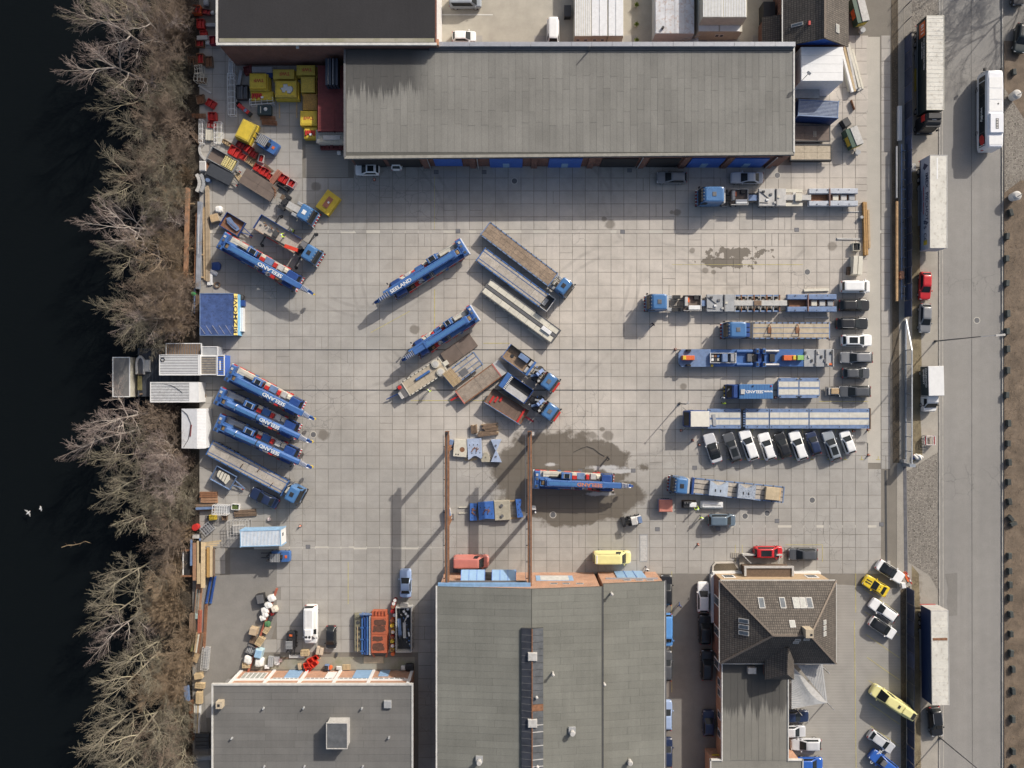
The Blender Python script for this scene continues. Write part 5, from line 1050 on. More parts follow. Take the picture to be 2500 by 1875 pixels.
# ------------------------------------------------------------------ mobile cranes
SHEAVE=M('sheave_plate',(.42,.42,.44),rough=.5,metal=.3);ROPE=M('wire_rope',(.22,.15,.08),rough=.8,var=.25,scale=12)
OLET=M('faded_orange_letter',(.55,.20,.10),rough=.6)
def crane(label,ra,tip,style='a',letter=None,flip=False,mir=1,z=2.4,faded=False):
    """ra: rear of the crane, tip: boom head; mir -1 puts the operator cab on the other side"""
    c,rz,L=frame_at(*ra,*tip,z);a=Vector(W(*ra,z));t=thing('mobile_crane',label,'crane',(a.x,a.y,0),rz,'blue mobile cranes in the yard')
    k=L/15.2;m=mir;w=1.32
    def B(name,mat,x0,x1,y0,y1,z0,z1,ch=.0):
        if m<0:y0,y1=-y1,-y0
        return bx(t,name,mat,x0*k,x1*k,y0,y1,z0,z1,ch)
    B('chassis',DARK,.5,12.2,-.9,.9,.6,1.15)
    wheels(t,[x*k for x in(1.4,2.9,5.2,6.7,9.6)],1.1,.58,.42)
    B('deck',LGREY if style=='b' else CREAM,.5,10.3,-w,w,1.15,1.42)
    for x in(1.0,2.5,4.8,6.3,9.2):
        for s in(-1,1):B('mudguard',RED if style!='b' else BLUE_D,x-.1,x+.95,s*w-(.06 if s>0 else.1),s*w+(.1 if s>0 else.06),1.0,1.2)
    # carrier cab at the front, under the boom
    x0,x1=10.35*k,12.1*k
    MB().loft([ring(CABN,x0,x1+.2,w,.6),ring(CABN,x0,x1+.2,w,1.5),ring(CABN,x0,x1-.1,w*.96,2.2),ring(CABN,x0+.1,x1-.3,w*.88,2.42)]).build('carrier_cab',BLUE_D,t,35)
    glass4(t,'windscreen',[(x1+.19,-w*.85,1.52),(x1+.19,w*.85,1.52),(x1-.08,w*.82,2.18),(x1-.08,-w*.82,2.18)],.03)
    for s in(-1,1):
        glass4(t,'side_window',[(x0+.3,s*w,1.55),(x1-.1,s*w,1.55),(x1-.25,s*w*.965,2.15),(x0+.35,s*w*.965,2.15)],.02);bx(t,'mirror',BLACK,x1+.1,x1+.25,s*(w+.12)-.1,s*(w+.12)+.1,1.7,2.3)
        bx(t,'headlight',LAMPF,x1+.18,x1+.24,s*.95-.2,s*.95+.2,.9,1.1)
    bx(t,'bumper',WHITE,x1+.18,x1+.4,-w,w,.5,.8)
    for s in range(6):bx(t,'warning_stripe',RED,x1+.2,x1+.41,-w+.1+s*.45,-w+.32+s*.45,.52,.815)
    # stowage along both sides of the carrier
    B('engine_hood',GREY if style=='b' else CREAM,1.4,3.8,.45,w-.02,1.42,1.9,.05);B('hood_grille',GRATE,4.9,6.4,-w+.02,-.6,1.42,1.75)
    for q in range(5):B('grille_slat',LGREY,5.0+q*.28,5.1+q*.28,-w+.08,-.68,1.75,1.79)
    B('red_locker',RED,5.9,6.6,.3,.85,1.42,1.95,.03);B('cream_locker',CREAM,5.9,6.6,.86,w-.03,1.42,1.85,.03);B('blue_locker',DUSTBLUE if style=='a' else BLUE,6.65,7.85,.3,w-.03,1.42,1.8,.03)
    B('red_cylinder',RED,8.0,8.5,.35,1.1,1.42,2.0,.08);B('white_locker',LGREY,8.75,9.55,.4,w-.04,1.42,1.9,.03);t_=B('air_filter',CREAM,9.6,10.3,.45,1.1,1.42,1.85,.12)
    B('side_locker',BLUE_D,6.5,7.6,-w+.02,-.5,1.42,1.8,.03);B('red_hatch',RED,8.1,9.0,-w+.04,-.62,1.42,1.7,.03);B('battery_box',BLACK,9.05,10.3,-w+.03,-.6,1.42,1.66,.03)
    MB().bar((7.5*k,-m*1.1,1.86),(8.4*k,-m*.55,2.0),.1,.1).build('ladder',WHITE,t)
    for x in(3.9,10.0):
        for s in(-1,1):B('outrigger_box',BLUE if x<5 else RED,x-.2,x+.25,s*w-.18,s*w+.18,.75,1.35)
    # superstructure: turntable, counterweight, winch, operator cab
    MB().cyl((3.6*k,0,1.42),(3.6*k,0,1.75),1.0,n=20).build('turntable',DARK,t)
    B('slew_platform',BLUE,.9,5.8,-w+.1,.42,1.6,2.0,.05);B('slew_platform',BLUE_D,1.0,3.8,-w-.02,-w+.098,1.55,2.1)
    B('counterweight',BLUE,0.05,.95,-w-.05,w+.05,1.3,2.7,.12);B('counterweight_edge',WHITE,-.12,.049,-w-.1,w+.1,1.2,1.9)
    B('rear_light',RED,.2,.8,w+.06,w+.2,1.9,2.1)
    MB().cyl((1.5*k,-m*.62,2.55),(1.5*k,m*.02,2.55),.42,n=16).build('winch_drum',ROPE,t)
    for y in(-.78,.12):B('winch_frame',BLUE,1.0,2.3,y-.06,y+.06,2.0,3.05)
    B('winch_cross',BLUE,2.15,2.35,-.72,.06,2.7,3.0);B('winch_cross',BLUE,.96,1.1,-.9,.3,2.2,2.9)
    x0,x1,y0,y1=4.15*k,5.75*k,.42,1.30
    oc=bx(t,'operator_cab',BLUE,x0,x1,*((y0,y1)if m>0 else(-y1,-y0)),1.6,3.15,.08)
    bx(oc,'roof_glass',GLASS,x0+.45,x1-.35,*((y0+.1,y1-.1)if m>0 else(-y1+.1,-y0-.1)),3.15,3.17);bx(oc,'front_glass',GLASS,x1,x1+.03,*((y0+.08,y1-.08)if m>0 else(-y1+.08,-y0-.08)),1.9,3.0)
    for q in((x0+.38,x0+.45),(x1-.35,x1-.28)):bx(oc,'glass_frame',LGREY,*q,*((y0+.06,y1-.06)if m>0 else(-y1+.06,-y0-.06)),3.15,3.2)
    # boom
    yb=-m*.30;e1,e2=(10.7,13.3)if style!='c' else(10.4,12.7);z0,z1=2.55,3.5;hw=.48
    def boom(name,xa,xb,hw,z0,z1,chf,ya,yb_,mat=BLUE):
        sec=[(-hw,z0+chf),(-hw+chf,z0),(hw-chf,z0),(hw,z0+chf),(hw,z1-chf),(hw-chf,z1),(-hw+chf,z1),(-hw,z1-chf)];mb=MB();n=8
        mb.v=[(xa*k,ya+y,zz)for y,zz in sec]+[(xb*k,yb_+y,zz)for y,zz in sec];mb.f=[(i,n+i,n+(i+1)%n,(i+1)%n)[::-1]for i in range(n)]+[tuple(range(n)),tuple(range(2*n-1,n-1,-1))];mb.m=[0]*len(mb.f)
        o=mb.build(name,mat,t);bm=bmesh.new();bm.from_mesh(o.data);bmesh.ops.recalc_face_normals(bm,faces=bm.faces);bm.to_mesh(o.data);bm.free()
    yt=-m*.18;ym=lambda x:yb+(yt-yb)*(x-2)/11
    chf=.10 if style!='b' else.26
    boom('boom',2.0,e1,hw,z0,z1,chf,ym(2),ym(e1));boom('boom_section',e1-.02,e2,hw*.90,z0+.06,z1-.08,chf*.9,ym(e1),ym(e2))
    boom('boom_collar',e1-.18,e1+.04,hw+.03,z0-.03,z1+.03,chf,ym(e1),ym(e1))
    if style=='b':boom('boom_collar',6.6,6.75,hw+.03,z0-.02,z1+.025,chf,ym(6.6),ym(6.7),BLACK);boom('boom_collar',9.0,9.1,hw+.03,z0-.02,z1+.025,chf,ym(9),ym(9),BLACK);boom('boom_collar',3.4,3.5,hw+.03,z0,z1+.02,chf,ym(3.4),ym(3.4),WHITE)
    B('boom_foot',BLUE,1.7,2.6,-.3-.62,-.3+.62,2.1,3.2,.08)
    nsh=5 if style!='b' else 6
    for q in range(nsh):
        x=e2+.12+q*(14.4-e2)/nsh;boom('head_plate',x,x+.10,hw*.98*(1-.07*q),z0+.1,z1-.15,.12,ym(e2),ym(e2),SHEAVE)
    boom('boom_head',e2,14.5,hw*.5,z0+.15,z1-.25,.05,ym(e2),yt,BLUE)
    for s in(-1,1):MB().cyl((14.55*k,yt+s*.22-.05,2.85),(14.55*k,yt+s*.22+.05,2.85),.33,n=14).build('sheave',BLUE if s>0 else WHITE,t)
    MB().bar((14.2*k,yt,2.9),(15.15*k,yt,2.6),.35,.4).build('head_fork',BLUE_D,t);MB().cyl((14.95*k,yt-.12,1.9),(14.95*k,yt+.12,1.9),.3).build('hook_block',YELLOW,t)
    if style=='c':MB().bar((6.5*k,yt+m*.75,2.6),(13.4*k,yt+m*.62,2.75),.3,.35).build('folded_jib',BLUE,t)
    for q in range(7):x=3.0+q*1.05;boom('boom_seam',x,x+.05,hw+.006,z0+.3,z1+.006,chf,ym(x),ym(x),BLUE_D)
    for q in range(0):B('boom_marker',WHITE,e1-3.2+q*.45,e1-2.9+q*.45,-m*ym(e1)*-1*0+(hw-.07)+(ym(8)*m),(hw-.01)+(ym(8)*m),z1-.10,z1-.02)if q<8 else None
    boom('boom_top_plate',2.3,e1-.3,hw*.5,z1,z1+.02,.005,ym(2.3),ym(e1-.3),CABBLUE)
    for q,(mt,x,y)in enumerate(((DARK,.3,-.9),(DGREY,.35,.2),(LGREY,.3,.8),(BLUE_D,.5,-.3))):B('counterweight_fitting',mt,x,x+.35,y-.18,y+.18,2.7,2.8)
    for q in range(5):B('deck_hatch',(GRATE,LGREY,DARK,GREY,RUST)[q],4.0+q*1.3,4.5+q*1.3,-w+.12,-w+.5,1.76 if q<2 else 1.8,1.84)
    B('walkway',GRATE,6.7,10.2,-w+.02,-w+.34,1.425,1.46);B('hand_rail',RIM,1.0,3.9,w-.04,w+.0,2.2,2.25);B('cable_tray',BLACK,2.4,4.1,.42,.62,1.9,2.2)
    MB().bar((3.6*k,ym(4),2.2),(7.2*k,ym(7),2.5),.34,.34).build('luffing_ram',DGREY,t)
    if letter:
        n=len(letter);xs0,xs1=(6.5,10.5)if style=='a' else((7.2,10.4)if style=='b' else(8.9,12.5))
        x=(xs0+xs1)/2*k;o=text(t,'lettering',letter,.76,(x,ym(x/k),z1+.045),(0,0,R(180)if flip else 0),OLET if faded else WHITE,wide=(xs1-xs0)*k/3.25)
    return t
crane('blue mobile crane nearest the blue tarpaulin tent',(538,585),(768,716),'a','SEELAND',flip=True)
crane('blue mobile crane with white letters at the boom tip, near the yard centre',(1135,600),(914,738),'c','SEELAND',flip=True,mir=-1)
crane('blue mobile crane beside the brown steel plates',(1160,763),(981,878),'c',None,mir=-1)
crane('blue mobile crane, topmost of the left row of three',(556,908),(770,1021),'a','SEELAND',flip=True)
crane('blue mobile crane with round boom, middle of the left row of three',(529,965),(764,1077),'b','SEELAND',flip=True)
crane('blue mobile crane with round boom, lowest of the left row of three',(528,1030),(764,1139),'b','SEELAND',flip=True)
crane('blue mobile crane with faded orange letters on the wet wash bay',(1303,1171),(1545,1183),'a','SEELAND',flip=True,faded=True)
# ------------------------------------------------------------------ heavy-haul combinations at the right
def lane(name,label,cat,pxc,py,z=1.3,group=None,ang=0.0):
    """vehicle facing left in the picture: returns the thing and a px -> local x converter"""
    x,y=W(pxc,py,z);t=thing(name,label,cat,(x,y,0),math.pi+R(ang),group);k=(H-z)/H/S
    return t,(lambda px:-(px-pxc)*k)
def bxp(t,X,name,mat,p0,p1,y0,y1,z0,z1,ch=0.0):return bx(t,name,mat,min(X(p0),X(p1)),max(X(p0),X(p1)),y0,y1,z0,z1,ch)
def heavy(label,py,c0,c1,b0,b1,p0,p1,n0,n1,g0,g1,style):
    t,X=lane('heavy_transport',label,'truck',(c0+g1)/2,py)
    cab(t,X(c1),X(c0),1.25,3.5,CABBLUE,hatch=DGREY)
    for s in(-1,1):bxp(t,X,'frame_rail',DARK,c0+8,b1+12,s*.42-.05,s*.42+.05,.75,1.0)
    wheels(t,(X(c0+16),X(c0+30),X(b0-12),X(b0+10)),.98,.52,.45)
    for s in(-1,1):
        bxp(t,X,'mudguard',BLACK,b0-26,b0-6,s*.98-.26,s*.98+.26,1.05,1.15);bxp(t,X,'fuel_tank',GREY,c1+4,c1+18,s*.95-.28,s*.95+.28,.5,1.05,.06)
    bxp(t,X,'exhaust_rack',LGREY,c1+1,c1+5,-1.15,1.15,1.0,2.7)
    bxp(t,X,'ballast_floor',PLATE,b0,b1,-1.2,1.2,1.15,1.3)
    for q in((b0,b1,1.15,1.22),(b0,b1,-1.22,-1.15)):bxp(t,X,'ballast_side',LGREY,*q,1.3,1.75)
    bxp(t,X,'ballast_end',LGREY,b1-1.5,b1,-1.14,1.14,1.3,1.75)
    bxp(t,X,'white_locker',WHITE,b0+12,b1-3,.4,1.05,1.3,1.8,.03);bxp(t,X,'cabinet',LGREY,b0+2,b0+9,-.9,.5,1.3,2.0,.03);bxp(t,X,'black_case',BLACK,b1-18,b1-7,-1.05,-.5,1.3,1.75,.03);bxp(t,X,'orange_case',ORANGE,b0+10,b0+14,-.8,-.1,1.3,1.6)
    bxp(t,X,'coupling',DUSTBLUE,b1+1,p0-2,-.45,.45,.8,1.15);bxp(t,X,'coupling_jaw',DARK,b1+6,p0-6,-.75,.75,.7,.95)
    for s in(-1,1):MB().bar((X(b1),s*.7,1.1),(X(p0),s*.5,1.2),.09,.09).build('hose',BLACK,t)
    for k in range(2):
        a,b=p0+(p1-p0)*(0 if k==0 else.62),p0+(p1-p0)*(.60 if k==0 else 1);bxp(t,X,'gooseneck_deck',LGREY if style==1 else GREY,a,b,-1.32,1.32,.9,1.45+.05*k,.04)
    wheels(t,[X(p0+10+k*16)for k in range(int((p1-p0)/17))],1.1,.4,.36)
    for k in range(5):bxp(t,X,'deck_fitting',(DARK,WHITE,DGREY,LGREY,CREAM)[k],p0+8+k*9,p0+14+k*9,-1.0+.42*((k*3)%5),-.7+.42*((k*3)%5),1.45,1.62)
    MB().bar((X(p0+2),-.9,1.5),(X(p0+24),.2,1.52),.07).build('chain',DARK,t);MB().bar((X(p0+2),.8,1.5),(X(p0+22),.9,1.5),.07).build('chain',DARK,t);bxp(t,X,'deck_bar',DGREY,p0+(p1-p0)*.62,p0+(p1-p0)*.66,-1.25,1.25,1.46,1.62)
    if style==1:
        bxp(t,X,'pedestal',LGREY,n0,n1+20,-.42,.42,.9,1.35,.04);bxp(t,X,'pedestal_step',CREAM,n0+22,n1-4,-.55,.6,1.351,1.6,.04)
        for s in(-1,1):
            bxp(t,X,'side_beam',CREAM,n0,n1,s*1.05-.25,s*1.05+.25,.9,1.2);bxp(t,X,'cross_plate',LGREY,n0+18,n0+26,*sorted((s*.43,s*.79)),.95,1.25)
    else:
        bxp(t,X,'spine_beam',LGREY,n0,n1+14,-.42,.42,.9,1.4,.04);bxp(t,X,'timber_pad',WOODD,n0+48,n0+66,-.38,.38,1.401,1.55)
        for k in range(8):
            for s in(-1,1):bxp(t,X,'outrigger_rib',RUST if k%2 else GREY,n0+2+k*(n1-n0-6)/7,n0+4.5+k*(n1-n0-6)/7,*sorted((s*.43,s*1.28)),.95,1.2)
        for s in(-1,1):bxp(t,X,'edge_beam',DUSTBLUE,n0,n1,s*1.2-.12,s*1.2+.12,.85,1.0)
        wheels(t,[X(n0+10+k*16)for k in range(7)],.9,.36,.3)
    gm=g0+(g1-g0)*.42;gc=M('pale_girder',(.42,.45,.50),rough=.5,dirt=.25,dirtcol=(.25,.24,.23))if style==1 else DUSTBLUE
    for s in(-1,1):
        bxp(t,X,'girder',gc,g0,gm-1,s*.95-.38,s*.95+.38,.7,1.5,.05);bxp(t,X,'girder',gc,gm+1.5,g1,s*.95-.40,s*.95+.40,.7,1.55,.05)
        for k in range(4):bxp(t,X,'girder_eye',DARK,g0+18+k*26,g0+20.5+k*26,s*1.1-.07,s*1.1+.07,1.5,1.575)
    bxp(t,X,'girder_floor',RUST,g0+8,g1-2,-.55,.55,.6,.8);bxp(t,X,'cross_beam',M('brown_cross',(.22,.14,.12),rough=.6),gm-.9,gm+1.4,-1.3,1.3,.8,1.62)
    for k in range(3):bxp(t,X,'axle_box',(CREAM,LGREY,GREY)[k],gm+10+k*20,gm+24+k*20,-.42,.42,.8,1.2,.04)
    wheels(t,[X(g0+12+k*18)for k in range(6)],1.0,.42,.36)
    return t
heavy('blue cab with pale grey girder trailer, topmost of the right-hand lanes',482,1703,1760,1783,1825,1852,1918,1918,1960,1974,2093,1)
heavy('blue cab with ribbed beam trailer and blue girders',740,1577,1623,1668,1711,1725,1792,1792,1907,1921,2041,2)
# truck with dotted flatbed
t,X=lane('flatbed_truck','blue cab with a long tan flatbed carrying two folded stakes','truck',1894,807)
cab(t,X(1814),X(1764),1.25,3.4,CABBLUE,hatch=DGREY);bxp(t,X,'bunk_rack',DARK,1816,1834,-1.2,1.2,1.0,2.1);[bxp(t,X,'rack_box',BLUE_D,1817,1826,-1.1+k*.75,-.5+k*.75,2.1,2.3)for k in range(3)]
for s in(-1,1):bxp(t,X,'frame_rail',DARK,1780,2020,s*.42-.05,s*.42+.05,.7,.95)
wheels(t,(X(1778),X(1820),X(1980),X(2000)),1.0,.5,.42);x0=X(2026)
deck(t,X(1836)-x0,2.5,1.35,[(-1.08,-.46,M('sandy_deck',(.44,.37,.27),rough=.8,var=.15,dirt=.15,orand=.08),5),(-.38,.38,_mats['sandy_deck'],5),(.46,1.08,_mats['sandy_deck'],5)],5,DUSTBLUE,posts=14,x0=x0)
for y in(-.42,.42):
    bxp(t,X,'deck_rail',DUSTBLUE,1838,2024,y-.04,y+.04,1.3,1.365)
for px in(1878,1946):MB().bar((X(px),-1.0,1.4),(X(px),-.2,2.2),.1).build('stake',RUST,t);MB().bar((X(px+3),.9,1.4),(X(px),-.2,2.2),.1).build('stake',RUST,t);bxp(t,X,'stake_foot',RUST,px-4,px+4,-.5,.4,1.36,1.45)
for px in(1884,1946,2018):bxp(t,X,'stake_post',RUST,px-1,px+1,1.2,1.3,1.3,2.1)
# hydraulic modular machine
t,X=lane('modular_transporter','long blue hydraulic transporter with orange and green power packs','transporter',1847,874)
c0=MB().prism([(X(1657),-.7),(X(1664),-1.35),(X(1735),-1.35),(X(1735),1.35),(X(1664),1.35),(X(1657),.7)],.8,1.35);c0.build('front_deck',DUSTBLUE,t)
bxp(t,X,'mid_deck',BLUE,1735.5,1836,-1.32,1.32,.8,1.3,.04);bxp(t,X,'mid_deck',BLUE,1866,1962,-1.32,1.32,.8,1.3,.04);bxp(t,X,'rear_deck',GREY,1962.5,2036,-1.36,1.36,.8,1.36,.04)
wheels(t,[X(1668+k*17.5)for k in range(21)],1.08,.38,.34)
for q in(('power_pack',ORANGE,1663,1693,-.35,.35,1.36,2.1),('power_pack',ORANGE,1909,1938,-.4,.4,1.31,2.1),('green_tank',M('light_green',(.25,.48,.14),rough=.5),1943,1958,-.4,.35,1.31,2.0),('yellow_cap',YELLOW,1931,1938,-.35,.3,2.11,2.25),('yellow_cap',YELLOW,1664,1672,-.3,.3,2.11,2.2),('tray_floor',DGREY,1733,1794,-.7,.72,1.31,1.4),('blue_tank',DUSTBLUE,1760,1773,-.62,.62,1.41,2.1),('steel_cylinder',RIM,1781,1790,-.6,.6,1.41,2.0),('yellow_step',YELLOW,1735,1741,1.0,1.35,1.3,1.45),('dark_panel',BLACK,1877,1890,-.6,.6,1.31,1.7),('winch',DGREY,1822,1834,-.6,.6,1.31,1.8)):bxp(t,X,*q,ch=.05)
for q in((1732,1795,.72,.78),(1732,1795,-.76,-.7),(1732,1733.4,-.699,.719),(1793.6,1795,-.699,.719)):bxp(t,X,'tray_frame',WHITE,*q,1.3,1.85)
for k in range(6):bxp(t,X,'tray_item',(LGREY,RUST,BLUE,WHITE,DARK,CREAM)[k],1736+(k%3)*7,1741+(k%3)*7,-.5+(k//3)*.55,-.1+(k//3)*.55,1.41,1.65)
for s in(-1,1):
    MB().cyl((X(1797),s*1.0,1.55),(X(1836),s*1.0,1.55),.24,n=12).build('hydraulic_ram',BLUE,t);MB().cyl((X(1866),s*1.05,1.55),(X(1900),s*1.05,1.55),.22,n=12).build('hydraulic_ram',RIM,t)
    for px in(1841,1857):bxp(t,X,'pivot_tower',BLUE,px,px+8,s*1.0-.4,s*1.0+.4,.8,2.3,.06);bxp(t,X,'tower_cap',BLACK,px+1.6,px+6.4,s*1.0-.22,s*1.0+.22,2.3,2.33)
    for px in(1672,1676):MB().cyl((X(px+6),s*1.15-.15,1.5),(X(px+6),s*1.15+.15,1.5),.3).build('spare_wheel',TYRE,t)
bxp(t,X,'pivot_bridge',BLUE_D,1849,1857,-1.2,1.2,.9,1.7)
for k in range(9):bxp(t,X,'deck_fitting',(DGREY,LGREY,DARK)[k%3],1964+k*7.8,1968+k*7.8,-1.0+.6*((k*5)%4),-.6+.6*((k*5)%4),1.36,1.52)
for px in(1990,2014,2031):bxp(t,X,'deck_bar',DGREY,px,px+2,-1.3,1.3,1.365,1.5)
bxp(t,X,'tail_lamp',ORANGE,2022,2030,.8,1.1,1.36,1.5)
# box truck with the company name on the roof
t,X=lane('box_truck','blue box truck with white lettering on its roof','truck',1831,956,z=2.6)
bxp(t,X,'body',CABBLUE,1803,1885,-1.12,1.12,.6,3.0,.06);MB().loft([ring(CABN,X(1803),X(1777),1.1,.5),ring(CABN,X(1803),X(1778),1.1,1.4),ring(CABN,X(1803),X(1788),1.02,2.5),ring(CABN,X(1801),X(1791),.9,2.75)]).build('cab',BLUE_D,t,35)
glass4(t,'windscreen',[(X(1778.6),-.98,1.45),(X(1778.6),.98,1.45),(X(1787.4),.9,2.45),(X(1787.4),-.9,2.45)],.04);wheels(t,(X(1788),X(1868)),.95,.42,.32)
bxp(t,X,'roof_box',LGREY,1806,1816,-.35,.4,3.0,3.15,.03);text(t,'lettering','www.SEELAND.eu',.62,(X(1846),0,3.012),(0,0,0),WHITE,wide=1.0);text(t,'front_lettering','SEELAND',.34,(X(1781),0,1.72),(0,R(52),R(90)),WHITE)
for k in range(12):bxp(t,X,'roof_seam',BLUE_D,1806+k*6.5,1806.5+k*6.5,-1.05,1.05,3.0,3.008)
for k in range(7):bxp(t,X,'warning_stripe',YELLOW if k%2 else BLACK,1775.6,1777.4,-1.05+k*.3,-.78+k*.3,.5,1.0)
for px in(1835,1879):bxp(t,X,'roof_beacon',RED if px>1850 else BLACK,px,px+2.4,-.95,-.75,3.0,3.12)
# two square platform modules and the long platform
def module(t,x0,x1,z,name='platform',w=1.55):
    o=bx(t,name,DUSTBLUE,x0,x1,-w,w,z-.5,z-.01)
    for y in(-.62,.62):bx(t,'deck_panel',LGREY,x0+.1,x1-.1,y-.38,y+.38,z-.05,z)
    return o
for k,(pxc,lb)in enumerate(((1925,'square blue platform module, left of the pair'),(1976,'square blue platform module, right of the pair'))):
    x,y=W(pxc,947,1.3);t=thing('platform_module',lb,'platform',(x,y,0),0,'square platform modules')
    MB().prism([(-1.58,-1.2),(-1.3,-1.55),(1.3,-1.55),(1.58,-1.2),(1.58,1.2),(1.3,1.55),(-1.3,1.55),(-1.58,1.2)],.75,1.29).build('frame',DUSTBLUE,t)
    for yy in(-.62,.55):
        for q in(-1,0):bx(t,'deck_panel',M('pale_deck',(.55,.53,.47),rough=.7,var=.12,dirt=.15,dirtcol=(.3,.27,.22)),-1.5+(q+1)*1.51,-.01+(q+1)*1.51,yy-.42,yy+.42,1.2,1.305)
    for sx in(-1,1):
        for sy in(-1,1):bx(t,'lifting_eye',DARK,sx*1.3-.12,sx*1.3+.12,sy*1.28-.08,sy*1.28+.08,1.29,1.33)
    wheels(t,(-.9,.9),1.1,.38,.34)
t,X=lane('long_platform_trailer','very long blue and pale platform trailer with a white-roofed cab','trailer',1890,1022,z=1.3)
MB().loft([ring(CABN,X(1727),X(1669),1.28,.6),ring(CABN,X(1727),X(1668),1.3,1.5),ring(CABN,X(1727),X(1678),1.28,2.8),ring(CABN,X(1726),X(1681),1.2,2.95)]).build('cab',BLUE_D,t,35);bxp(t,X,'cab_roof',M('cream_cab_roof',(.66,.63,.55),rough=.6,var=.06),1680,1725.5,-1.18,1.18,2.9,3.02,.05)
glass4(t,'windscreen',[(X(1668.6),-1.05,1.55),(X(1668.6),1.05,1.55),(X(1677.4),1.0,2.7),(X(1677.4),-1.0,2.7)],.04)
for s in(-1,1):MB().bar((X(1671),s*1.3,2.6),(X(1662),s*1.75,2.7),.06).build('mirror_arm',BLACK,t)
for p0,p1,n in((1728.5,1809,3),(1820,1878,2),(1879,1975,4),(1976,2123,3)):
    bxp(t,X,'platform',DUSTBLUE,p0,p1-.6,-1.52,1.52,.8,1.29)
    for y in(-.55,.55):
        for k in range(n):bxp(t,X,'deck_panel',_mats['pale_deck'],p0+1+(p1-p0-2)*k/n,p0+.4+(p1-p0-2)*(k+1)/n,y-.4,y+.4,1.2,1.305)
    for s in(-1,1):
        for q in(p0+5,(p0+p1)/2,p1-5):bxp(t,X,'lifting_eye',DARK,q-1.2,q+1.2,s*1.25-.07,s*1.25+.07,1.29,1.33)
bxp(t,X,'coupling',DARK,1809.2,1819.5,-1.3,1.3,.8,1.1)
for k in range(7):bxp(t,X,'coupling_bolt',DUSTBLUE,1815,1818.6,-1.25+k*.38,-1.05+k*.38,1.1,1.3)
wheels(t,[X(1690)]+[X(1740+k*19)for k in range(20)],1.15,.38,.34);bxp(t,X,'tail_board',WOODD,2123.2,2126,-1.6,1.6,.8,1.35);MB().bar((X(1742),-.7,1.4),(X(1745),1.1,1.4),.5,.05).build('ladder',GREY,t)
# flatbed with three odd loads
c,rz,L=frame_at(1914,1208,1692,1186,1.35);t=thing('loaded_flatbed','blue cab with flatbed carrying two curved steel blocks and a tan crate','truck',(c.x,c.y,0),rz)
deck(t,L,2.5,1.35,[(-1.08,-.45,DECKG,4),(-.35,.35,DECKG,4),(.45,1.08,DECKG,4)],4,DUSTBLUE,posts=10,lip=.04);trailer_run(t,L,2.5,1.35,(-L/2+1,-L/2+2.3));bx(t,'headboard',BLUE_D,L/2+.002,L/2+.3,-1.25,1.25,.9,2.0)
for s in(-1,1):bx(t,'frame_rail',DARK,L/2-1,L/2+3.4,s*.42-.05,s*.42+.05,.7,.95)
cab(t,L/2+1.2,L/2+3.6,1.25,3.4,CABBLUE,hatch=BLACK);bx(t,'air_rack',LGREY,L/2+.8,L/2+1.1,-1.1,1.1,1.0,2.6);wheels(t,(L/2-.4,L/2+2.4),.98,.5,.42)
def block(parent,name,mat,cx,cy,L,w,z0,h,hollow=1):
    n=10;pts=[(cx-L/2+L*i/n,cy+w/2)for i in range(n+1)]+[(cx+L/2-L*i/n,cy-w/2+hollow*.28*w*math.sin(math.pi*i/n)**2)for i in range(n+1)]
    return MB().prism(pts,z0,z0+h).build(name,mat,parent)
block(t,'curved_block',M('scuffed_pale_blue',(.36,.42,.50),rough=.6,dirt=.3,dirtcol=(.25,.22,.2)),L/2-3.8,0,2.8,2.2,1.36,.7);block(t,'curved_block',M('speckled_blue',(.34,.38,.44),rough=.6,dirt=.55,dirtcol=(.06,.08,.14)),L/2-8.1,0,2.7,2.2,1.36,.7)
bx(t,'tan_crate',M('tan_board',(.47,.38,.25),rough=.8,dirt=.2,dirtcol=(.2,.13,.08)),-L/2+.9,-L/2+3.0,-1.0,.9,1.36,2.0,.03);bx(t,'crate_board',WOOD,-L/2+.6,-L/2+.75,-1.0,1.0,1.36,1.6)
for k in range(4):bx(t,'block_hole',BLACK,L/2-3.4-(k//2)*4.3-(k%2)*.8,L/2-3.2-(k//2)*4.3-(k%2)*.8,.1,.5,2.06,2.08)
# small things right of the wash bay
x,y=W(1624,1234,1);t=thing('covered_trailer','small trailer with a faded red tarpaulin top','trailer',(x,y,0),0);bx(t,'body',DUSTBLUE,-1.05,1.05,-.95,.95,.5,.95);bx(t,'tarpaulin',M('faded_red_tarp',(.52,.20,.15),rough=.8,var=.1),-1.0,1.1,-1.0,.9,.95,1.2,.1);wheels(t,(-.3,.4),.9,.3,.2)
x,y=W(1739,1233,.8);t=thing('boat_cover','long white moulded cover lying beside a flatbed','cover',(x,y,0),R(-1));MB().loft([ring(CABN,-1.75,1.75,.6,0),ring(CABN,-1.75,1.75,.6,.5),ring(CABN,-1.5,1.6,.35,.85)]).build('shell',WHITE,t,30);bx(t,'keel_strip',LGREY,-1.3,1.3,-.08,.08,.85,.9);bx(t,'base_frame',GREY,-1.7,1.7,-.65,.65,.0,.06)
x,y=W(1684,1232,.8);t=thing('compact_engine','dark engine unit with a white cover beside the red tarpaulin','machine',(x,y,0),0);bx(t,'engine_block',BLACK,-1.0,.3,-.5,.5,.1,.9,.06);bx(t,'white_cover',WHITE,-.1,1.0,-.4,.3,.3,1.0,.08);[MB().cyl((-.8+k*.4,.3,.9),(-.8+k*.4,.3,1.2),.12).build('cylinder_head',DGREY,t)for k in range(3)];bx(t,'pallet_base',WOODD,-1.1,1.1,-.6,.6,0,.1)
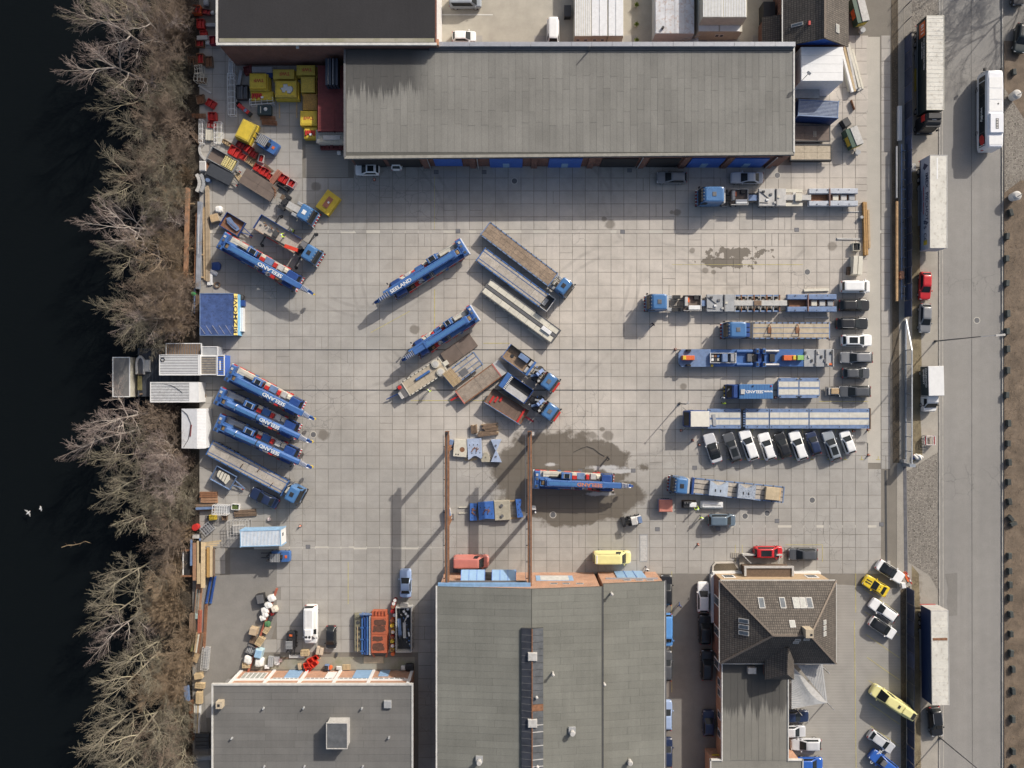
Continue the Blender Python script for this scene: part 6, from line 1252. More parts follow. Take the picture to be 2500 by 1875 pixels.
x,y=W(1547,1271,1);t=thing('compact_loader','small white wheel loader with a black bucket near the yellow van','loader',(x,y,0),R(12));bx(t,'body',WHITE,-.4,1.2,-.55,.55,.5,1.3,.1);bx(t,'cab_roof',LGREY,-.5,.4,-.5,.5,1.9,2.05,.05);glass4(t,'cab_glass',[(-.45,-.45,1.3),(-.45,.45,1.3),(-.45,.45,1.9),(-.45,-.45,1.9)],.02);[bx(t,'roof_post',BLACK,sx-.04,sx+.04,sy-.04,sy+.04,1.3,1.9)for sx in(-.42,.35)for sy in(-.42,.42)];MB().bar((-.3,.4,.9),(-1.3,.4,.4),.12).build('lift_arm',BLACK,t);MB().bar((-.3,-.4,.9),(-1.3,-.4,.4),.12).build('lift_arm',BLACK,t);bx(t,'bucket',BLACK,-1.75,-1.25,-.75,.75,.05,.6);bx(t,'engine_hood',DUSTBLUE,.7,1.25,-.5,.5,1.3,1.4);bx(t,'tail_lamp',RED,1.2,1.26,-.5,-.3,.9,1.1);wheels(t,(-.5,.7),.6,.38,.3)
x,y=W(2036,955,.5);t=thing('car_trailer','small loaded trailer hitched to the black estate','trailer',(x,y,0),0);bx(t,'body',LGREY,-.9,.7,-.55,.55,.4,.75);bx(t,'load_cover',WOOD,-.6,.6,-.45,.45,.75,.95,.05);MB().bar((.7,0,.5),(1.6,0,.45),.1).build('drawbar',DARK,t);bx(t,'tail_frame',DGREY,-1.3,-.9,-.7,.7,.35,.5);wheels(t,(-.1,),.6,.3,.18)
# ------------------------------------------------------------------ vehicles on the street
def semi_trailer(label,px,py,L,z,roofm,side,end=None,zlow=1.0,deep=2.6,ribs=0,rz=-90,dirt=None):
    x,y=W(px,py,z);t=thing('semi_trailer',label,'trailer',(x,y,0),R(rz));h=L/2
    bx(t,'body',side,-h,h,-deep/2,deep/2,zlow,z-.04);bx(t,'roof',roofm,-h+.06,h-.06,-deep/2+.06,deep/2-.06,z-.04,z+.01)
    for q in((-h,h,deep/2-.06,deep/2+.02),(-h,h,-deep/2-.02,-deep/2+.06),(-h-.01,-h+.06,-deep/2+.061,deep/2-.061),(h-.06,h+.01,-deep/2+.061,deep/2-.061)):bx(t,'top_rail',LGREY if not end else end,*q,z-.12,z+.04)
    for k in range(ribs):bx(t,'roof_bow',roofm,-h+.4+k*(L-.8)/(ribs-1)-.04,-h+.4+k*(L-.8)/(ribs-1)+.04,-deep/2+.1,deep/2-.1,z+.01,z+.03)
    bx(t,'underframe',DARK,-h+.3,h-.5,-.9,.9,.75,zlow-.005);bx(t,'side_skirt',GREY,-h+3.8,h-4,-deep/2,-deep/2+.05,.45,.98);bx(t,'rear_bumper',RED,-h-.02,-h+.1,-1.2,1.2,.5,.65)
    wheels(t,(-h+1.6,-h+2.9,-h+4.2),deep/2-.25,.5,.4)
    for s in(-1,1):bx(t,'landing_leg',GREY,h-2.6,h-2.45,s*.8-.08,s*.8+.08,.02,1.0)
    return t
DIRTW=M('dirty_white_roof',(.60,.58,.52),rough=.65,var=.12,scale=.7,dirt=.35,dirtcol=(.3,.25,.19))
SIDEG=M('grey_tarpaulin',(.42,.44,.50),rough=.6,var=.06);SIDEK=M('black_tarpaulin',(.02,.03,.03),rough=.5);SIDEN=M('navy_tarpaulin',(.015,.035,.10),rough=.45,var=.08)
def wtext(t,s,size,lx,z,mat,y=-1.32,wide=1.0):return text(t,'lettering',s,size,(lx,y,z),(R(90),0,0),mat,wide)
t=semi_trailer('grey tarpaulin semi-trailer with dark lettering, standing without a tractor',2291.5,492,14.0,4.0,DIRTW,SIDEG)
NVT=M('navy_print',(.02,.03,.08),rough=.6);GRT=M('green_print',(.03,.12,.07),rough=.6)
wtext(t,'IMEX  PIECHOTA',1.05,-.6,3.1,NVT,wide=1.0);wtext(t,'TRANSPORT SPEDYCJA',.42,-.6,2.2,RED,wide=1.0);wtext(t,'www.imexpiechota.eu',.36,-.6,1.65,NVT);wtext(t,'# 5  CC',1.0,4.2,2.6,NVT)
bx(t,'skirt_stripe',NAVY,-6.9,6.9,-1.325,-1.3,1.05,1.3);bx(t,'yellow_mark',YELLOW,5.6,6.3,-1.325,-1.3,2.2,3.2);bx(t,'roof_tape',WHITE,-6.6,-3.4,-.3,-.1,4.01,4.02)
o=MB().prism([(-6.2,2.4),(-5.6,3.5),(-5.1,2.5),(-5.5,2.0)],0,.02).build('emblem',NVT,t,loc=(0,-1.302,0));o.rotation_euler=(R(90),0,0)
t=semi_trailer('navy tarpaulin semi-trailer with a dirty white roof at the lower right',2295.5,1606,14.2,4.0,DIRTW,SIDEN,ribs=14,rz=-89.3);bx(t,'front_wall',LGREY,-7.14,-7.1,-1.3,1.3,1.0,3.9);bx(t,'roof_tear',RUST,-3.0,-2.6,-1.1,1.1,4.011,4.03)
t=semi_trailer('articulated lorry with dirty ribbed roof and black side at the top right',2283.5,153,14.2,4.0,DIRTW,SIDEK,end=CREAM,ribs=22)
t['category']='truck';t.name='articulated_lorry'
bx(t,'orange_panel',ORANGE,-6.6,-4.4,-1.325,-1.3,1.9,3.6);text(t,'lettering','811',1.1,(-5.5,-1.332,2.75),(R(90),0,0),WHITE);wtext(t,'Von der Druckerei bis zum Display',.42,-1.6,3.3,WHITE,wide=.8);wtext(t,'www.811 hamburg',.42,-2.4,2.7,WHITE,wide=.8);bx(t,'yellow_skirt',YELLOW,-.4,3.1,-1.36,-1.31,.5,1.0);bx(t,'white_line',WHITE,-6.9,6.9,-1.325,-1.3,1.2,1.26)
o=thing('tmp','x','x');bpy.data.objects.remove(o)
cab(t,7.4,9.6,1.25,3.7,BLACK,hatch=GREY,stripes=False);wheels(t,(8.9,6.2),1.0,.5,.42);bx(t,'red_panel',RED,7.5,8.5,-1.29,-1.252,2.4,3.4);bx(t,'wind_deflector',BLACK,7.5,8.4,-1.0,1.0,3.7,3.95,.1)
for s in(-1,1):bx(t,'frame_rail',DARK,5.5,9.3,s*.42-.05,s*.42+.05,.7,.95)
x,y=W(2286,930,3.2);t=thing('box_van','white box van with a dark lettered side on the street','van',(x,y,0),R(-88.6))
bx(t,'box_body',WHITE,-2.25,2.25,-1.18,1.18,.9,3.2,.04);bx(t,'side_print',M('dark_print',(.03,.045,.05),rough=.5),-2.2,2.2,-1.2,-1.181,.95,3.1)
wtext(t,'DIAMOND',.62,-.5,2.55,WHITE,-1.206);wtext(t,'ENERGY',.62,-.65,1.85,WHITE,-1.206)
MB().loft([ring(BODY,2.3,4.7,.98,.35),ring(BODY,2.3,4.75,1.0,.9),ring(BODY,2.3,4.6,.96,1.25),ring(CABN,2.3,4.0,.88,1.3),ring(CABN,2.32,3.3,.8,2.2)][:3]).build('bonnet',WHITE,t,40);MB().loft([ring(CABN,2.3,4.1,.95,1.2),ring(CABN,2.3,3.4,.85,2.15),ring(CABN,2.35,3.2,.75,2.25)]).build('cab',WHITE,t,35)
glass4(t,'windscreen',[(4.08,-.85,1.26),(4.08,.85,1.26),(3.45,.76,2.08),(3.45,-.76,2.08)],.04);[glass4(t,'side_window',[(2.7,s*.95,1.3),(3.8,s*.95,1.3),(3.35,s*.87,2.0),(2.7,s*.87,2.0)],.03)for s in(-1,1)];[bx(t,'mirror',BLACK,3.7,3.85,s*1.1-.12,s*1.1+.12,1.3,1.6)for s in(-1,1)];wheels(t,(3.7,-1.2),.88,.36,.24);bx(t,'underframe',DARK,-2.2,2.4,-.8,.8,.5,.895)
# bus
x,y=W(2431,263,3.1);t=thing('city_bus','white city bus with black windows and a red mark on its rear side','bus',(x,y,0),R(90));h=6.0
WB=M('bus_white',(.74,.75,.78),rough=.35,var=.04)
MB().loft([ring(CABN,-h,h,1.27,.35),ring(CABN,-h,h+.02,1.28,1.2),ring(CABN,-h+.02,h-.1,1.27,2.5),ring(CABN,-h+.05,h-.35,1.2,3.0),ring(CABN,-h+.2,h-.7,1.05,3.1)]).build('body',WB,t,35)
for s in(-1,1):
    bx(t,'window_band',GLASS,-h+.5,h-.8,s*1.285-.02,s*1.285+.02,1.0,2.5)
    for k in range(6):bx(t,'window_post',WB if k in(0,5)else BLACK,-h+.6+k*1.95,-h+.72+k*1.95,s*1.30-.015,s*1.30+.015,1.0,2.5)
glass4(t,'windscreen',[(h+.01,-1.1,1.1),(h+.01,1.1,1.1),(h-.3,1.02,2.85),(h-.3,-1.02,2.85)],.04);wheels(t,(h-2.4,-h+3.0),1.1,.48,.32)
for k,(x0,x1)in enumerate(((3.0,4.6),(1.3,2.9),(-.5,1.2),(-5.6,-4.3))):bx(t,'roof_panel',WHITE,x0,x1,-1.0,1.0,3.1,3.14)
bx(t,'roof_unit',WB,-3.9,-.9,-1.05,1.05,3.1,3.42,.1);bx(t,'unit_grille',DGREY,-3.3,-1.7,-.25,.2,3.42,3.44);[MB().cyl((-3.1+.4*k,-.02,3.44),(-3.1+.4*k,-.02,3.46),.14,n=10).build('unit_fan',LGREY,t)for k in range(4)];MB().cyl((.6,-.35,3.14),(.6,-.35,3.17),.13).build('roof_port',BLACK,t)
o=MB().prism([(0,-.5),(.7,-.6),(1.3,-.3),(1.6,.2),(1.2,.7),(.4,.6),(-.1,.1)],0,.02).build('red_mark',RED,t);o.rotation_euler=(R(90),0,R(180));o.location=(-3.8,1.325,1.75)
text(t,'lettering','vendity',.75,(-.6,1.32,1.75),(R(90),0,R(180)),WHITE);[bx(t,'mirror',BLACK,h-.1,h+.25,s*1.3-.15,s*1.3+.15,2.3,2.7)for s in(-1,1)];bx(t,'rear_lamp',LAMPR,-h-.02,-h+.05,.9,1.2,1.2,1.6)
# ------------------------------------------------------------------ crane rails (gantry)
for pxb,lb in((1091,'left rusty overhead crane rail running out from the crane hall'),(1293.5,'right rusty overhead crane rail running out beside the wash bay')):
    z=8.2;x,ya=W(pxb,1053,z);_,yb=W(pxb,1432,z);t=thing('crane_rail',lb,'crane rail',(x,-18.0,0),0);ya+=18;yb+=18
    bx(t,'lower_flange',RUST,-.3,.3,yb,ya,z-.95,z-.9);bx(t,'web',RUST,-.03,.03,yb,ya,z-.9,z-.06);bx(t,'upper_flange',RUST,-.3,.3,yb,ya,z-.06,z);bx(t,'rail',DGREY,-.05,.05,yb,ya-.1,z,z+.09);bx(t,'side_channel',RUST,.2,.3,yb,ya,z-.3,z-.062)
    bx(t,'bus_bar',LGREY,-.62,-.55,yb,ya-.5,z-.5,z-.4);bx(t,'buffer',BLACK,-.2,.2,ya-.35,ya-.05,z+.09,z+.4);bx(t,'end_bracket',LGREY,.31,.65,ya-.6,ya-.1,z-.4,z-.2)
    for k in range(9):bx(t,'bus_bracket',BLACK,-.6,-.3,yb+1+k*2.4,yb+1.1+k*2.4,z-.6,z-.5)
    for py in(1090,1262):
        _,yp=W(pxb,py);yp+=18
        for s in(-1,1):MB().bar((0,yp+s*.25,0),(0,yp+s*.25,z-.95),.12,.35).build('column',RUST,t)
        bx(t,'base_plate',DGREY,-.4,.4,yp-.5,yp+.5,0,.05);bx(t,'column_lacing',RUST,-.05,.05,yp-.12,yp+.12,.1,z-1)
# ------------------------------------------------------------------ street furniture, fences
FENCE=M('navy_fence_panel',(.03,.042,.085),rough=.7,var=.3,scale=.8,dirt=.2,dirtcol=(.12,.13,.16),orand=.45)
def fence(label,px,y0,y1,n,h=2.25):
    xa,ya=W(px,y0);_,yb=W(px,y1);t=thing('panel_fence',label,'fence',(xa,(ya+yb)/2,0),0);L=ya-yb;s=L/n
    for k in range(n):
        yy=-L/2+k*s;o=bx(t,'fence_panel',FENCE,-.03,.03,yy+.05,yy+s-.05,.06+RND.uniform(0,.05),h+RND.uniform(-.06,.06));o.rotation_euler=(0,R(RND.uniform(-1.5,1.5)),0)
        bx(t,'fence_post',DGREY,.035,.12,yy-.04,yy+.04,0,h+.1)
    bx(t,'fence_foot',GREYSTONE,-.1,.15,-L/2,L/2,-.05,.05)
fence('long navy panel fence along the street north of the gate',2208,95,775,17);fence('navy panel fence beside the office parking area',2214,1432,1890,12)
xa,ya=W(2208,-20);_,yb=W(2208,94);t=thing('mesh_fence','wire mesh fence at the top right beside the street','fence',(xa,(ya+yb)/2,0));L=ya-yb
mb=MB();[mb.bar((0,-L/2+k*.25,.05),(0,-L/2+k*.25,2.1),.02)for k in range(int(L/.25))];[mb.bar((0,-L/2,.1+k*.25),(0,L/2,.1+k*.25),.02)for k in range(8)];o=mb.build('wire_mesh',DGREY,t);o['kind']='stuff'
for k in range(4):bx(t,'fence_post',DGREY,-.05,.05,-L/2+k*L/3-.05,-L/2+k*L/3+.05,0,2.3)
xa,ya=W(2209,780);_,yb=W(2209,1135);t=thing('sliding_gate','long grey cantilever sliding gate with vertical bars','gate',(xa,(ya+yb)/2,0));L=ya-yb;GT=M('gate_galvanised',(.30,.33,.37),rough=.45,metal=.3,var=.1)
bx(t,'bottom_rail',GT,-.1,.1,-L/2,L/2-4.5,.12,.4);bx(t,'top_rail',M('gate_top_rail',(.48,.50,.52),rough=.4,metal=.3),-.08,.08,-L/2,L/2-4.8,2.1,2.25);MB().bar((0,L/2-4.9,2.2),(0,L/2,.4),.15,.15).build('counter_brace',_mats['gate_top_rail'],t);bx(t,'tail_rail',GT,-.1,.1,L/2-4.5,L/2,.12,.4)
for k in range(9):
    y0=-L/2+k*(L-4.8)/8;bx(t,'gate_post',GT,-.07,.07,y0-.07,y0+.07,.4,2.1)
    if k<8:mb=MB();s=(L-4.8)/8;[mb.box(-.02,.02,y0+.15+q*.14,y0+.19+q*.14,.4,2.1)for q in range(int((s-.25)/.14))];o=mb.build('bar_infill',GT,t);o['kind']='stuff'
bx(t,'guide_portal',GT,-.45,.45,-L/2-.1,-L/2+.35,0,2.4);bx(t,'drive_box',LGREY,-.6,-.2,-L/2+.4,-L/2+.9,0,1.0)
# lamps
def lamp(label,px,py,h,ax,ay,name='street_lamp'):
    x,y=W(px,py);t=thing(name,label,'street lamp',(x,y,0),0);MB().cyl((0,0,0),(0,0,h-.6),.11,.07,n=8).build('pole',DGREY,t);MB().bar((0,0,h-.65),(ax*.9,ay*.9,h),.09).build('arm',GREY,t);MB().bar((ax*.85,ay*.85,h),(ax*1.5,ay*1.5,h+.05),.3,.12).build('lamp_head',LGREY,t);MB().cyl((0,0,-.05),(0,0,.25),.2).build('base',DARK,t)
lamp('tall street lamp standing beside the lettered box van',2283,833,12.5,2.0,.15);lamp('tall street lamp at the lower right by the black car',2295,1801,10.5,1.6,-.3);lamp('tall street lamp leaning in from the top right edge',2428,-40,10,.8,.3);lamp('slim yard lamp near the long platform trailer',1659,985,5,.2,.2,'yard_lamp')
# dark blocks on the verge
blk=MB().box(-.28,.28,-.5,.5,0,.62,ch=.05).mesh('block');blk.materials.append(M('dark_boulder',(.045,.052,.05),rough=.8,var=.25,scale=3,orand=.2))
BL=[(2472,178,5),(2464,520,15),(2455,578,-5),(2454,632,0),(2455,692,-5),(2457,766,3),(2456,809,0),(2457,852,2),(2457,904,0),(2454,964,-4),(2459,1033,2),(2458,1082,0),(2460,1128,4),(2459,1176,0),(2461,1224,8),(2464,1264,38),(2470,1278,108),(2461,1356,0),(2462,1393,0),(2463,1426,2),(2463,1458,-3),(2464,1498,4),(2465,1546,0),(2465,1593,-4),(2470,1632,0),(2470,1685,3),(2469,1753,0),(2470,1832,0),(2472,1872,2)]
odd={0:'dark stone block alone on the northern verge',15:'knocked dark stone block leaning askew on the verge',16:'dark stone block lying across the toppled pair on the verge'}
for k,(px,py,a)in enumerate(BL):
    x,y=W(px,py);o=bpy.data.objects.new('stone_block',blk);C.objects.link(o);o.location=(x,y,0);o.rotation_euler=(0,0,R(a));o.scale=(1,RND.uniform(.9,1.1),RND.uniform(.85,1.1));tag(o,odd.get(k,'dark squared stone block on the road verge, %s from the top'%ORD[k]),'stone block','stone blocks along the verge')
for px,py,lb in((2476,234,'white round kiosk bin on legs on the sett apron'),(2476,480,'white round kiosk bin on legs on the bare verge')):
    x,y=W(px,py,.8);t=thing('round_bin',lb,'bin',(x,y,0));MB().cyl((0,0,.3),(0,0,1.5),.62,.72,n=18).build('drum',WHITE,t,40);MB().cyl((0,0,1.5),(0,0,1.7),.72,.4,n=18).build('lid',LGREY,t);bx(t,'hinge_bar',DGREY,-.1,.75,-.06,.06,1.6,1.76,rz=.5);[bx(t,'foot',DGREY,.4*math.cos(q)-.08,.4*math.cos(q)+.08,.4*math.sin(q)-.08,.4*math.sin(q)+.08,0,.3)for q in(0,1.57,3.14,4.71)]
x,y=W(2271,1075,.8);t=thing('barrier_crate','square red and white barrier crate on the street footpath','barrier',(x,y,0));[bx(t,'barrier_rail',RED if k%2 else WHITE,*q,z0,z0+.18)for k,z0 in enumerate((.3,.6,.9))for q in((-.7,.7,.64,.7),(-.7,.7,-.7,-.64),(-.7,-.64,-.639,.639),(.64,.7,-.639,.639))];[bx(t,'barrier_post',LGREY,sx*.7-.04,sx*.7+.04,sy*.7-.04,sy*.7+.04,0,1.1)for sx in(-1,1)for sy in(-1,1)]
x,y=W(2243,1116,.5);t=thing('big_bag','crumpled white and blue big bag lying beside the gate','bag',(x,y,0),R(-12));bmx=bmesh.new();bmesh.ops.create_icosphere(bmx,subdivisions=3,radius=1);rr=random.Random(5)
for v in bmx.verts:v.co=Vector((v.co.x*.8,v.co.y*.45,max(-.02,(v.co.z+.3)*.5)))*(1+.13*math.sin(v.co.x*7+v.co.y*5)+rr.uniform(-.04,.04))
me=bpy.data.meshes.new('sack');bmx.to_mesh(me);bmx.free();me.materials.append(BAG);o=bpy.data.objects.new('sack',me);C.objects.link(o);o.parent=t;bx(t,'blue_flap',BLUE_D,-.75,-.35,-.5,-.1,.05,.25,.05);bx(t,'red_flap',RED,-.8,-.55,-.05,.25,.1,.3,.04)
SACK=me
# ------------------------------------------------------------------ small builders for yard goods
def at(px,py,z=0.0):x,y=W(px,py,z);return(x,y,0)
def crate(label,px,py,L,w,h,rz=0,mat=RUST,fill=None,n=5,name='crate',cat='crate',z=0,group=None,slats=True):
    """open crate: floor, four slatted sides and what lies in it"""
    x,y=W(px,py,h);t=thing(name,label,cat,(x,y,z),R(rz),group);bx(t,'floor',mat,-L/2,L/2,-w/2,w/2,.0,.1)
    for q in((-L/2,L/2,w/2-.05,w/2),(-L/2,L/2,-w/2,-w/2+.05),(-L/2,-L/2+.05,-w/2+.051,w/2-.051),(L/2-.05,L/2,-w/2+.051,w/2-.051)):bx(t,'side',mat,*q,.1,h)
    if fill:
        for k in range(n):bx(t,'content',fill,-L/2+.08+k*(L-.16)/n,-L/2+.04+(k+.85)*(L-.16)/n,-w/2+.1,w/2-.1-.1*(k%2),.1,h*(.6+.25*((k*7)%3)/2))
    return t
def stack(label,px,py,L,w,h,rz=0,mat=WOOD,n=5,layers=2,name='timber_stack',cat='timber',z=0,group=None,jit=.06,piece='plank',mats=None):
    """bundle of long pieces lying side by side in layers; all share one mesh"""
    x,y=W(px,py,h+z);t=thing(name,label,cat,(x,y,z),R(rz),group);dw,dh=w/n,h/layers
    me=MB().box(-L/2,L/2,-dw*.44,dw*.44,0,dh*.94,ch=.01).mesh(piece);me.materials.append(mat)
    mm={}
    for j in range(layers):
        for k in range(n):
            m_=me
            if mats:
                q=mats[(j*5+k*3)%len(mats)]
                if q.name not in mm:mm[q.name]=me.copy();mm[q.name].materials.clear();mm[q.name].materials.append(q)
                m_=mm[q.name]
            o=bpy.data.objects.new(piece,m_);C.objects.link(o);o.parent=t;o.location=(RND.uniform(-jit,jit)*L*.3,-w/2+(k+.5)*dw,j*dh);o.rotation_euler=(0,0,RND.uniform(-jit,jit)*.25);o.scale=(RND.uniform(1-jit*1.5,1),1,1)
    return t
def pallet(label,px,py,rz=0,n=1,L=1.2,w=.8,mat=WOODL,z=0,group='wooden pallets in the yard',load=None):
    x,y=W(px,py,.15*n+z);t=thing('pallet_stack' if n>1 else 'pallet',label,'pallet',(x,y,z),R(rz),group)
    for j in range(n):
        a=RND.uniform(-.03,.03);b=z*0
        for k in range(3):bx(t,'bearer',mat,-L/2+a,L/2+a,-w/2+k*(w-.1)/2,-w/2+.1+k*(w-.1)/2,j*.15,j*.15+.11)
        if j==n-1 or j==0:
            for k in range(6):bx(t,'top_slat',mat,-L/2+a+k*(L-.12)/5,-L/2+a+.13+k*(L-.12)/5,-w/2,w/2,j*.15+.111,j*.15+.14)
        else:bx(t,'top_layer',mat,-L/2+a,L/2+a,-w/2,w/2,j*.15+.111,j*.15+.14)
    if load:load(t,.15*n)
    return t
def bag(label,px,py,r=.55,h=.8,mat=BAG,sx=1.0,rz=0,name='big_bag',z=0,group=None,n=None):
    x,y=W(px,py,h/2+z);b=bmesh.new();bmesh.ops.create_icosphere(b,subdivisions=3,radius=1);rr=random.Random(int(px*7+py))
    for v in b.verts:
        c=v.co;f=1+.10*math.sin(c.x*6+px)*math.cos(c.y*5+py)+rr.uniform(-.03,.03);q=max(abs(c.x),abs(c.y),1e-3);sq=1+.18*(1-abs(c.z))
        e_=lambda u:math.copysign(abs(u)**.5,u);v.co=Vector((e_(c.x)*r*sx*f*.92,e_(c.y)*r*f*.92,max(0,(e_(c.z)*.5+.5)*h*(1+.06*math.sin(c.x*9)-.1*(c.x*c.x+c.y*c.y)))))
    me=bpy.data.meshes.new(name);b.to_mesh(me);b.free();me.materials.append(mat);me.polygons.foreach_set('use_smooth',[True]*len(me.polygons));o=bpy.data.objects.new(name,me);C.objects.link(o);o.location=(x,y,z);o.rotation_euler=(0,0,R(rz));tag(o,label,'bag',group);return o
def drum(label,px,py,r=.3,h=.9,mat=RED,lid=None,z=0,group=None,name='drum'):
    x,y=W(px,py,h+z);t=thing(name,label,'drum',(x,y,z),0,group);MB().cyl((0,0,0),(0,0,h),r,n=16).build('shell',mat,t,40);MB().cyl((0,0,h),(0,0,h+.02),r*.86,n=16).build('lid',lid or mat,t);MB().cyl((0,0,h*.62),(0,0,h*.66),r*1.03,n=16).build('hoop',mat,t);return t
def box(label,px,py,L,w,h,rz,mat,name='box',cat='box',z=0,group=None,lid=None,band=None,ch=.03):
    x,y=W(px,py,h+z);t=thing(name,label,cat,(x,y,z),R(rz),group);bx(t,'body',mat,-L/2,L/2,-w/2,w/2,0,h,ch)
    if lid:bx(t,'lid',lid,-L/2*.9,L/2*.9,-w/2*.88,w/2*.88,h,h+.05,.02)
    if band:
        for k in(-.3,.3):bx(t,'band',band,k*L-.04,k*L+.04,-w/2-.01,w/2+.01,0,h+.012)
    return t
def cage(label,px,py,L,w,h,rz,mat=LGREY,floor=None,nx=5,ny=3,name='wire_cage',cat='cage',z=0,group=None,fill=None):
    x,y=W(px,py,h/2+z);t=thing(name,label,cat,(x,y,z),R(rz),group)
    for zz in(.08,h):
        for s in(-1,1):MB().bar((-L/2,s*w/2,zz),(L/2,s*w/2,zz),.06).build('long_rail',mat,t);MB().bar((s*L/2,-w/2,zz),(s*L/2,w/2,zz),.06).build('end_rail',mat,t)
    for sx in(-1,1):
        for sy in(-1,1):MB().bar((sx*L/2,sy*w/2,0),(sx*L/2,sy*w/2,h+.02),.07).build('post',mat,t)
    for k in range(1,nx):MB().bar((-L/2+k*L/nx,-w/2,h),(-L/2+k*L/nx,w/2,h),.05).build('cross_bar',mat,t)
    for k in range(1,ny):
        MB().bar((-L/2,-w/2+k*w/ny,h-.02),(L/2,-w/2+k*w/ny,h-.02),.04).build('stringer',mat,t)
    for k in range(1,nx):
        for s in(-1,1):MB().bar((-L/2+k*L/nx,s*w/2,.08),(-L/2+k*L/nx,s*w/2,h),.04).build('upright',mat,t)
    if floor:bx(t,'floor',floor,-L/2,L/2,-w/2,w/2,.05,.1)
    if fill:fill(t)
    return t
def cone(px,py,label):
    x,y=W(px,py);t=thing('traffic_cone',label,'cone',(x,y,0),0,'traffic cones');MB().cyl((0,0,.03),(0,0,.7),.17,.03,n=10).build('cone_body',ORANGE,t);MB().cyl((0,0,.3),(0,0,.45),.125,.09,n=10).build('band',WHITE,t);bx(t,'foot',BLACK,-.2,.2,-.2,.2,0,.035)
def cone_at(c):
    for px,py,lb in c:cone(px,py,lb)
# ------------------------------------------------------------------ yellow ballast boxes, top left
YD=M('dull_yellow',(.50,.38,.06),rough=.6,var=.15,dirt=.3,dirtcol=(.2,.14,.06));YR=M('rusted_yellow',(.40,.24,.05),rough=.7,var=.25,dirt=.75,dirtcol=(.19,.10,.05))
REDT=M('red_stencil',(.42,.05,.03),rough=.7)
def ybox(label,x0,x1,y0,y1,h,mat=YELLOW,txt=True,rz=0,tiers=1,extra=None):
    cx,cy=W((x0+x1)/2,(y0+y1)/2,h*.8);k=(H-h)/H/S;L,w=(x1-x0)*k,(y1-y0)*k
    t=thing('ballast_box',label,'ballast box',(cx,cy,0),R(rz),'yellow ballast boxes');
    for j in range(tiers):
        f=1-.10*j;hh=h/tiers;bx(t,'tier',mat if j%2==0 else YD,-L/2*f,L/2*f,-w/2*f,w/2*f,j*hh,(j+1)*hh,.04)
    f=1-.10*(tiers-1);bx(t,'lid',mat,-L/2*f*.86,L/2*f*.86,-w/2*f*.8,w/2*f*.8,h,h+.06,.02)
    if txt:text(t,'lettering','TWF',.75,(0 if L<3.0 else.2,0.05,h+.072),(0,0,math.pi),REDT)
    if extra:extra(t,L,w,h)
    return t
def clover(t,L,w,h):
    for nm,mt,sc,z in(('emblem_edge',DGREY,1.12,.062),('emblem',M('emblem_grey',(.55,.56,.56),rough=.6),1.0,.075)):
        pts=[(-.45,.75),(.15,.8),(.3,.35),(.75,.45),(1.05,.1),(1.0,-.35),(.6,-.85),(.15,-.75),(.15,-.35),(-.1,-.35),(-.2,-.65),(-.6,-.6),(-.65,-.2),(-.85,-.1),(-.85,.1),(-.45,.2)]
        MB().prism([(x*sc*.95+.1,y*sc*.85)for x,y in pts],h+.061,h+z+.005).build(nm,mt,t)
def redbits(t,L,w,h):
    for k in range(5):bx(t,'red_bag',RED,-L/2+.2+k*.32,-L/2+.45+k*.32,-.5+.2*(k%2),.3,h+.06,h+.25,.05)
    bx(t,'white_tag',WHITE,-.1,.3,-.5,-.2,h+.26,h+.3)
def redbeams(t,L,w,h):
    for k in range(4):bx(t,'red_plank',M('pinkish_plank',(.42,.17,.11),rough=.8,var=.2),-.9,.9,-.45+k*.22,-.28+k*.22,h+.06,h+.2)
    bx(t,'white_tag',WHITE,-.1,.2,-.3,0,h+.21,h+.24)
ybox('big stepped yellow ballast box stack nearest the brick wall corner',606,656,177,222,1.9,tiers=3);ybox('long yellow ballast box against the brick wall, left',665,722,170,196,1.8,YD,tiers=2);ybox('yellow ballast box with a grey clover-shaped patch',670,728,197,241,1.9,txt=False,tiers=2,extra=clover);ybox('yellow ballast box in the corner by the red containers',723,773,160,186,1.9,YD,tiers=2)
ybox('speckled yellow ballast box below the corner one',734,772,187,229,1.7,M('speckled_yellow',(.58,.42,.06),rough=.6,dirt=.5,dirtcol=(.12,.09,.05),scale=4),txt=False,tiers=2);ybox('rust-brown topped yellow ballast box',740,776,231,270,1.5,YR,txt=False);ybox('bright yellow ballast box with large red stencil',734,775,272,308,1.5);ybox('yellow ballast box holding red bags and a white tag',743,775,311,339,1.1,txt=False,extra=redbits);ybox('low yellow tray with red parts below the stepped stack',613,668,224,245,.8,txt=False,extra=redbits)
ybox('yellow ballast box standing alone with red planks on top',775,827,476,514,1.0,txt=False,rz=54,extra=redbeams);ybox('yellow ballast box lifted on the blue forklift',575,627,300,340,1.6,txt=False,rz=64,tiers=2)
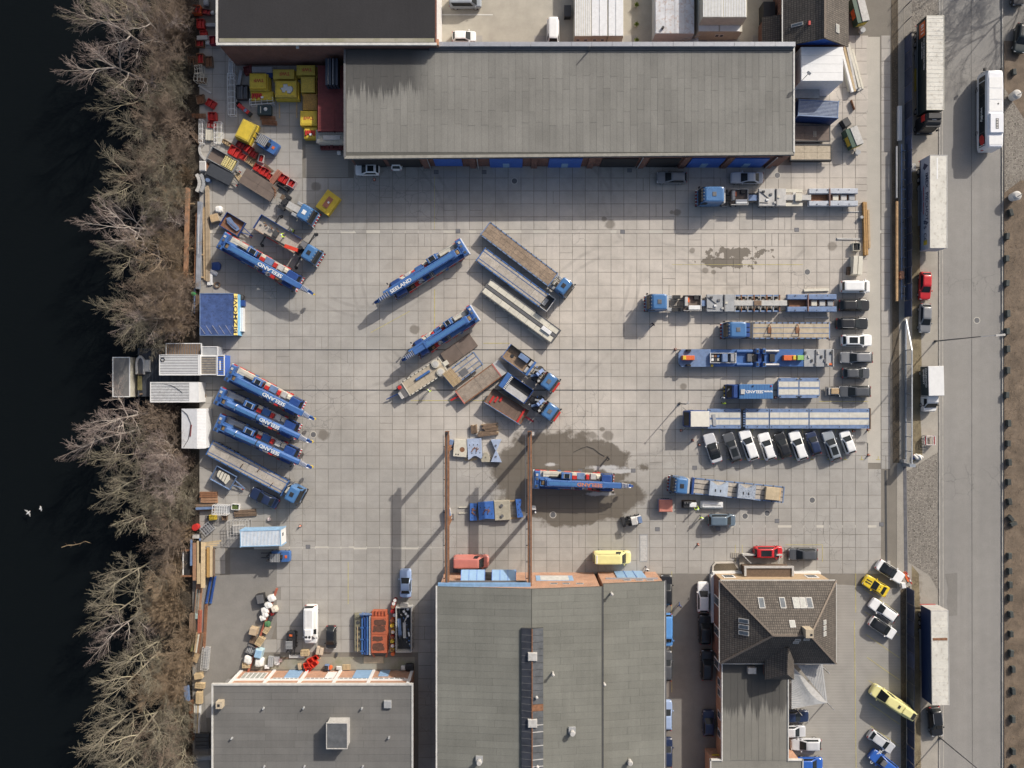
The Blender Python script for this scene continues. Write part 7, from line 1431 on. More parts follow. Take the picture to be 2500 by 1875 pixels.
# dark red containers, blue frames, cream racks
container('long dark red container beside the yellow boxes',796,240,9.9,2.45,0,2.6,90,REDC,REDC,40,along='y');container('dark red container half under the workshop eave',835,240,9.9,2.45,0,2.6,90,REDC,REDC,40,along='y')
t=thing('steel_frame_stack','dark blue steel frame stack on top of the red containers','frame',at(811,174,4.4)[:2]+(2.66,),R(90));[bx(t,'frame',M('dark_blue_steel',(.03,.045,.07),rough=.5),-2.0,2.0,-.8+k*.5,-.45+k*.5,0,1.6)for k in range(4)];[bx(t,'edge',LGREY,-1.9,1.9,-.1+k*.7,-.05+k*.7,1.6,1.66)for k in range(2)]
t=stack('cream slatted racks piled at the foot of the red containers',809,328,4.4,2.6,1.9,0,CREAM,4,3,'rack_stack','rack',piece='rack_beam');[bx(t,'cross_slat',CREAM,-1.8+k*.26,-1.68+k*.26,-1.2,1.2,1.92,2.02)for k in range(15)];bx(t,'top_board',LGREY,-1.2,1.4,-.9,-.2,2.03,2.12);bx(t,'end_tray',LGREY,-2.5,-1.95,-1.1,.9,.8,1.3)
crate('row of dark maroon crates under the cream racks',815,355,4.2,1.1,.7,0,REDC,REDC,6);bag('small white rubbish bag below the maroon crates',828,373,.35,.5)
# ladders, racks and parts near the boxes
cage('white lattice mast section standing beside the yellow boxes',567,232,6.4,1.0,1.0,91,WHITE,None,7,2,'lattice_section','lattice');cage('short white lattice section lying above the dark skip',640,249,3.6,.9,.8,4,WHITE,None,4,2,'lattice_section','lattice');bx(cage('white box lattice at the foot of the brick wall',566,168,2.6,.6,.9,88,WHITE,None,3,2,'lattice_section','lattice'),'panel',GREY,-1.1,.9,-.2,.2,.9,.95)
box('grey metal roll beside the lattice mast',585,190,2.4,.5,.5,80,GREY,'metal_roll','metal roll');crate('dark red four-slot crate against the brick wall',605,170,1.3,1.2,.9,10,REDC,REDC,3);box('long grey covered bundle behind the stepped yellow boxes',640,170,3.2,.9,1.0,0,GREY,'covered_bundle','bundle');box('blue pallet of parts behind the stepped yellow boxes',655,182,1.4,.8,.9,0,BLUE_D,'parts_box','box')
crate('dark skip of scrap beside the lattice mast',590,224,1.8,2.2,.9,0,DARK,DGREY,5,'scrap_skip','skip');t=thing('red_hoist','red hoist machine with black hoses on the ground','machine',at(597,268,.5),R(-40));bx(t,'body',RED,-1.2,.9,-.3,.3,.2,.8,.05);bx(t,'motor',BLACK,.5,1.3,-.35,.35,.2,.7,.05);bx(t,'panel',DUSTBLUE,.1,.5,-.25,.25,.8,.85);[MB().cyl((-1.3-.3*k,.1*k,.05),(-1.3-.3*k,.1*k,.12),.45-.1*k,n=16).build('hose_coil',BLACK,t)for k in range(2)]
t=box('dark green tool skip with a white bag on it',645,268,2.1,1.5,.8,0,M('dark_green_steel',(.03,.05,.055),rough=.5),'tool_skip','skip');MB().cyl((.2,.1,.8),(.2,.1,1.1),.3,.15).build('bag',WHITE,t);bx(t,'bar',CREAM,-.6,-.5,-.5,.5,.8,.84)
for k,(px,py,lb)in enumerate(((653,288,'row of rusty auger bits below the tool skip, upper'),(657,300,'row of rusty auger bits below the tool skip, lower'))):
    t=thing('auger_rack',lb,'auger bits',at(px,py,.3),R(-4));[MB().cyl((-1.1+q*.2,.35,.25),(-1.05+q*.2,-.35,.2),.09,.07,n=6).build('auger_bit',RUST,t)for q in range(12)];bx(t,'bearer',WOODD,-1.2,1.2,-.1,.1,0,.12)
for k,px in enumerate((682,724)):stack(('thin timber batten on the slabs, left of two','thin yellow timber batten on the slabs, right of two')[k],px,270,2.6,.2,.08,91,WOOD,1,1,'timber_batten','timber')
# forklift with the yellow box
def forklift(label,px,py,rz,col=BLUE,fork=True,scale=1.0):
    x,y=W(px,py,1.4);t=thing('forklift',label,'forklift',(x,y,0),R(rz));s=scale
    MB().loft([ring(BODY,-1.6*s,.9*s,.68*s,.25),ring(BODY,-1.65*s,.9*s,.72*s,.7),ring(BODY,-1.55*s,.85*s,.66*s,1.15)]).build('counterweight_body',col,t,40);bx(t,'overhead_guard',DGREY,-.55*s,.75*s,-.55*s,.55*s,2.1,2.2,.03)
    for k in range(6):bx(t,'guard_bar',GREY,-.5*s+k*.2*s,-.42*s+k*.2*s,-.5*s,.5*s,2.2,2.24)
    [bx(t,'guard_post',BLACK,sx-.05,sx+.05,sy-.05,sy+.05,1.0,2.1)for sx in(-.5*s,.7*s)for sy in(-.5*s,.5*s)];bx(t,'seat',BLACK,-.7*s,-.15*s,-.3,.3,1.15,1.5,.05);bx(t,'hood_panel',ORANGE,-1.25*s,-.95*s,-.22,.22,1.15,1.2)
    for sy in(-.3,.3):bx(t,'mast',BLACK,.9*s,1.1*s,sy*s-.08,sy*s+.08,.1,2.5)
    bx(t,'carriage',DGREY,1.1*s,1.2*s,-.5*s,.5*s,.2,.7);[bx(t,'fork',DARK,1.2*s,2.35*s,sy*s-.07,sy*s+.07,.18,.24)for sy in(-.3,.3)];wheels(t,(.55*s,-1.1*s),.6*s,.36,.28);return t
forklift('blue forklift holding a yellow ballast box',646,347,148,scale=1.35);forklift('blue forklift under the raised pale blue container',676,1360,180,scale=1.2);forklift('black forklift with a red seat at the lower left',709,1570,270,M('black_paint',(.03,.03,.033),rough=.4))
# ------------------------------------------------------------------ red racks down the bank edge
RK=[(479,22,20,20,1.0,0,ORANGE,'orange wire cage at the very top left of the bank'),(503,28,20,12,.6,-10,REDC,'dark red bundle under the brick hall eave, topmost'),(489,57,18,22,.8,2,RED,'red slatted crate second down beside the brick hall'),(496,80,16,12,.6,4,RED,'red bag crate with white covers beside the brick hall'),(521,97,20,19,.9,2,M('maroon',(.24,.02,.05),rough=.5),'maroon box tight against the brick hall corner'),(487,105,19,16,.7,0,RUST,'wire crate with red bags near the brick hall corner'),(488,142,16,24,1.0,3,RUST,'tall brown crate with a red top on the bank'),(509,150,18,26,.6,4,WOODD,'brown timber crate beside the slabs'),(489,242,20,22,.5,10,WOODD,'dark bundle of springs on the bank'),(514,252,22,18,.6,-30,RED,'red frame with four bars lying askew'),(517,283,19,19,.9,2,RED,'red striped crate above the white rack'),(515,304,17,14,.7,-4,RED,'red crate with a white tag, below the striped one')]
for px,py,a,b_,h,rz,mt,lb in RK:crate(lb,px,py,a/S,b_/S,h,rz,mt,RED if mt!=WOODD else RUST,5,'bank_crate',group='crates along the bank')
stack('grey steel beams beside the brick hall',514,60,1.6,.55,.4,0,GREY,3,2,'beam_stack','steel beam',piece='beam');stack('pale grey pipes on a red crate',493,91,1.7,.6,.3,3,LGREY,3,1,'pipe_stack','pipe',piece='pipe',z=.7);bag('grey plastic sacks at the top left corner',504,8,.5,.7,GREY);bag('white sack beside the maroon box',507,104,.35,.5);bag('white sack under the top left eave',519,31,.3,.45)
cage('empty rusty wire cage leaning on the bank',472,151,1.2,1.2,1.0,2,RUST,None,3,2);cage('tall pale wire cage, upper of two on the bank',488,172,1.1,1.2,1.2,5,CREAM,None,3,2);cage('tall pale wire cage, lower of two on the bank',490,193,1.5,1.1,1.4,-6,CREAM,WOODD,3,2);stack('grey board tilted below the wire cages',500,218,2.4,.3,.1,-32,LGREY,1,1,'board','board')
t=thing('auger_rack','row of rusty springs above the white lattice rack','auger bits',at(486,283,.3),0);[MB().cyl((-1.1+q*.2,.35,.25),(-1.05+q*.2,-.35,.2),.09,.07,n=6).build('auger_bit',RUST,t)for q in range(11)]
cage('tall white lattice rack standing on the bank',493,322,3.6,.55,.9,90,WHITE,None,5,2,'lattice_section','lattice');cage('cream rack with a white frame beside the red crate',534,325,3.2,1.1,.9,90,WHITE,CREAM,4,2,'lattice_section','lattice');stack('cream fabric rolls between the two white racks',510,322,2.6,1.1,.5,88,CREAM,3,1,'fabric_rolls','roll',piece='roll');stack('grey planks sliding down the bank',474,330,3.2,.8,.2,-50,WOODD,3,1,'plank_heap','timber')
t=thing('curved_pipe','white curved pipe piece leaning by the grey box trailer','pipe',at(495,372,.5),0);pts=[(-.3,1.3),(-.5,.8),(-.5,.2),(-.3,-.4),(.2,-.9),(.7,-1.3)];[MB().bar((*pts[k],.4),(*pts[k+1],.4),.35,.3).build('pipe_piece',LGREY,t)for k in range(5)]
box('white plastic cabinet below the curved pipe',494,405,1.0,1.5,1.0,0,WHITE,'cabinet','cabinet',lid=LGREY);
for k,px in enumerate((484,494)):
    t=thing('curved_segment',('pale curved concrete segment, left of two','grey curved concrete segment, right of two')[k],'segment',at(px,447,.5),0);n=6;[MB().bar((.45*math.sin(math.pi*(q/n))-.2,1.35-q*2.7/n,.35),(.45*math.sin(math.pi*((q+1)/n))-.2,1.35-(q+1)*2.7/n,.35),.5,.7).build('shell_piece',LGREY if k==0 else GREY,t)for q in range(n)]
t=thing('curved_sheet','rusty curved sheet beside the white cabinet','sheet',at(504,412,.5),0);[MB().bar((.3*math.sin(q*.5),.9-q*.45,.4),(.3*math.sin((q+1)*.5),.9-(q+1)*.45,.4),.45,.6).build('sheet_piece',RUST,t)for q in range(4)]
drum('blue drum beside the dark flat trailer',507,439,.35,.8,DUSTBLUE);
# red crates round the grey trailer
RC=[(556,350,30,10,.4,-30,WOOD,'brown timber pieces above the grey box trailer'),(571,369,26,22,.8,-30,RED,'dark crate full of red straps beside the grey trailer'),(586,353,20,14,.8,-28,REDC,'maroon slatted crate right of the strap crate'),(606,363,18,18,.7,-35,RED,'red crate with pink parts by the forklift'),(593,383,17,14,.5,-30,RED,'red bag crate below the maroon one'),(618,376,20,18,.6,-30,RUST,'rusty gridded crate in the red crate group'),(610,393,26,16,.5,-35,WOOD,'wooden tray with a blue strap on it'),(637,386,13,18,.7,-15,LGREY,'grey box holding red bags, right of the group'),(629,410,20,16,.7,-30,RED,'red slatted crate at the head of the brown platform'),(645,419,20,19,.9,-28,RED,'red frame crate with four openings'),(658,431,20,16,.5,-28,RUST,'rusty crate with red tarpaulin scraps'),(691,436,20,20,.8,-30,RED,'bright red bag crate near the end of the row'),(711,447,18,18,.9,-30,M('pinkish_white',(.55,.42,.42),rough=.7,var=.3,scale=4),'pinkish white wrapped pallet ending the row')]
for px,py,a,b_,h,rz,mt,lb in RC:crate(lb,px,py,a/S,b_/S,h,rz,mt,RED if mt not in(WOOD,LGREY)else(WOOD if mt is WOOD else RED),5,'yard_crate',group='red crates beside the grey trailer')
stack('reddish planks standing between the red crates',672,431,2.4,.9,.6,52,M('red_brown_plank',(.36,.16,.11),rough=.8,orand=.2),4,2,'plank_stack','timber');stack('brown board frame above the reddish planks',656,410,1.8,.4,.1,-40,WOODD,2,1,'board','board');box('black rolled mat beside the red bag crate',690,456,1.9,.6,.55,-33,BLACK,'rolled_mat','mat',ch=.15);pallet('pale pallet standing left of the brown platform',583,432,-55,1)
# long beams at the bank edge
BG='long beams stored at the bank edge'
def beam(label,px,y0,y1,w,h,mat,z=.25,dx=0,rib=None):
    x0,ya=W(px,y0,z+h);x1,yb=W(px+dx,y1,z+h);t=thing('steel_beam',label,'beam',((x0+x1)/2,(ya+yb)/2,0),math.atan2(yb-ya,x1-x0),BG);L=math.hypot(x1-x0,yb-ya)
    bx(t,'lower_flange',mat,-L/2,L/2,-w/2,w/2,z,z+.04);bx(t,'web',mat,-L/2,L/2,-w*.12,w*.12,z+.04,z+h-.04);bx(t,'upper_flange',mat,-L/2,L/2,-w/2,w/2,z+h-.04,z+h)
    for q in(-.35,.1,.36):bx(t,'bearer',WOOD,q*L-.1,q*L+.1,-w*1.6,w*1.6,0,z)
    if rib:rib(t,L,w,z+h)
    return t
RUSTL=M('light_rust',(.30,.17,.10),rough=.8,var=.25,scale=1.5,fine=.15)
beam('long rusty beam nearest the trees on sleepers',457,458,702,.55,.55,RUSTL,dx=-6);beam('long beam painted blue-grey with a white stripe',487,492,705,.6,.6,M('blue_grey_beam',(.24,.26,.30),rough=.6,var=.25,scale=.8,dirt=.2),dx=-5,rib=lambda t,L,w,z:bx(t,'white_mark',WHITE,-L*.35,L*.1,-.05,.02,z,z+.01));beam('rusty flange beam between the striped beam and the timber',480,520,690,.25,.4,RUST,dx=-5)
stack('long timber bundle beside the yard slabs, left',498,595,11.5,.35,.3,91,WOOD,2,1,jit=.02);stack('long weathered timber bundle beside the yard slabs, right',506,570,15,.6,.4,90.6,M('grey_timber',(.33,.26,.18),rough=.9,orand=.2,var=.2),3,1,jit=.02)
bag('round white big bag beside the blue trailer',535,512,.6,1.0);box('weathered planter box with dry soil',523,532,1.4,1.3,.8,15,M('dirty_board',(.30,.26,.21),rough=.85,dirt=.3),'planter_box','planter',lid=WOOD);bag('heap of bright blue tarpaulin',528,650,.7,.5,BLUE_D,1.1);stack('white folded sheets beside the blue tarpaulin',512,681,2.0,.8,.3,88,WHITE,3,1,'sheet_stack','sheets');bag('rolled white cloth leaning on the folded sheets',522,665,.35,.4,WHITE,2.0,-30)
for px,py,lb in((530,696,'rusty ring lying above the blue tent'),(495,966,'worn ring beside the white dock container')):
    t=thing('steel_ring',lb,'ring',at(px,py,.1),0);[MB().bar((.42*math.cos(q*.524),.42*math.sin(q*.524),.1),(.42*math.cos((q+1)*.524),.42*math.sin((q+1)*.524),.1),.18,.2).build('ring_piece',WOODD,t)for q in range(12)]
# ------------------------------------------------------------------ blue tarpaulin tent
TARP=M('blue_tarpaulin',(.055,.095,.24),rough=.5,var=.3,scale=.9,dirt=.45,dirtcol=(.03,.045,.10),fine=.06);x0,y0=W(489,818,2.3);x1,y1=W(570,717,2.3)
t=thing('tarpaulin_tent','blue tarpaulin-roofed store with a black and yellow lettered side','tent',((x0+x1)/2,(y0+y1)/2,0),0);a,b_=(x1-x0)/2,(y1-y0)/2
mb=MB();n=12;rr=random.Random(2)
for j in range(n+1):
    for i in range(n+1):mb.v.append((-a+2*a*i/n,-b_+2*b_*j/n,2.3+(.0 if i in(0,n)or j in(0,n)else-.10*math.sin(math.pi*i/n)*math.sin(math.pi*j/n)+rr.uniform(-.035,.035))))
for j in range(n):
    for i in range(n):mb.f.append((j*(n+1)+i,j*(n+1)+i+1,(j+1)*(n+1)+i+1,(j+1)*(n+1)+i));mb.m.append(0)
mb.build('tarpaulin',TARP,t,60);bx(t,'wall',BLUE_D,-a+.05,a+.05,-b_+.05,b_-.05,0,2.15)
sp=MB();sp.v=[(a+.06,-b_,2.32),(a+.06,b_,2.32),(a+.5,b_,1.9),(a+.5,-b_,1.9),(a+.3,-b_,1.9),(a+.3,b_,1.9)];sp.f=[(0,3,2,1),(1,2,5),(0,4,3),(3,4,5,2)];sp.m=[0]*4;sp.build('sign_slope',M('sign_yellow',(.72,.55,.14),rough=.5),t)
text(t,'lettering','BIZMOVE',.80,(a+.285,0,2.125),Matrix(((0,-.723,.69),(1,0,0),(0,.69,.723))).to_euler(),BLACK,wide=1.75);bx(t,'side_cladding',M('sky_blue_sheet',(.22,.50,.75),rough=.5),a+.4,a+.52,-b_,b_,0,1.85);[bx(t,'ridge_cord',LGREY,-a+.3+q*1.0,-a+.33+q*1.0,-b_,-b_+1.6,2.32,2.36,rz=.6)for q in range(6)]
[bx(t,'edge_tube',DUSTBLUE,*q,2.24,2.36)for q in((-a-.06,a+.06,-b_-.08,-b_+.02),(-a-.06,a+.06,b_-.02,b_+.08),(-a-.08,-a+.02,-b_,b_))]
stack('white plastic boards leaning on the lettered tent',589,780,3.7,.55,.9,90,WHITE,2,1,'board_stack','boards',jit=.01,piece='board');box('blue bin beside the white boards',591,740,.7,.9,.7,0,BLUE_D,'bin','bin');bag('black sack on the blue bin corner',588,728,.55,.7,BLACK);stack('narrow plank pile behind the blue tent',480,760,5.2,.5,.4,88,WOODD,3,1);stack('pale plank leaning toward the trees',471,745,3.5,.12,.3,80,LGREY,1,1,'pole','pole');stack('blue strut beside the plank pile',474,735,4.0,.2,.4,90,DUSTBLUE,1,1,'strut','strut');drum('green drum behind the blue tent',471,717,.28,.7,M('green_plastic',(.05,.35,.12),rough=.4))
# ------------------------------------------------------------------ landing stage, dock cabins, boat
t=thing('landing_stage','dark planked landing stage reaching over the water','jetty',at(400,920),0);DK=M('dark_dock_plank',(.045,.05,.06),rough=.8,var=.2,scale=3,orand=.35)
x0,y0=W(335,968);x1,y1=W(492,850);n=42;ox,oy=t.location.x,t.location.y
for k in range(n):bx(t,'plank',DK,x0-ox+(x1-x0)*k/n,x0-ox+(x1-x0)*(k+.9)/n,y0-oy,y1-oy,-.28,-.2+RND.uniform(-.01,.01))
for px in(345,420,480):
    for py in(856,962):x,y=W(px,py);MB().cyl((x-ox,y-oy,-3),(x-ox,y-oy,.4),.14).build('pile',WOODD,t)
def flatroof(label,px0,px1,py0,py1,z,z0,mat,n,along,wall=WHITE,name='dock_cabin',split=None):
    x0,y0=W(px0,py1,z);x1,y1=W(px1,py0,z);t=thing(name,label,'cabin',((x0+x1)/2,(y0+y1)/2,z0),0);a,b_=(x1-x0)/2,(y1-y0)/2;h=z-z0
    bx(t,'wall',wall,-a,a,-b_,b_,0,h-.05);xs_=a if split is None else-a+2*a*split
    if n:corr_roof(t,-a+.12,xs_-.1,-b_+.12,b_-.12,h-.05,mat,n,along)
    bx(t,'roof_base',DGREY if n else mat,-a+.1,xs_-.08,-b_+.1,b_-.1,h-.05,h-.03)
    if split is not None:bx(t,'roof_end',WHITE,xs_-.05,a-.02,-b_+.02,b_-.02,h-.049,h+.01)
    for q in((-a-.02,a+.02,b_-.1,b_+.02),(-a-.02,a+.02,-b_-.02,-b_+.1),(-a-.02,-a+.1,-b_+.101,b_-.101),(a-.1,a+.02,-b_+.101,b_-.101)):bx(t,'roof_rail',WHITE,*q,h-.1,h+.04)
    return t
t=flatroof('white dock cabin with ribbed roof and a black ring on it',389,489,866,916,2.8,-.2,CORR,12,'x',split=.95);[MB().bar((-2.6+.3*math.cos(q*.63),.8+.3*math.sin(q*.63),3.05),(-2.6+.3*math.cos((q+1)*.63),.8+.3*math.sin((q+1)*.63),3.05),.09).build('tyre_ring',BLACK,t)for q in range(10)]
t=flatroof('white dock cabin with streaked ribbed roof and a loose cable',367,485,933,982,2.7,-.2,M('streaked_white_sheet',(.66,.67,.68),rough=.5,dirt=.4,dirtcol=(.14,.11,.09),scale=2),12,'x',split=.81);[MB().bar((-1.5+.45*k,1.2-.12*k*k*.3,2.95),(-1.05+.45*k,1.2-.12*(k+1)**2*.3,2.95),.04).build('cable',BLACK,t)for k in range(6)]
for k in range(5):pass
t=flatroof('brown corrugated lean-to roof beside the ribbed dock cabin',490,529,869,915,2.4,0,M('weathered_corrugated',(.27,.24,.20),rough=.85,var=.2,dirt=.5,dirtcol=(.12,.09,.07)),7,'x',GREY);t=flatroof('blue shed end with a white sign beside the lean-to',530,548,867,917,2.5,0,DOORB,8,'x',DOORB);bx(t,'sign',WHITE,-.2,.0,-.7,.7,2.5,2.53);t=flatroof('grey sheet roof above the blue shed end',492,532,846,869,2.2,0,GREY,0,'x',GREY);flatroof('dark boarded hut roof with brown slats by the water',405,492,838,868,1.6,-.3,WOODD,14,'y',GREY)
t=flatroof('grey felt-roofed dock hut with a cream wall standing over the water',275,317,872,969,.9,-1.7,FELT,0,'x',CREAM);a=1.3
# white gabled cabin
x0,y0=W(441,1095,3);x1,y1=W(501,998,3);t=thing('gabled_cabin','white gabled sheet-metal cabin with cables trailing over its roof','cabin',((x0+x1)/2,(y0+y1)/2,0),0);a,b_=(x1-x0)/2,(y1-y0)/2;bx(t,'wall',WHITE,-a+.05,a-.05,-b_+.05,b_-.05,0,2.6)
for q in([(-a,-b_,2.65),(.7,-b_,3.2),(.7,b_,3.2),(-a,b_,2.65)],[(.7,-b_,3.2),(a,-b_,2.65),(a,b_,2.65),(.7,b_,3.2)]):quad(q,.06).build('roof_slope',CORR,t)
for k in range(26):y=-b_+.2+k*(2*b_-.4)/25;MB().bar((.72,y,3.215),(a-.02,y,2.665),.03,.02).build('sheet_seam',LGREY,t)
cab_pts=[(-a+.1,b_-.2),(-.9,b_-.9),(-.3,.8),(-.5,-.5),(-.7,-1.6),(-1.5,-b_+.2)];[MB().bar((*cab_pts[k],2.68+.02+(cab_pts[k][0]+a)*.21),(*cab_pts[k+1],2.68+.02+(cab_pts[k+1][0]+a)*.21),.06).build('cable',BLACK,t)for k in range(5)];MB().bar((-.2,.6,3.05),(-.4,-1.2,3.0),.14,.08).build('ivy_strand',REDC,t)
# inflatable boat
t=thing('inflatable_boat','grey inflatable boat lying on the landing stage','boat',at(343,895),R(90));pts=[(-1.2,.55),(.5,.6),(1.2,.45),(1.6,0)]
for s in(-1,1):[MB().cyl((pts[k][0],s*pts[k][1],.05),(pts[k+1][0],s*pts[k+1][1],.05),.2,n=8).build('tube',LGREY,t)for k in range(3)]
MB().prism([(-1.2,-.5),(-1.2,.5),(.5,.55),(1.4,0),(.5,-.55)],-.2,-.05).build('floor',DGREY,t);bx(t,'transom',WOODD,-1.22,-1.14,-.5,.5,-.15,.25)
box('small upturned dinghy beside the inflatable boat',359,893,.9,1.9,.4,0,LGREY,'dinghy','boat',z=-.2,ch=.15);stack('greenish planks on the landing stage',341,935,2.3,.7,.1,90,M('mossy_plank',(.25,.22,.10),rough=.9,orand=.2),3,1,'plank_stack','timber',z=-.2)
# ------------------------------------------------------------------ lower left bank goods
stack('rusty beams above the white tool cage',508,1208,2.8,.9,.4,0,RUST,3,1,'beam_stack','steel beam',piece='beam');stack('rusty plates on timber below the rusty beams',510,1222,2.6,.8,.4,0,RUSTL,2,1,'plate_stack','steel plate',piece='plate');t=stack('blue girder lying on brown boards',500,1240,3.0,1.1,.5,2,WOODD,3,1,'board_stack','boards',piece='board');bx(t,'blue_girder',DUSTBLUE,-1.3,1.4,-.2,.15,.5,.8)
cage('white slatted tool cage beside the blue girder',540,1244,2.2,1.4,1.5,-3,WHITE,GREY,6,3);crate('white planter tray with green weeds',574,1238,1.2,.9,.5,-4,WHITE,M('weeds',(.10,.14,.04),rough=.9),4,'planter_tray','planter');t=box('yellow and black compressor box below the tool cage',518,1264,1.0,.8,.8,4,YELLOW,'compressor','compressor');bx(t,'motor',BLACK,-.9,-.5,-.3,.3,0,.6,.05);stack('dark boards lying above the pale blue container',598,1253,3.6,1.1,.25,3,WOODD,3,1,'board_stack','boards',piece='board');crate('small brown crate between compressor and container',547,1264,.8,.8,.5,0,WOODD,None)
drum('red gas cylinder rack on the bank edge',476,1288,.5,.9,RED);cage('grey mesh box tilted beside the red cylinder',507,1290,1.6,1.4,.8,40,GREY,GRATE,4,3);box('dark generator box below the red cylinder',478,1310,1.2,.7,.7,0,DARK,'generator','generator',lid=LGREY)
def pipes(t):bx(t,'wire_bundle',LGREY,-1.2,.6,-.8,.5,.12,.5,.05)
cage('white wire mesh pen left of the pale blue container',585,1290,3.3,2.6,1.4,3,LGREY,None,7,5,fill=pipes)
t=container('pale blue container with white ribbed roof, raised on the forklift',636,1314,6.1,2.45,1.3,4.0,1.5,LBLUE,CORR,28,'y',frame=LBLUE);bx(t,'end_door',WHITE,3.05,3.09,-1.1,1.1,.1,2.6);bx(t,'door_window',PANE,3.09,3.11,.1,.6,1.4,2.1)
for k,(ax_,ay_)in enumerate(((-2.4,.9),(2.4,.9),(-2.4,-.9),(2.4,-.9))):bx(t,'support_leg',DUSTBLUE,ax_-.1,ax_+.1,ay_-.1,ay_+.1,-1.3,0)
bag('white and red rag bundle beside the container',657,1268,.3,.35,M('ragged_white',(.6,.5,.48),rough=.8,var=.3,scale=6));cone(733,1284,'orange cone right of the pale blue container')
# timber rack structure
t=thing('timber_rack','rusty rack of long timbers and planks at the bank edge','rack',at(488,1370,.8),0)
for q in((-2.9,2.9,1.7),(-2.9,2.9,-2.3)):bx(t,'rack_beam',RUST,q[0],q[1]-.6,q[2]-.12,q[2]+.12,.7,.9)
for k in range(4):bx(t,'bearer',RUST,-1.1+k*.45,-.95+k*.45,-2.4,2.6,.9,1.05)
bx(t,'white_post',WHITE,-2.75,-2.6,-2.4,1.6,.5,.7);bx(t,'dark_box',BLACK,-2.5,-1.2,-2.2,1.5,.1,.6)
for k,(x0,w_,y0,y1,mt)in enumerate(((-.95,.5,-2.9,2.9,RUSTL),(-.3,.55,-3.4,3.2,WOODL),(.35,.6,-4.0,3.0,WOODL),(1.2,.45,-2.4,2.2,M('golden_board',(.50,.30,.10),rough=.7,orand=.15)),(1.7,.4,-2.3,2.4,WOODL),(2.2,.25,-2.2,2.0,WOODD),(-1.35,.3,-.6,3.4,DUSTBLUE),(.05,.2,-.2,3.6,DUSTBLUE))):bx(t,'long_board',mt,x0,x0+w_,y0,y1,1.06,1.2+.04*(k%3))
for k in range(3):bx(t,'short_board',WOODL,.9,2.8+.3*k,2.4+k*.28,2.6+k*.28,1.06,1.16,rz=.06*k)
for k,px in enumerate((509,519)):x,y=W(px,1440,.3);t=thing('blue_pipe',('bright blue plastic pipe, left of two on the asphalt','bright blue plastic pipe, right of two on the asphalt')[k],'pipe',(x,y,0),R(80),'bright blue pipes');MB().cyl((-2.1,0,.2),(2.1,0,.2),.2,n=12).build('tube',BLUE_D,t,40);[MB().cyl((s*2.1,0,.2),(s*2.1-s*.12,0,.2),.23,n=12).build('collar',BLUE,t)for s in(-1,1)]
stack('rusty beams trailing down from the timber rack',484,1450,6.5,.9,.5,86,RUSTL,3,1,'beam_stack','steel beam',piece='beam');stack('greenish steel bars below the timber rack',481,1475,5.0,.5,.5,85,M('pale_green_steel',(.30,.38,.36),rough=.6,var=.2),3,1,'bar_stack','steel bar',piece='bar');stack('dark rails stacked against the trees',468,1530,4.2,.9,.6,88,WOODD,3,2,'rail_stack','rail',piece='rail');stack('rusty red girder beside the dark rails',486,1520,4.0,.5,.5,88,M('brick_red_steel',(.34,.10,.06),rough=.7,var=.2),2,1,'beam_stack','steel beam',piece='beam');stack('long brown rail closest to the asphalt lane',500,1530,7.0,.4,.3,87,RUST,2,1,'rail_stack','rail',piece='rail');stack('pale and brown planks below the red girder',484,1570,3.2,1.1,.5,82,WOOD,4,1,'plank_stack','timber',mats=[WOODD,WOOD,CREAM,RUST]);stack('mossy pole among the brown planks',470,1560,4.2,.3,.4,84,M('mossy_pole',(.20,.19,.08),rough=.9),1,1,'pole','pole')
cage('silver wire bundle on the edge of the asphalt lane',502,1607,3.4,1.0,.8,85,LGREY,GREY,8,3,'wire_bundle','wire bundle');stack('short logs in the undergrowth',478,1605,1.6,.8,.4,70,WOOD,4,1,'log_heap','logs',piece='log');pallet('pallets stacked high at the lane edge, upper',483,1652,8,6);pallet('pallets stacked at the lane edge, second',487,1675,-5,4,L=1.4);stack('blue corrugated sheet leaning in the bushes',455,1694,2.4,.8,.4,95,DUSTBLUE,3,1,'sheet_stack','sheets',piece='sheet');pallet('tall pale crate stack by the grey store corner',485,1705,0,5,L=.9,w=1.8);stack('brown steel bars left of the grey store',466,1760,6.5,.8,.4,90,RUST,3,1,'bar_stack','steel bar',piece='bar');stack('white plank and boards left of the grey store',480,1755,4.6,1.0,.5,88,LGREY,4,1,'board_stack','boards',piece='board',mats=[WHITE,CREAM,LGREY,WOODL]);stack('dark scrap pile in the shade of the grey store',493,1810,2.2,2.4,.6,0,DARK,4,1,'scrap_pile','scrap',piece='scrap_bar',mats=[DARK,RUST,NAVY]);stack('grey pipes crossing near the bottom edge',498,1852,2.8,.6,.5,3,GREY,3,1,'pipe_stack','pipe',piece='pipe')
# ------------------------------------------------------------------ line of goods before the grey store
x,y=W(638,1545,.5);t=thing('long_red_beam','long rusty red beam lying behind the bags and pallets','beam',(x,y,0),R(71));bx(t,'upper_flange',M('brick_red_steel',(.34,.10,.06)),-7.2,7.2,-.14,.14,.42,.5);bx(t,'web',_mats['brick_red_steel'],-7.2,7.2,-.04,.04,.08,.419);bx(t,'lower_flange',_mats['brick_red_steel'],-7.2,7.2,-.14,.14,0,.08)
for k,(px,py,r,lb)in enumerate(((663,1460,.62,'white big bag, topmost of the slanted bag line'),(655,1477,.6,'white big bag, second of the slanted bag line'),(647,1490,.62,'white big bag, third of the slanted bag line'),(642,1508,.5,'greyish bag, fourth of the slanted bag line'),(648,1500,.5,'clear plastic bag beside the third big bag'),(671,1487,.55,'heap of pale plastic right of the bag line'))):bag(lb,px,py,r,.95,BAG if k!=5 else M('mixed_plastic',(.55,.50,.42),rough=.7,var=.35,scale=5),rz=20,group='bags in the slanted line')
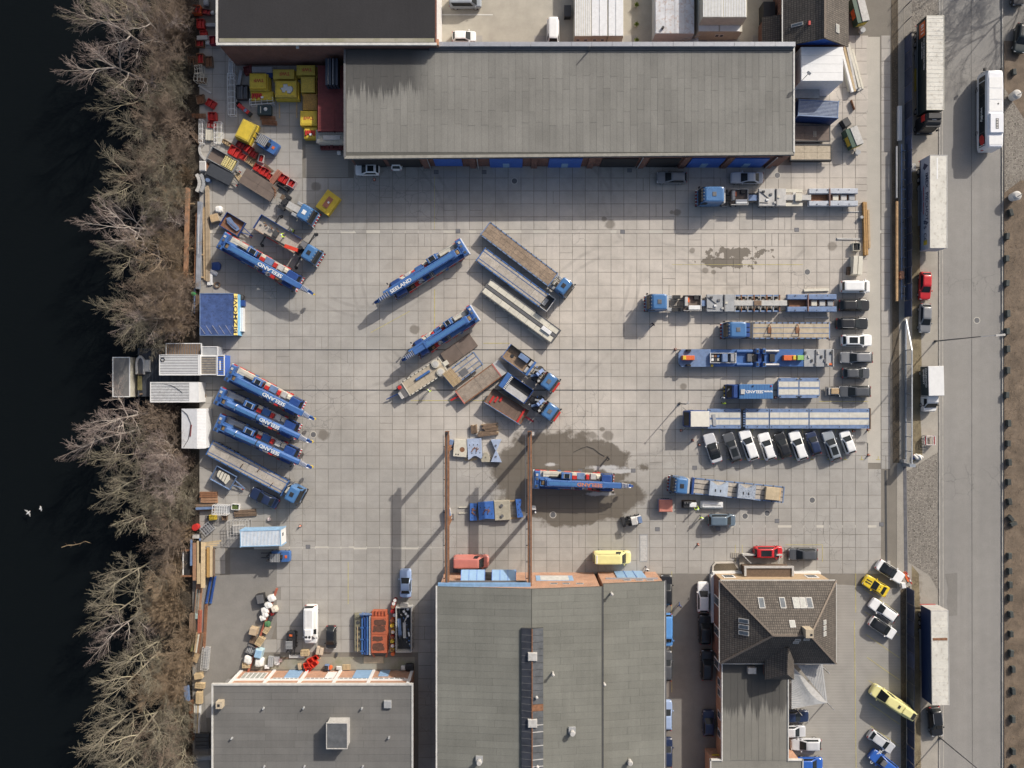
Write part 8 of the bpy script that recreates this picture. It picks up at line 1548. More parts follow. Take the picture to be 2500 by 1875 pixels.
box('black plastic crate stack left of the bag line',635,1463,1.2,1.5,1.0,10,BLACK,'crate_stack','crate',lid=DGREY);bag('green canvas bag below the bag line',653,1523,.5,.7,M('green_canvas',(.06,.16,.07),rough=.85));box('red fuel can in the bag line',664,1499,.5,.4,.5,20,RED,'fuel_can','can');box('dark open box right of the bag line',660,1511,.5,.8,.4,-20,DARK,'open_box','box')
def wrap(t,z):bx(t,'carton',M('tan_carton',(.44,.34,.23),rough=.85),-.55,.55,-.5,.5,z,z+1.0,.02)
pallet('tan cartons on a pallet below the green bag',622,1538,-12,1,load=wrap,w=1.1);pallet('pallets stacked aslant, right of the tan cartons',650,1538,60,4);pallet('leaning pale pallet stack in the slanted line',633,1567,58,6,L=1.4,w=1.0);pallet('dark slatted pallet on edge beside the red beam',617,1562,70,3,mat=WOODD);crate('grey slatted cage crate with a white bar',612,1588,1.5,1.2,.8,-20,DGREY,GREY,5)
box('pale blue wrapped block on the bags',630,1597,1.1,1.3,1.3,-14,M('pale_blue_wrap',(.38,.52,.58),rough=.5),'wrapped_block','block',lid=LBLUE);bag('white wrapped bale left of the pale blue block',606,1610,.7,.9,BAG,1.0,-20);bag('white wrapped bale below the pale blue block',634,1616,.75,1.1,BAG);pallet('pale pallet at the corner of the grey store',600,1625,2,4);box('small white carton before the grey store',651,1629,.7,.5,.4,0,WHITE,'carton','carton');stack('dark grey roof slabs leaning by the cartons',660,1616,1.6,.8,.5,85,GREY,3,1,'slab_stack','slabs',piece='slab');box('white door panel leaning by the slabs',676,1614,.8,1.3,.2,0,WHITE,'door_panel','panel');box('small pink-white carton beside the door panel',684,1613,.5,.5,.3,0,M('pink_carton',(.6,.45,.42),rough=.8),'carton','carton')
pallet('slatted pallet crate in front of the white cooling van',743,1595,2,5,w=.9);box('long low grey plinth beside the pallet crate',724,1603,2.4,.5,.25,0,LGREY,'plinth','plinth');stack('stack of pale cardboard before the grey store',780,1590,1.2,1.1,.8,80,M('pale_card',(.52,.42,.32),rough=.85,orand=.1),2,3,'cardboard_stack','cardboard',piece='sheet');box('loose cardboard flap below the cardboard stack',775,1606,.9,.6,.1,20,CARD,'cardboard_flap','cardboard')
SR=M('signal_red_plastic',(.62,.04,.02),rough=.4)
for k,(px,py,lb)in enumerate(((748,1625,'red plastic bin group, lower left one'),(757,1614,'red plastic bin group, upper left one'),(768,1608,'red plastic bin group, top right one'),(767,1622,'red plastic bin group, right one'),(753,1634,'red plastic bin group, front one nearest the wall'))):crate(lb,px,py,.9,.75,.75,15+k*9,SR,None,0,'red_bin','bin',group='red plastic bins')
box('brown cardboard beside the red bins',731,1628,.5,.9,.5,10,CARD,'carton','carton');box('blue power washer before the grey store',797,1631,.6,.8,.7,0,DUSTBLUE,'power_washer','washer',lid=BLACK);drum('orange hose drum beside the power washer',806,1631,.3,.5,ORANGE);box('white equipment case before the grey store',827,1632,.8,.5,.3,-5,WHITE,'equipment_case','case',lid=LGREY);pallet('single pallet lying flat near the equipment case',846,1629,0,1);box('large tan board in front of the orange skip',912,1611,3.1,1.1,.1,0,M('tan_hardboard',(.45,.36,.25),rough=.8),'hardboard','board');bag('black and white rubbish bags at the grey store corner',1000,1628,.6,.7,BLACK,1.2);bag('white bag beside the black rubbish',985,1630,.4,.5);box('small dark plastic tool case on the slabs',821,1599,.35,.6,.25,-15,DARK,'tool_case','case')
stack('scatter of grey boards along the kerb before the store',700,1607,3.4,.3,.1,2,WOODD,2,1,'board','board')
# scrap skip, orange skip, drums, racks
x,y=W(986,1536,1.3);t=thing('scrap_skip','grey open skip filled with cables and scrap','skip',(x,y,0),R(90));bx(t,'floor',DARK,-3.4,3.4,-1.1,1.1,.1,.2)
for q in((-3.5,3.5,1.1,1.22),(-3.5,3.5,-1.22,-1.1),(-3.5,-3.4,-1.099,1.099),(3.3,3.42,-1.099,1.099)):bx(t,'side',LGREY,*q,.1,1.6)
for k in range(11):[bx(t,'side_rib',GREY,-3.3+k*.66,-3.2+k*.66,s*1.28-.06,s*1.28+.06,.2,1.5)for s in(-1,)]
rr=random.Random(8)
for k in range(34):
    p=Vector((rr.uniform(-3.1,3.0),rr.uniform(-.9,.9),rr.uniform(.5,1.2)));d=Vector((rr.uniform(-1,1),rr.uniform(-.5,.5),rr.uniform(-.2,.2)))*rr.uniform(.3,1.0);MB().bar(p,p+d,rr.uniform(.06,.25),rr.uniform(.05,.15)).build('scrap_piece',[DGREY,BLACK,WHITE,DUSTBLUE,LGREY,NAVY,BLUE,DARK][k%8],t)
MB().bar((-1.0,.6,1.2),(1.6,.75,1.25),.5,.08).build('blue_sheet',DUSTBLUE,t);MB().bar((-1.4,-.1,1.2),(1.0,-.05,1.25),.45,.1).build('duct',LGREY,t);[MB().cyl((2.0+.35*k,-.6+.3*(k%3),1.2),(2.0+.35*k,-.6+.3*(k%3),1.3),.2,n=10).build('reel',WHITE,t)for k in range(4)];bx(t,'skip_hook',LGREY,3.42,3.8,-.6,.6,.2,1.0)
x,y=W(926,1546,1.4);t=thing('orange_skip','orange lidded skip with rust-brown stains','skip',(x,y,0),R(90));OSK=M('orange_skip_paint',(.40,.105,.05),rough=.6,var=.15,dirt=.35,dirtcol=(.16,.07,.04));bx(t,'body',OSK,-3.0,2.6,-1.25,1.25,.1,1.6)
for k in range(2):bx(t,'lid',OSK,-2.95+k*2.8,-.2+k*2.75,-1.2,1.2,1.6,1.72,.04)
RSTN=M('dark_rust_stain',(.10,.045,.03),rough=.8,var=.3,scale=3)
for k,(x0,y0,a,b_)in enumerate(((-2.0,.1,.62,.95),(-.75,.2,.4,.9),(.75,0,.55,1.0),(1.75,-.1,.5,.95))):
    qq=random.Random(k);MB().prism([(x0+math.copysign(abs(math.cos(q))**.45,math.cos(q))*a*qq.uniform(.75,1.1),y0+math.copysign(abs(math.sin(q))**.45,math.sin(q))*b_*qq.uniform(.8,1.08))for q in[i*6.283/22 for i in range(22)]],1.721,1.73).build('rust_patch',RSTN,t)
bx(t,'end_frame',OSK,2.6,3.4,-1.1,1.1,.3,1.3,.05);[bx(t,'end_rib',OSK,2.7+.01,3.45,-1.0+k*.5,-.85+k*.5,1.3,1.5)for k in range(5)];[MB().bar((-3.0,s*1.2,1.2),(-4.0,s*.9,.4),.25,.15).build('open_flap',OSK,t)for s in(-1,1)]
for k,(px,py,mt)in enumerate(((961,1474,RED),(959,1482,RED),(958,1493,RED),(963,1502,REDC),(958,1515,ORANGE),(957,1528,YELLOW),(959,1543,YELLOW),(957,1556,RED),(957,1566,YELLOW),(958,1577,RED),(957,1587,YELLOW),(959,1597,ORANGE),(964,1466,REDC))):drum(f'{["topmost red", "second red", "third red", "dull red", "upper orange", "upper yellow", "fifth-row yellow", "faded red", "middle yellow", "lower red", "lower yellow", "bottom orange", "dark red outlying"][k]} drum in the line between the two skips',px,py,.3,.9,mt,BAG if k%3==0 else(RUST if k%3==1 else None),group='drums between the skips')
x,y=W(895,1546,1.0);t=thing('blue_rack','blue steel rack with long shelves beside the orange skip','rack',(x,y,0),R(90));[bx(t,'long_beam',(LGREY,BLUE,BLUE_D,BLUE)[k],-3.2,3.1,-.75+k*.42,-.5+k*.42,.9-.1*k,1.5-.1*k)for k in range(4)];[bx(t,'cross_tie',BLUE,-2.8+k*1.8,-2.6+k*1.8,-.7,.9,1.1,1.3)for k in range(4)];[bx(t,'rack_post',BLUE_D,sx-.08,sx+.08,sy-.08,sy+.08,0,1.0)for sx in(-2.9,2.8)for sy in(-.6,.7)];bx(t,'top_cross',DUSTBLUE,3.0,3.2,-.9,1.0,1.5,1.7)
x,y=W(874,1545,.9);t=thing('old_tank','old mossy grey steel trough beside the blue rack','trough',(x,y,0),R(90));MT=M('mossy_steel',(.18,.17,.12),rough=.85,var=.25,dirt=.3);bx(t,'body',MT,-2.9,2.9,-.6,.6,.1,.9,.08);[MB().cyl((-2.0+k*.9,0,.9),(-2.0+k*.9,0,.96),.28,n=12).build('lid_ring',DARK,t)for k in range(5)];bx(t,'batten',WOODL,-2.9,1.0,.0,.08,.96,1.02);[bx(t,'foot',DARK,q,q+.3,-.5,.5,0,.1)for q in(-2.5,2.2)]
# ------------------------------------------------------------------ blocks between the crane rails
t=thing('steel_plate_block','pale square plate with a rust patch between the rails','steel block',at(1124,1094,.5),R(-5));bx(t,'plate',CREAM,-1.05,1.05,-1.35,1.35,.1,.6,.03);MB().cyl((.3,-.2,.6),(.3,-.2,.605),.4,n=14).build('rust_patch',RUST,t);bx(t,'bearer',WOODD,-1.1,1.1,-.9,-.6,0,.1);[bx(t,'hole',BLACK,-.7+.35*k,-.5+.35*k,-1.1,-.9,.6,.61)for k in range(2)]
def cblock(label,px,py,L,w,h,rz,mat,hol=1,fit=None):
    x,y=W(px,py,h);t=thing('counterweight_block',label,'steel block',(x,y,0),R(rz),'crane counterweight blocks');block(t,'plate',mat,0,0,L,w,.1,h,hol);bx(t,'bearer',WOODD,-L/2*.8,L/2*.8,-.1,.1,0,.1)
    for k in range(6):MB().cyl((-L*.35+k*L*.14,w*.2*(-1)**k,h+.1),(-L*.35+k*L*.14,w*.2*(-1)**k,h+.11),.09,n=8).build('bolt_hole',BLACK,t)
    if fit:fit(t,h+.1)
PB=M('pale_worn_blue',(.33,.40,.54),rough=.6,dirt=.25,dirtcol=(.3,.2,.14));SB=M('spotted_blue',(.05,.14,.42),rough=.5,dirt=.2,dirtcol=(.02,.03,.06))
def chain(t,h):[MB().bar((-.5+.25*k,-.4+.3*(k%3),h+.05),(-.2+.2*k,.1+.2*(k%2),h+.05),.12,.1).build('chain',RUST,t)for k in range(5)]
cblock('pale blue notched counterweight with rusty chains',1159,1096,2.2,3.2,.6,3,PB,.6,chain);cblock('blue curved counterweight with chains, far left of the lower row',1156,1250,2.6,1.1,.7,90,SB,.8,chain);cblock('blue perforated counterweight block in the lower row',1187,1247,2.4,2.7,.8,4,SB,.2,chain);cblock('thin blue curved counterweight by the right rail',1268,1241,2.8,.9,.7,96,SB,1)
for k,(py,s)in enumerate(((1087,1),(1114,-1))):x,y=W(1211,py,.6);t=thing('steel_wedge',('pale blue wedge plate pointing down','pale blue wedge plate pointing up')[k],'steel block',(x,y,0));MB().prism([(-.8,.85*s),(.85,.9*s),(.1,-.8*s),(-.1,-.8*s)],0,.7).build('wedge',PB,t);bx(t,'lug',DGREY,-.1,.1,-.1,.1,.7,.85)
x,y=W(1186,1116,.6);t=thing('concrete_wedge','rounded tan concrete wedge beside the blue wedges','concrete block',(x,y,0));MB().prism([(-.65,-.75),(-.75,-.3),(-.2,.7),(.2,.75),(.7,-.3),(.6,-.75)],0,.7).build('wedge',M('tan_concrete',(.36,.33,.26),rough=.85),t);bx(t,'lug',DARK,-.06,.06,-.06,.06,.7,.8)
x,y=W(1227,1246,.7);t=thing('concrete_block','tan block with two round holes in the lower row','concrete block',(x,y,0),R(3));bx(t,'body',M('tan_concrete',(.36,.33,.26)),-1.25,1.2,-1.5,1.5,.1,.9,.04);[MB().cyl((-.1,s*.8,.9),(-.1,s*.8,1.1),.24,n=14).build('socket',DGREY,t)for s in(-1,1)];bx(t,'bearer',WOOD,-1.3,2.8,-1.5,-1.3,0,.09);bx(t,'bearer',WOOD,-1.3,2.0,1.2,1.4,0,.09)
for k,(px,py,L,w,rz,n)in enumerate(((1196,1043,2.6,1.1,6,5),(1192,1058,3.2,.8,8,4),(1157,1048,1.4,1.0,96,5))):stack(('heap of pale squared timbers, upper part','heap of squared timbers, lower spread','short red-brown timbers left of the heap')[k],px,py,L,w,.55,rz,WOOD,n,2,jit=.18,mats=[WOOD,WOODL,WOODD])
stack('loose boards at the foot of the pale blue counterweight',1150,1121,2.0,.4,.15,3,WOODL,2,1,'board','board');box('blue and white fixture under the left rail',1094,1255,.9,1.6,.8,10,LGREY,'fixture','fixture',lid=DUSTBLUE);box('pale blue bracket under the left rail, upper',1101,1082,.6,1.0,.8,-20,DUSTBLUE,'bracket','bracket');bag('white bottle crate heap by the right rail',1303,1240,.4,.5,BAG)
for k,py in enumerate((1239,1253)):stack(('thin beam left of the blue blocks, upper','thin beam left of the blue blocks, lower')[k],1131,py,1.5,.15,.15,2,CREAM,1,1,'batten','timber')
t=thing('steel_plate','broad brown steel plates lying beside the crane','steel plate',at(1121,853,.3),R(36));[bx(t,'plate',PLATE,-2.8,2.7,-1.25,1.2,.1+.1*k,.19+.1*k,.01)for k in range(2)];[bx(t,'bearer',WOODD,q,q+.2,-1.2,1.2,0,.1)for q in(-2,1.6)];bx(t,'seam',DARK,-.1,-.06,-1.25,1.2,.29,.295)
# ------------------------------------------------------------------ right yard goods
stack('long brown steel joists on trestles beside the lane, left',2114,558,8.3,.6,.6,91.5,M('ochre_steel',(.38,.22,.08),rough=.7,var=.2),2,1,'joist','joist',jit=.01,piece='joist');stack('short ochre joist right of the long joists',2122,558,6.0,.35,.4,91.5,WOOD,1,1,'joist','joist',jit=.01,piece='joist');stack('thin pale scaffold tube pointing left, upper',2078,517,3.8,.15,.12,1,LGREY,1,1,'scaffold_tube','tube');stack('thin pale scaffold tube pointing left, lower',2074,583,4.2,.3,.15,-1,LGREY,2,1,'scaffold_tube','tube');crate('wire crate with black fittings under the joists',2092,602,1.1,1.2,.8,0,CREAM,BLACK,4);stack('stacked cream boards standing beside the joists',2095,647,2.9,1.5,1.5,87,CREAM,2,4,'board_stack','boards',jit=.02,piece='board');pallet('dark pallets on edge beside the cream boards',2076,661,85,4,mat=WOODD);stack('long square timber lying above the ribbed trailer',1993,708,4.2,.4,.3,1.5,CREAM,1,1,'timber_baulk','timber');stack('thin square timber lying below the ribbed trailer',1995,775,4.2,.25,.2,0,LGREY,1,1,'timber_baulk','timber');drum('grey steel bollard between the joist trestles',2104,530,.25,.6,GREY)
# storage along the fence
stack('bundle of white drain pipes along the fence',2198,300,5.4,.6,.5,90,WHITE,2,1,'pipe_bundle','pipe',jit=.01,piece='pipe');stack('long brown timber on brackets along the fence',2191,613,15.4,.35,.4,90,M('honey_timber',(.42,.27,.14),rough=.8,var=.25,scale=1.5),1,1,'long_timber','timber',z=.8,jit=.005);stack('thin grey pipe along the fence above the brown timber',2190,420,8.0,.2,.3,90,GREY,1,1,'steel_pipe','pipe',z=.8,jit=.005)
x,y=W(2199,545);t=thing('pipe_rack','long dark blue ladder rack along the street fence','rack',(x,y,0),R(90));[bx(t,'rack_rail',M('dark_blue_steel',(.03,.045,.07))if s<0 else DUSTBLUE,-12,12,s*.35-.06,s*.35+.06,.9,1.05)for s in(-1,1)];[bx(t,'rack_rung',DUSTBLUE,-11.5+k*1.5,-11.4+k*1.5,-.29,.29,.92,1.0)for k in range(16)];[bx(t,'rack_post',DARK,-11+k*5.5-.06,-11+k*5.5+.06,-.05,.05,0,.9)for k in range(5)]
for k,py in enumerate((667,676)):drum(('round brown plate hung on the rack, upper','round brown plate hung on the rack, lower')[k],2203,py,.36,1.2,M('clay_brown',(.40,.20,.12),rough=.7),name='round_plate')
cage('short white ladder grid standing by the grey trailer',2222,410,1.2,1.0,.8,0,WHITE,None,6,3,'ladder_grid','grid')
t=thing('barrier','white and red barrier board at the south end of the fence','barrier',at(2218,1411,.6),R(-65));[bx(t,'board',WHITE if k%2 else RED,-1.0+k*.4,-.62+k*.4,-.05,.05,.5,.9)for k in range(5)];[bx(t,'barrier_post',DGREY,q-.05,q+.05,-.05,.05,0,.5)for q in(-.8,.8)];bx(t,'foot',ORANGE,-.9,.8,-.2,.2,0,.08)
box('white meter cabinet beside the fence end',2207,1430,.6,.8,1.0,10,WHITE,'meter_cabinet','cabinet')
# green generators, boards and low trailers by the white box store
GG=M('dark_green_cabin',(.03,.075,.05),rough=.5)
for lb,px,py,L,rz in(('green and grey generator trailer with orange panel at the top edge',2099,25,4.0,-76),('green and grey generator trailer with yellow panel below the board pile',2084,335,3.0,-68)):
    x,y=W(px,py,1.6);t=thing('generator_trailer',lb,'generator',(x,y,0),R(rz));bx(t,'body',GG,-L/2,L/2,-.95,.75,.4,1.9,.05);bx(t,'roof',LGREY,-L/2+.05,L/2-.05,-.2,.95,1.9,2.0,.04);bx(t,'side_panel',ORANGE if py<100 else YELLOW,-.4,1.0,-.98,-.95,.7,1.8);bx(t,'end_panel',YELLOW,L/2,L/2+.03,-.7,.7,.6,1.7);wheels(t,(-.4,.4),.8,.33,.2);MB().bar((-L/2,0,.5),(-L/2-1.3,.1,.45),.1).build('drawbar',BLACK,t);MB().cyl((L/2+.8,.1,.3),(L/2+.8,.1,1.0),.42,n=16).build('cable_drum',GREY,t)
stack('pile of pale boards and planks beside the white box store',2077,165,7.6,1.6,.9,103,CREAM,4,2,'board_stack','boards',jit=.1,mats=[LGREY,CREAM,WHITE,WOODL],piece='board');stack('row of white battens on the ground beside the pale boards',2092,170,6.6,.7,.3,104,CREAM,2,1,'batten_row','timber',mats=[CREAM,LGREY]);box('black machine engine above the green generator',2067,298,1.1,1.3,1.1,30,BLACK,'engine_unit','engine',lid=DARK);stack('thin red levelling staff propped on the slabs',2084,255,1.6,.12,.6,-70,RUST,1,1,'staff','staff')
x,y=W(1980,325,1.0);t=thing('dark_low_trailer','dark brown low trailer with loose strips below the blue container','trailer',(x,y,0),0);deck(t,6.0,2.6,1.0,[(-1.15,0,PLATE,3),(0,1.15,PLATE,3)],3,DARK);wheels(t,(-1.5,1.5),1.0,.4,.3);[bx(t,'strip',CREAM,.4+.3*k,.48+.3*k,-.6,.3,1.01,1.06)for k in range(2)]
x,y=W(1980,372,1.2);t=thing('tan_low_trailer','tan-decked low trailer with black sides near the workshop corner','trailer',(x,y,0),0);deck(t,6.4,2.5,1.2,[(-1.1,0,M('tan_deck',(.42,.36,.27)),3),(0,1.1,_mats['tan_deck'],3)],3,DARK,lip=.06);wheels(t,(-1.5,1.5),1.0,.4,.3);bx(t,'black_side',BLACK,-3.2,3.2,-1.32,-1.26,.5,1.1)
# north court
t=thing('wheeled_bin','black wheeled waste bin in the north court','bin',at(1386,27,1.2),R(90));bx(t,'body',BLACK,-.85,.85,-.5,.5,.2,1.2,.06);bx(t,'lid',DARK,-.88,.88,-.55,.55,1.2,1.32,.05);wheels(t,(-.7,.7),.45,.12,.08)
for k,py in enumerate((12,60,98)):
    t=thing('potted_plant',('potted green plant, topmost of three in the north court','potted plant, middle of three in the north court','potted yellowish plant, lowest of three in the north court')[k],'plant',at(1554,py,.5),0,'potted plants in the north court');MB().cyl((0,0,0),(0,0,.4),.22,.28,n=12).build('pot',CREAM,t);mb=MB();rr=random.Random(k)
    for q in range(60):a_=rr.uniform(0,6.28);p=Vector((.05*math.cos(a_),.05*math.sin(a_),.4));d=Vector((math.cos(a_)*rr.uniform(.1,.4),math.sin(a_)*rr.uniform(.1,.4),rr.uniform(.1,.5)));mb.bar(p,p+d,.05,.02)
    mb.build('foliage',M('bright_shrub',(.16,.20,.03),rough=.8),t)
# cones and bollards
cone_at([(1663,1051,'striped cone at the head of the slanted parking row'),(1691,1075,'small striped cone left of the silver car'),(1707,1086,'small cone just left of the silver car'),(1893,970,'dark red cone beside the left platform module'),(2083,1052,'striped cone below the tail of the long platform, left'),(2119,1049,'striped cone below the tail of the long platform, right'),(2120,1111,'lone striped cone right of the slanted row'),(914,439,'small striped cone below the white hatchback'),(1704,1329,'small cone near the red tarpaulin trailer'),(1649,853,'leaning red cone left of the hydraulic transporter')])
x,y=W(1571,1338);t=thing('floor_grating','pale grey ramp grating set in the slabs before the annex','grating',(x,y,0));bx(t,'frame',GREY,-.6,.6,-2.1,2.1,0,.03);[bx(t,'grate_panel',LGREY,-.5,.5,-2.0+k*.8,-1.25+k*.8,.03,.05)for k in range(5)]
# ------------------------------------------------------------------ people
def person(label,px,py,head_deg,vest=HIVIS,hat=HATW,legs=NAVY,pose='stand',z=0.0):
    J={'hip':(0,0,.95),'belly':(.02,0,1.12),'chest':(.03,0,1.32),'neck':(.04,0,1.48),'head':(.06,0,1.58),'crown':(.06,0,1.70)}
    E=[('hip','belly'),('belly','chest'),('chest','neck'),('neck','head'),('head','crown')];Rr={'hip':.155,'belly':.15,'chest':.165,'neck':.065,'head':.095,'crown':.075}
    step={'stand':.04,'walk':.28,'reach':.12}[pose]
    for s,nm in((1,'l'),(-1,'r')):
        J['hj'+nm]=(0,s*.10,.90);J['kn'+nm]=(s*step*.6+.03,s*.11,.50);J['an'+nm]=(s*step,s*.12,.09);J['to'+nm]=(s*step+.20,s*.14,.04)
        J['sh'+nm]=(.02,s*.19,1.40)
        f=.30 if pose=='reach' else(.05-s*step*.5);J['el'+nm]=(.02+f*.6,s*.29,1.14);J['wr'+nm]=(.10+f*1.3,s*.27,.93 if pose!='reach' else 1.05);J['pa'+nm]=(.14+f*1.45,s*.26,.86 if pose!='reach' else 1.02)
        E+=[('hip','hj'+nm),('hj'+nm,'kn'+nm),('kn'+nm,'an'+nm),('an'+nm,'to'+nm),('chest','sh'+nm),('sh'+nm,'el'+nm),('el'+nm,'wr'+nm),('wr'+nm,'pa'+nm)]
        Rr.update({'hj'+nm:.10,'kn'+nm:.065,'an'+nm:.05,'to'+nm:.04,'sh'+nm:.075,'el'+nm:.05,'wr'+nm:.034,'pa'+nm:.035})
        bx_,by_,bz_=J['pa'+nm]
        for k in range(5):
            fn=f'f{k}{nm}';o=(-.02+.022*k)if k<4 else.05;J[fn]=(bx_+(o if k<4 else.045),by_-s*(.0 if k<4 else.03),bz_-(.085-.008*abs(k-1.5))if k<4 else bz_-.02);E.append(('pa'+nm,fn));Rr[fn]=.009
    names=list(J);me=bpy.data.meshes.new('body');me.from_pydata([J[n_]for n_ in names],[(names.index(a),names.index(b))for a,b in E],[]);o=bpy.data.objects.new('body',me);C.objects.link(o)
    sk=o.modifiers.new('skin','SKIN');sk.use_smooth_shade=True;o.modifiers.new('sub','SUBSURF').levels=1
    for i,n_ in enumerate(names):me.skin_vertices[0].data[i].radius=(Rr[n_],)*2;me.skin_vertices[0].data[i].use_root=(n_=='hip')
    dg=bpy.context.evaluated_depsgraph_get();m2=bpy.data.meshes.new_from_object(o.evaluated_get(dg));bpy.data.objects.remove(o)
    for mt in(legs,vest,SKIN,BLACK):m2.materials.append(mt)
    for p in m2.polygons:
        c=p.center;r2=abs(c.y);p.material_index=3 if c.z<.10 else(0 if c.z<.98 and not(r2>.2)else(2 if(c.z>1.47 or(r2>.2 and c.z<1.0 and pose!='reach')or(pose=='reach' and c.x>.45))else 1))
    m2.name='body';x,y=W(px,py,z);t=thing('person',label,'person',(x,y,z),R(head_deg));b=bpy.data.objects.new('body',m2);C.objects.link(b);b.parent=t
    bmx=bmesh.new();bmesh.ops.create_uvsphere(bmx,u_segments=12,v_segments=8,radius=.125)
    bmesh.ops.delete(bmx,geom=[v for v in bmx.verts if v.co.z<-.02],context='VERTS');h_=bpy.data.meshes.new('helmet');bmx.to_mesh(h_);bmx.free();h_.materials.append(hat);ho=bpy.data.objects.new('helmet' if hat is not BLACK else 'hair',h_);C.objects.link(ho);ho.parent=t;ho.location=(.06,0,1.66)
    MB().cyl((.06,0,1.64),(.06,0,1.655),.145,n=14).build('brim' if hat is not BLACK else 'hair_edge',hat,t)
    MB().box(.145,.175,-.015,.015,1.575,1.61).build('nose',SKIN,t);[bx(t,'eye',BLACK,.148,.158,s*.035-.012,s*.035+.012,1.61,1.625)for s in(-1,1)];bx(t,'mouth',M('lips',(.3,.12,.1)),.15,.157,-.025,.025,1.545,1.552)
    return t
person('person in a hi-vis jacket beside the loader crane lorry',720,566,200,pose='reach');person('person in a hi-vis vest standing on the loader crane lorry bed',693,579,20,z=1.26,pose='reach');person('person in a yellow jacket near the cream low loader',1048,953,40,pose='walk');person('person in dark clothes walking in the shadow of the ribbed trailer',1592,793,220,vest=NAVY,hat=BLACK,pose='walk');person('person in black washing the crane on the wet bay',1484,1117,200,vest=BLACK,hat=BLACK,legs=BLACK,pose='reach');person('person in a white helmet and coat at the blue box truck',1761,970,270,vest=WHITE,pose='stand');person('person in a hi-vis jacket beside the white-coated one',1763,985,90,hat=HIVIS);person('person in a hi-vis jacket at the white-covered engine',1698,1241,120,pose='reach');person('person in a hi-vis vest walking below the engine',1709,1261,250,pose='walk');person('person in blue overalls in the alley beside the annex',1657,1474,230,vest=BLUE_D,hat=BLACK,legs=BLUE_D,pose='walk');person('person in white beside the pale floor grating',1577,1386,260,vest=WHITE,hat=BLACK,pose='walk');person('person in dark clothes next to the right crane rail',1307,1247,180,vest=NAVY,hat=HATW)
# hose of the person washing
pts=[(1476,1114),(1462,1106),(1450,1096),(1434,1090),(1420,1094),(1400,1104)];t=thing('wash_hose','black washing hose trailing over the wet slabs','hose',(0,0,0),0);[MB().bar((*W(*pts[k]),.04),(*W(*pts[k+1]),.04),.05).build('hose_piece',BLACK,t)for k in range(5)]
# gulls and driftwood
for k,(px,py,a,lb)in enumerate(((59,1254,40,'white gull with spread wings over the dark water'),(82,1246,100,'smaller white gull right of the other on the water'))):
    x,y=W(px,py);t=thing('gull',lb,'bird',(x,y,-2.0+(.8 if k==0 else 0)),R(a),'gulls');MB().loft([ring(BODY,-.28,.26,.05,0),ring(BODY,-.3,.3,.11,.10),ring(BODY,-.24,.26,.06,.19)]).build('body',WHITE,t,60);MB().loft([ring(BODY,.22,.38,.04,.12),ring(BODY,.2,.4,.06,.18),ring(BODY,.24,.37,.03,.23)]).build('head',WHITE,t,60);MB().cyl((.39,0,.17),(.46,0,.16),.02,.005,n=6).build('beak',ORANGE,t)
    for s in(-1,1):mb=MB();w_=.75 if k==0 else.28;mb.v=[(.15,s*.06,.15),(-.1,s*.06,.15),(-.12,s*w_*.55,.22),(.14,s*w_*.5,.24),(-.2,s*w_,.2),(.15,s*.06,.12),(-.1,s*.06,.12),(-.12,s*w_*.55,.20),(.14,s*w_*.5,.21),(-.2,s*w_,.19)];mb.f=[(0,1,2,3),(3,2,4),(5,8,7,6),(8,9,7),(0,3,8,5),(3,4,9,8),(4,2,7,9),(2,1,6,7)];mb.m=[0]*8;mb.build('wing',LGREY,t)
    bx(t,'tail',WHITE,-.42,-.26,-.06,.06,.08,.11)
x,y=W(170,1336);t=thing('driftwood','bare branch drifting on the dark water','branch',(x,y,-1.97),R(8));pts=[(-2.4,-.1),(-1.4,.1),(-.4,0),(.6,.1),(1.4,.35),(2.3,-.1)];[MB().cyl((*pts[k],0),(*pts[k+1],.05),.07-.008*k,.06-.008*k,n=6).build('stem',WOOD,t)for k in range(5)];[MB().cyl((-1.4+.7*k,.05,.03),(-1.7+.7*k,.5-.8*(k%2),.1),.03,.01,n=5).build('twig',WOODD,t)for k in range(5)]
# ------------------------------------------------------------------ bare trees and shrubs on the bank
def barkmat(name,a,b,sc=1.0):
    m,t=newmat(name);p=t.pos();n=t.noise(p,0.9*sc,4,0.6)
    o=t.n.new('ShaderNodeObjectInfo').outputs['Random'];c=t.mix(t.ramp(n,.3,.7),a,b);k=t.ramp(o,0,1,.8,1.2);cmb=t.n.new('ShaderNodeCombineColor')
    for i in range(3):t.link(k,cmb.inputs[i])
    t.link(t.mix(1.0,c,cmb.outputs[0],'MULTIPLY'),t.b.inputs['Base Color']);t.b.inputs['Roughness'].default_value=.9;return m
BK={'olive':(barkmat('olive_twig',(.27,.245,.175),(.21,.18,.14)),barkmat('olive_bark',(.33,.30,.20),(.24,.21,.17))),'birch':(barkmat('mauve_twig',(.27,.21,.19),(.34,.28,.25)),barkmat('pale_bark',(.52,.47,.42),(.36,.31,.27))),'brown':(barkmat('brown_twig',(.22,.165,.125),(.28,.22,.17)),barkmat('brown_bark',(.24,.19,.14),(.18,.14,.11))),'tan':(barkmat('tan_twig',(.33,.25,.165),(.27,.20,.135)),barkmat('tan_bark',(.30,.23,.16),(.2,.16,.12)))}
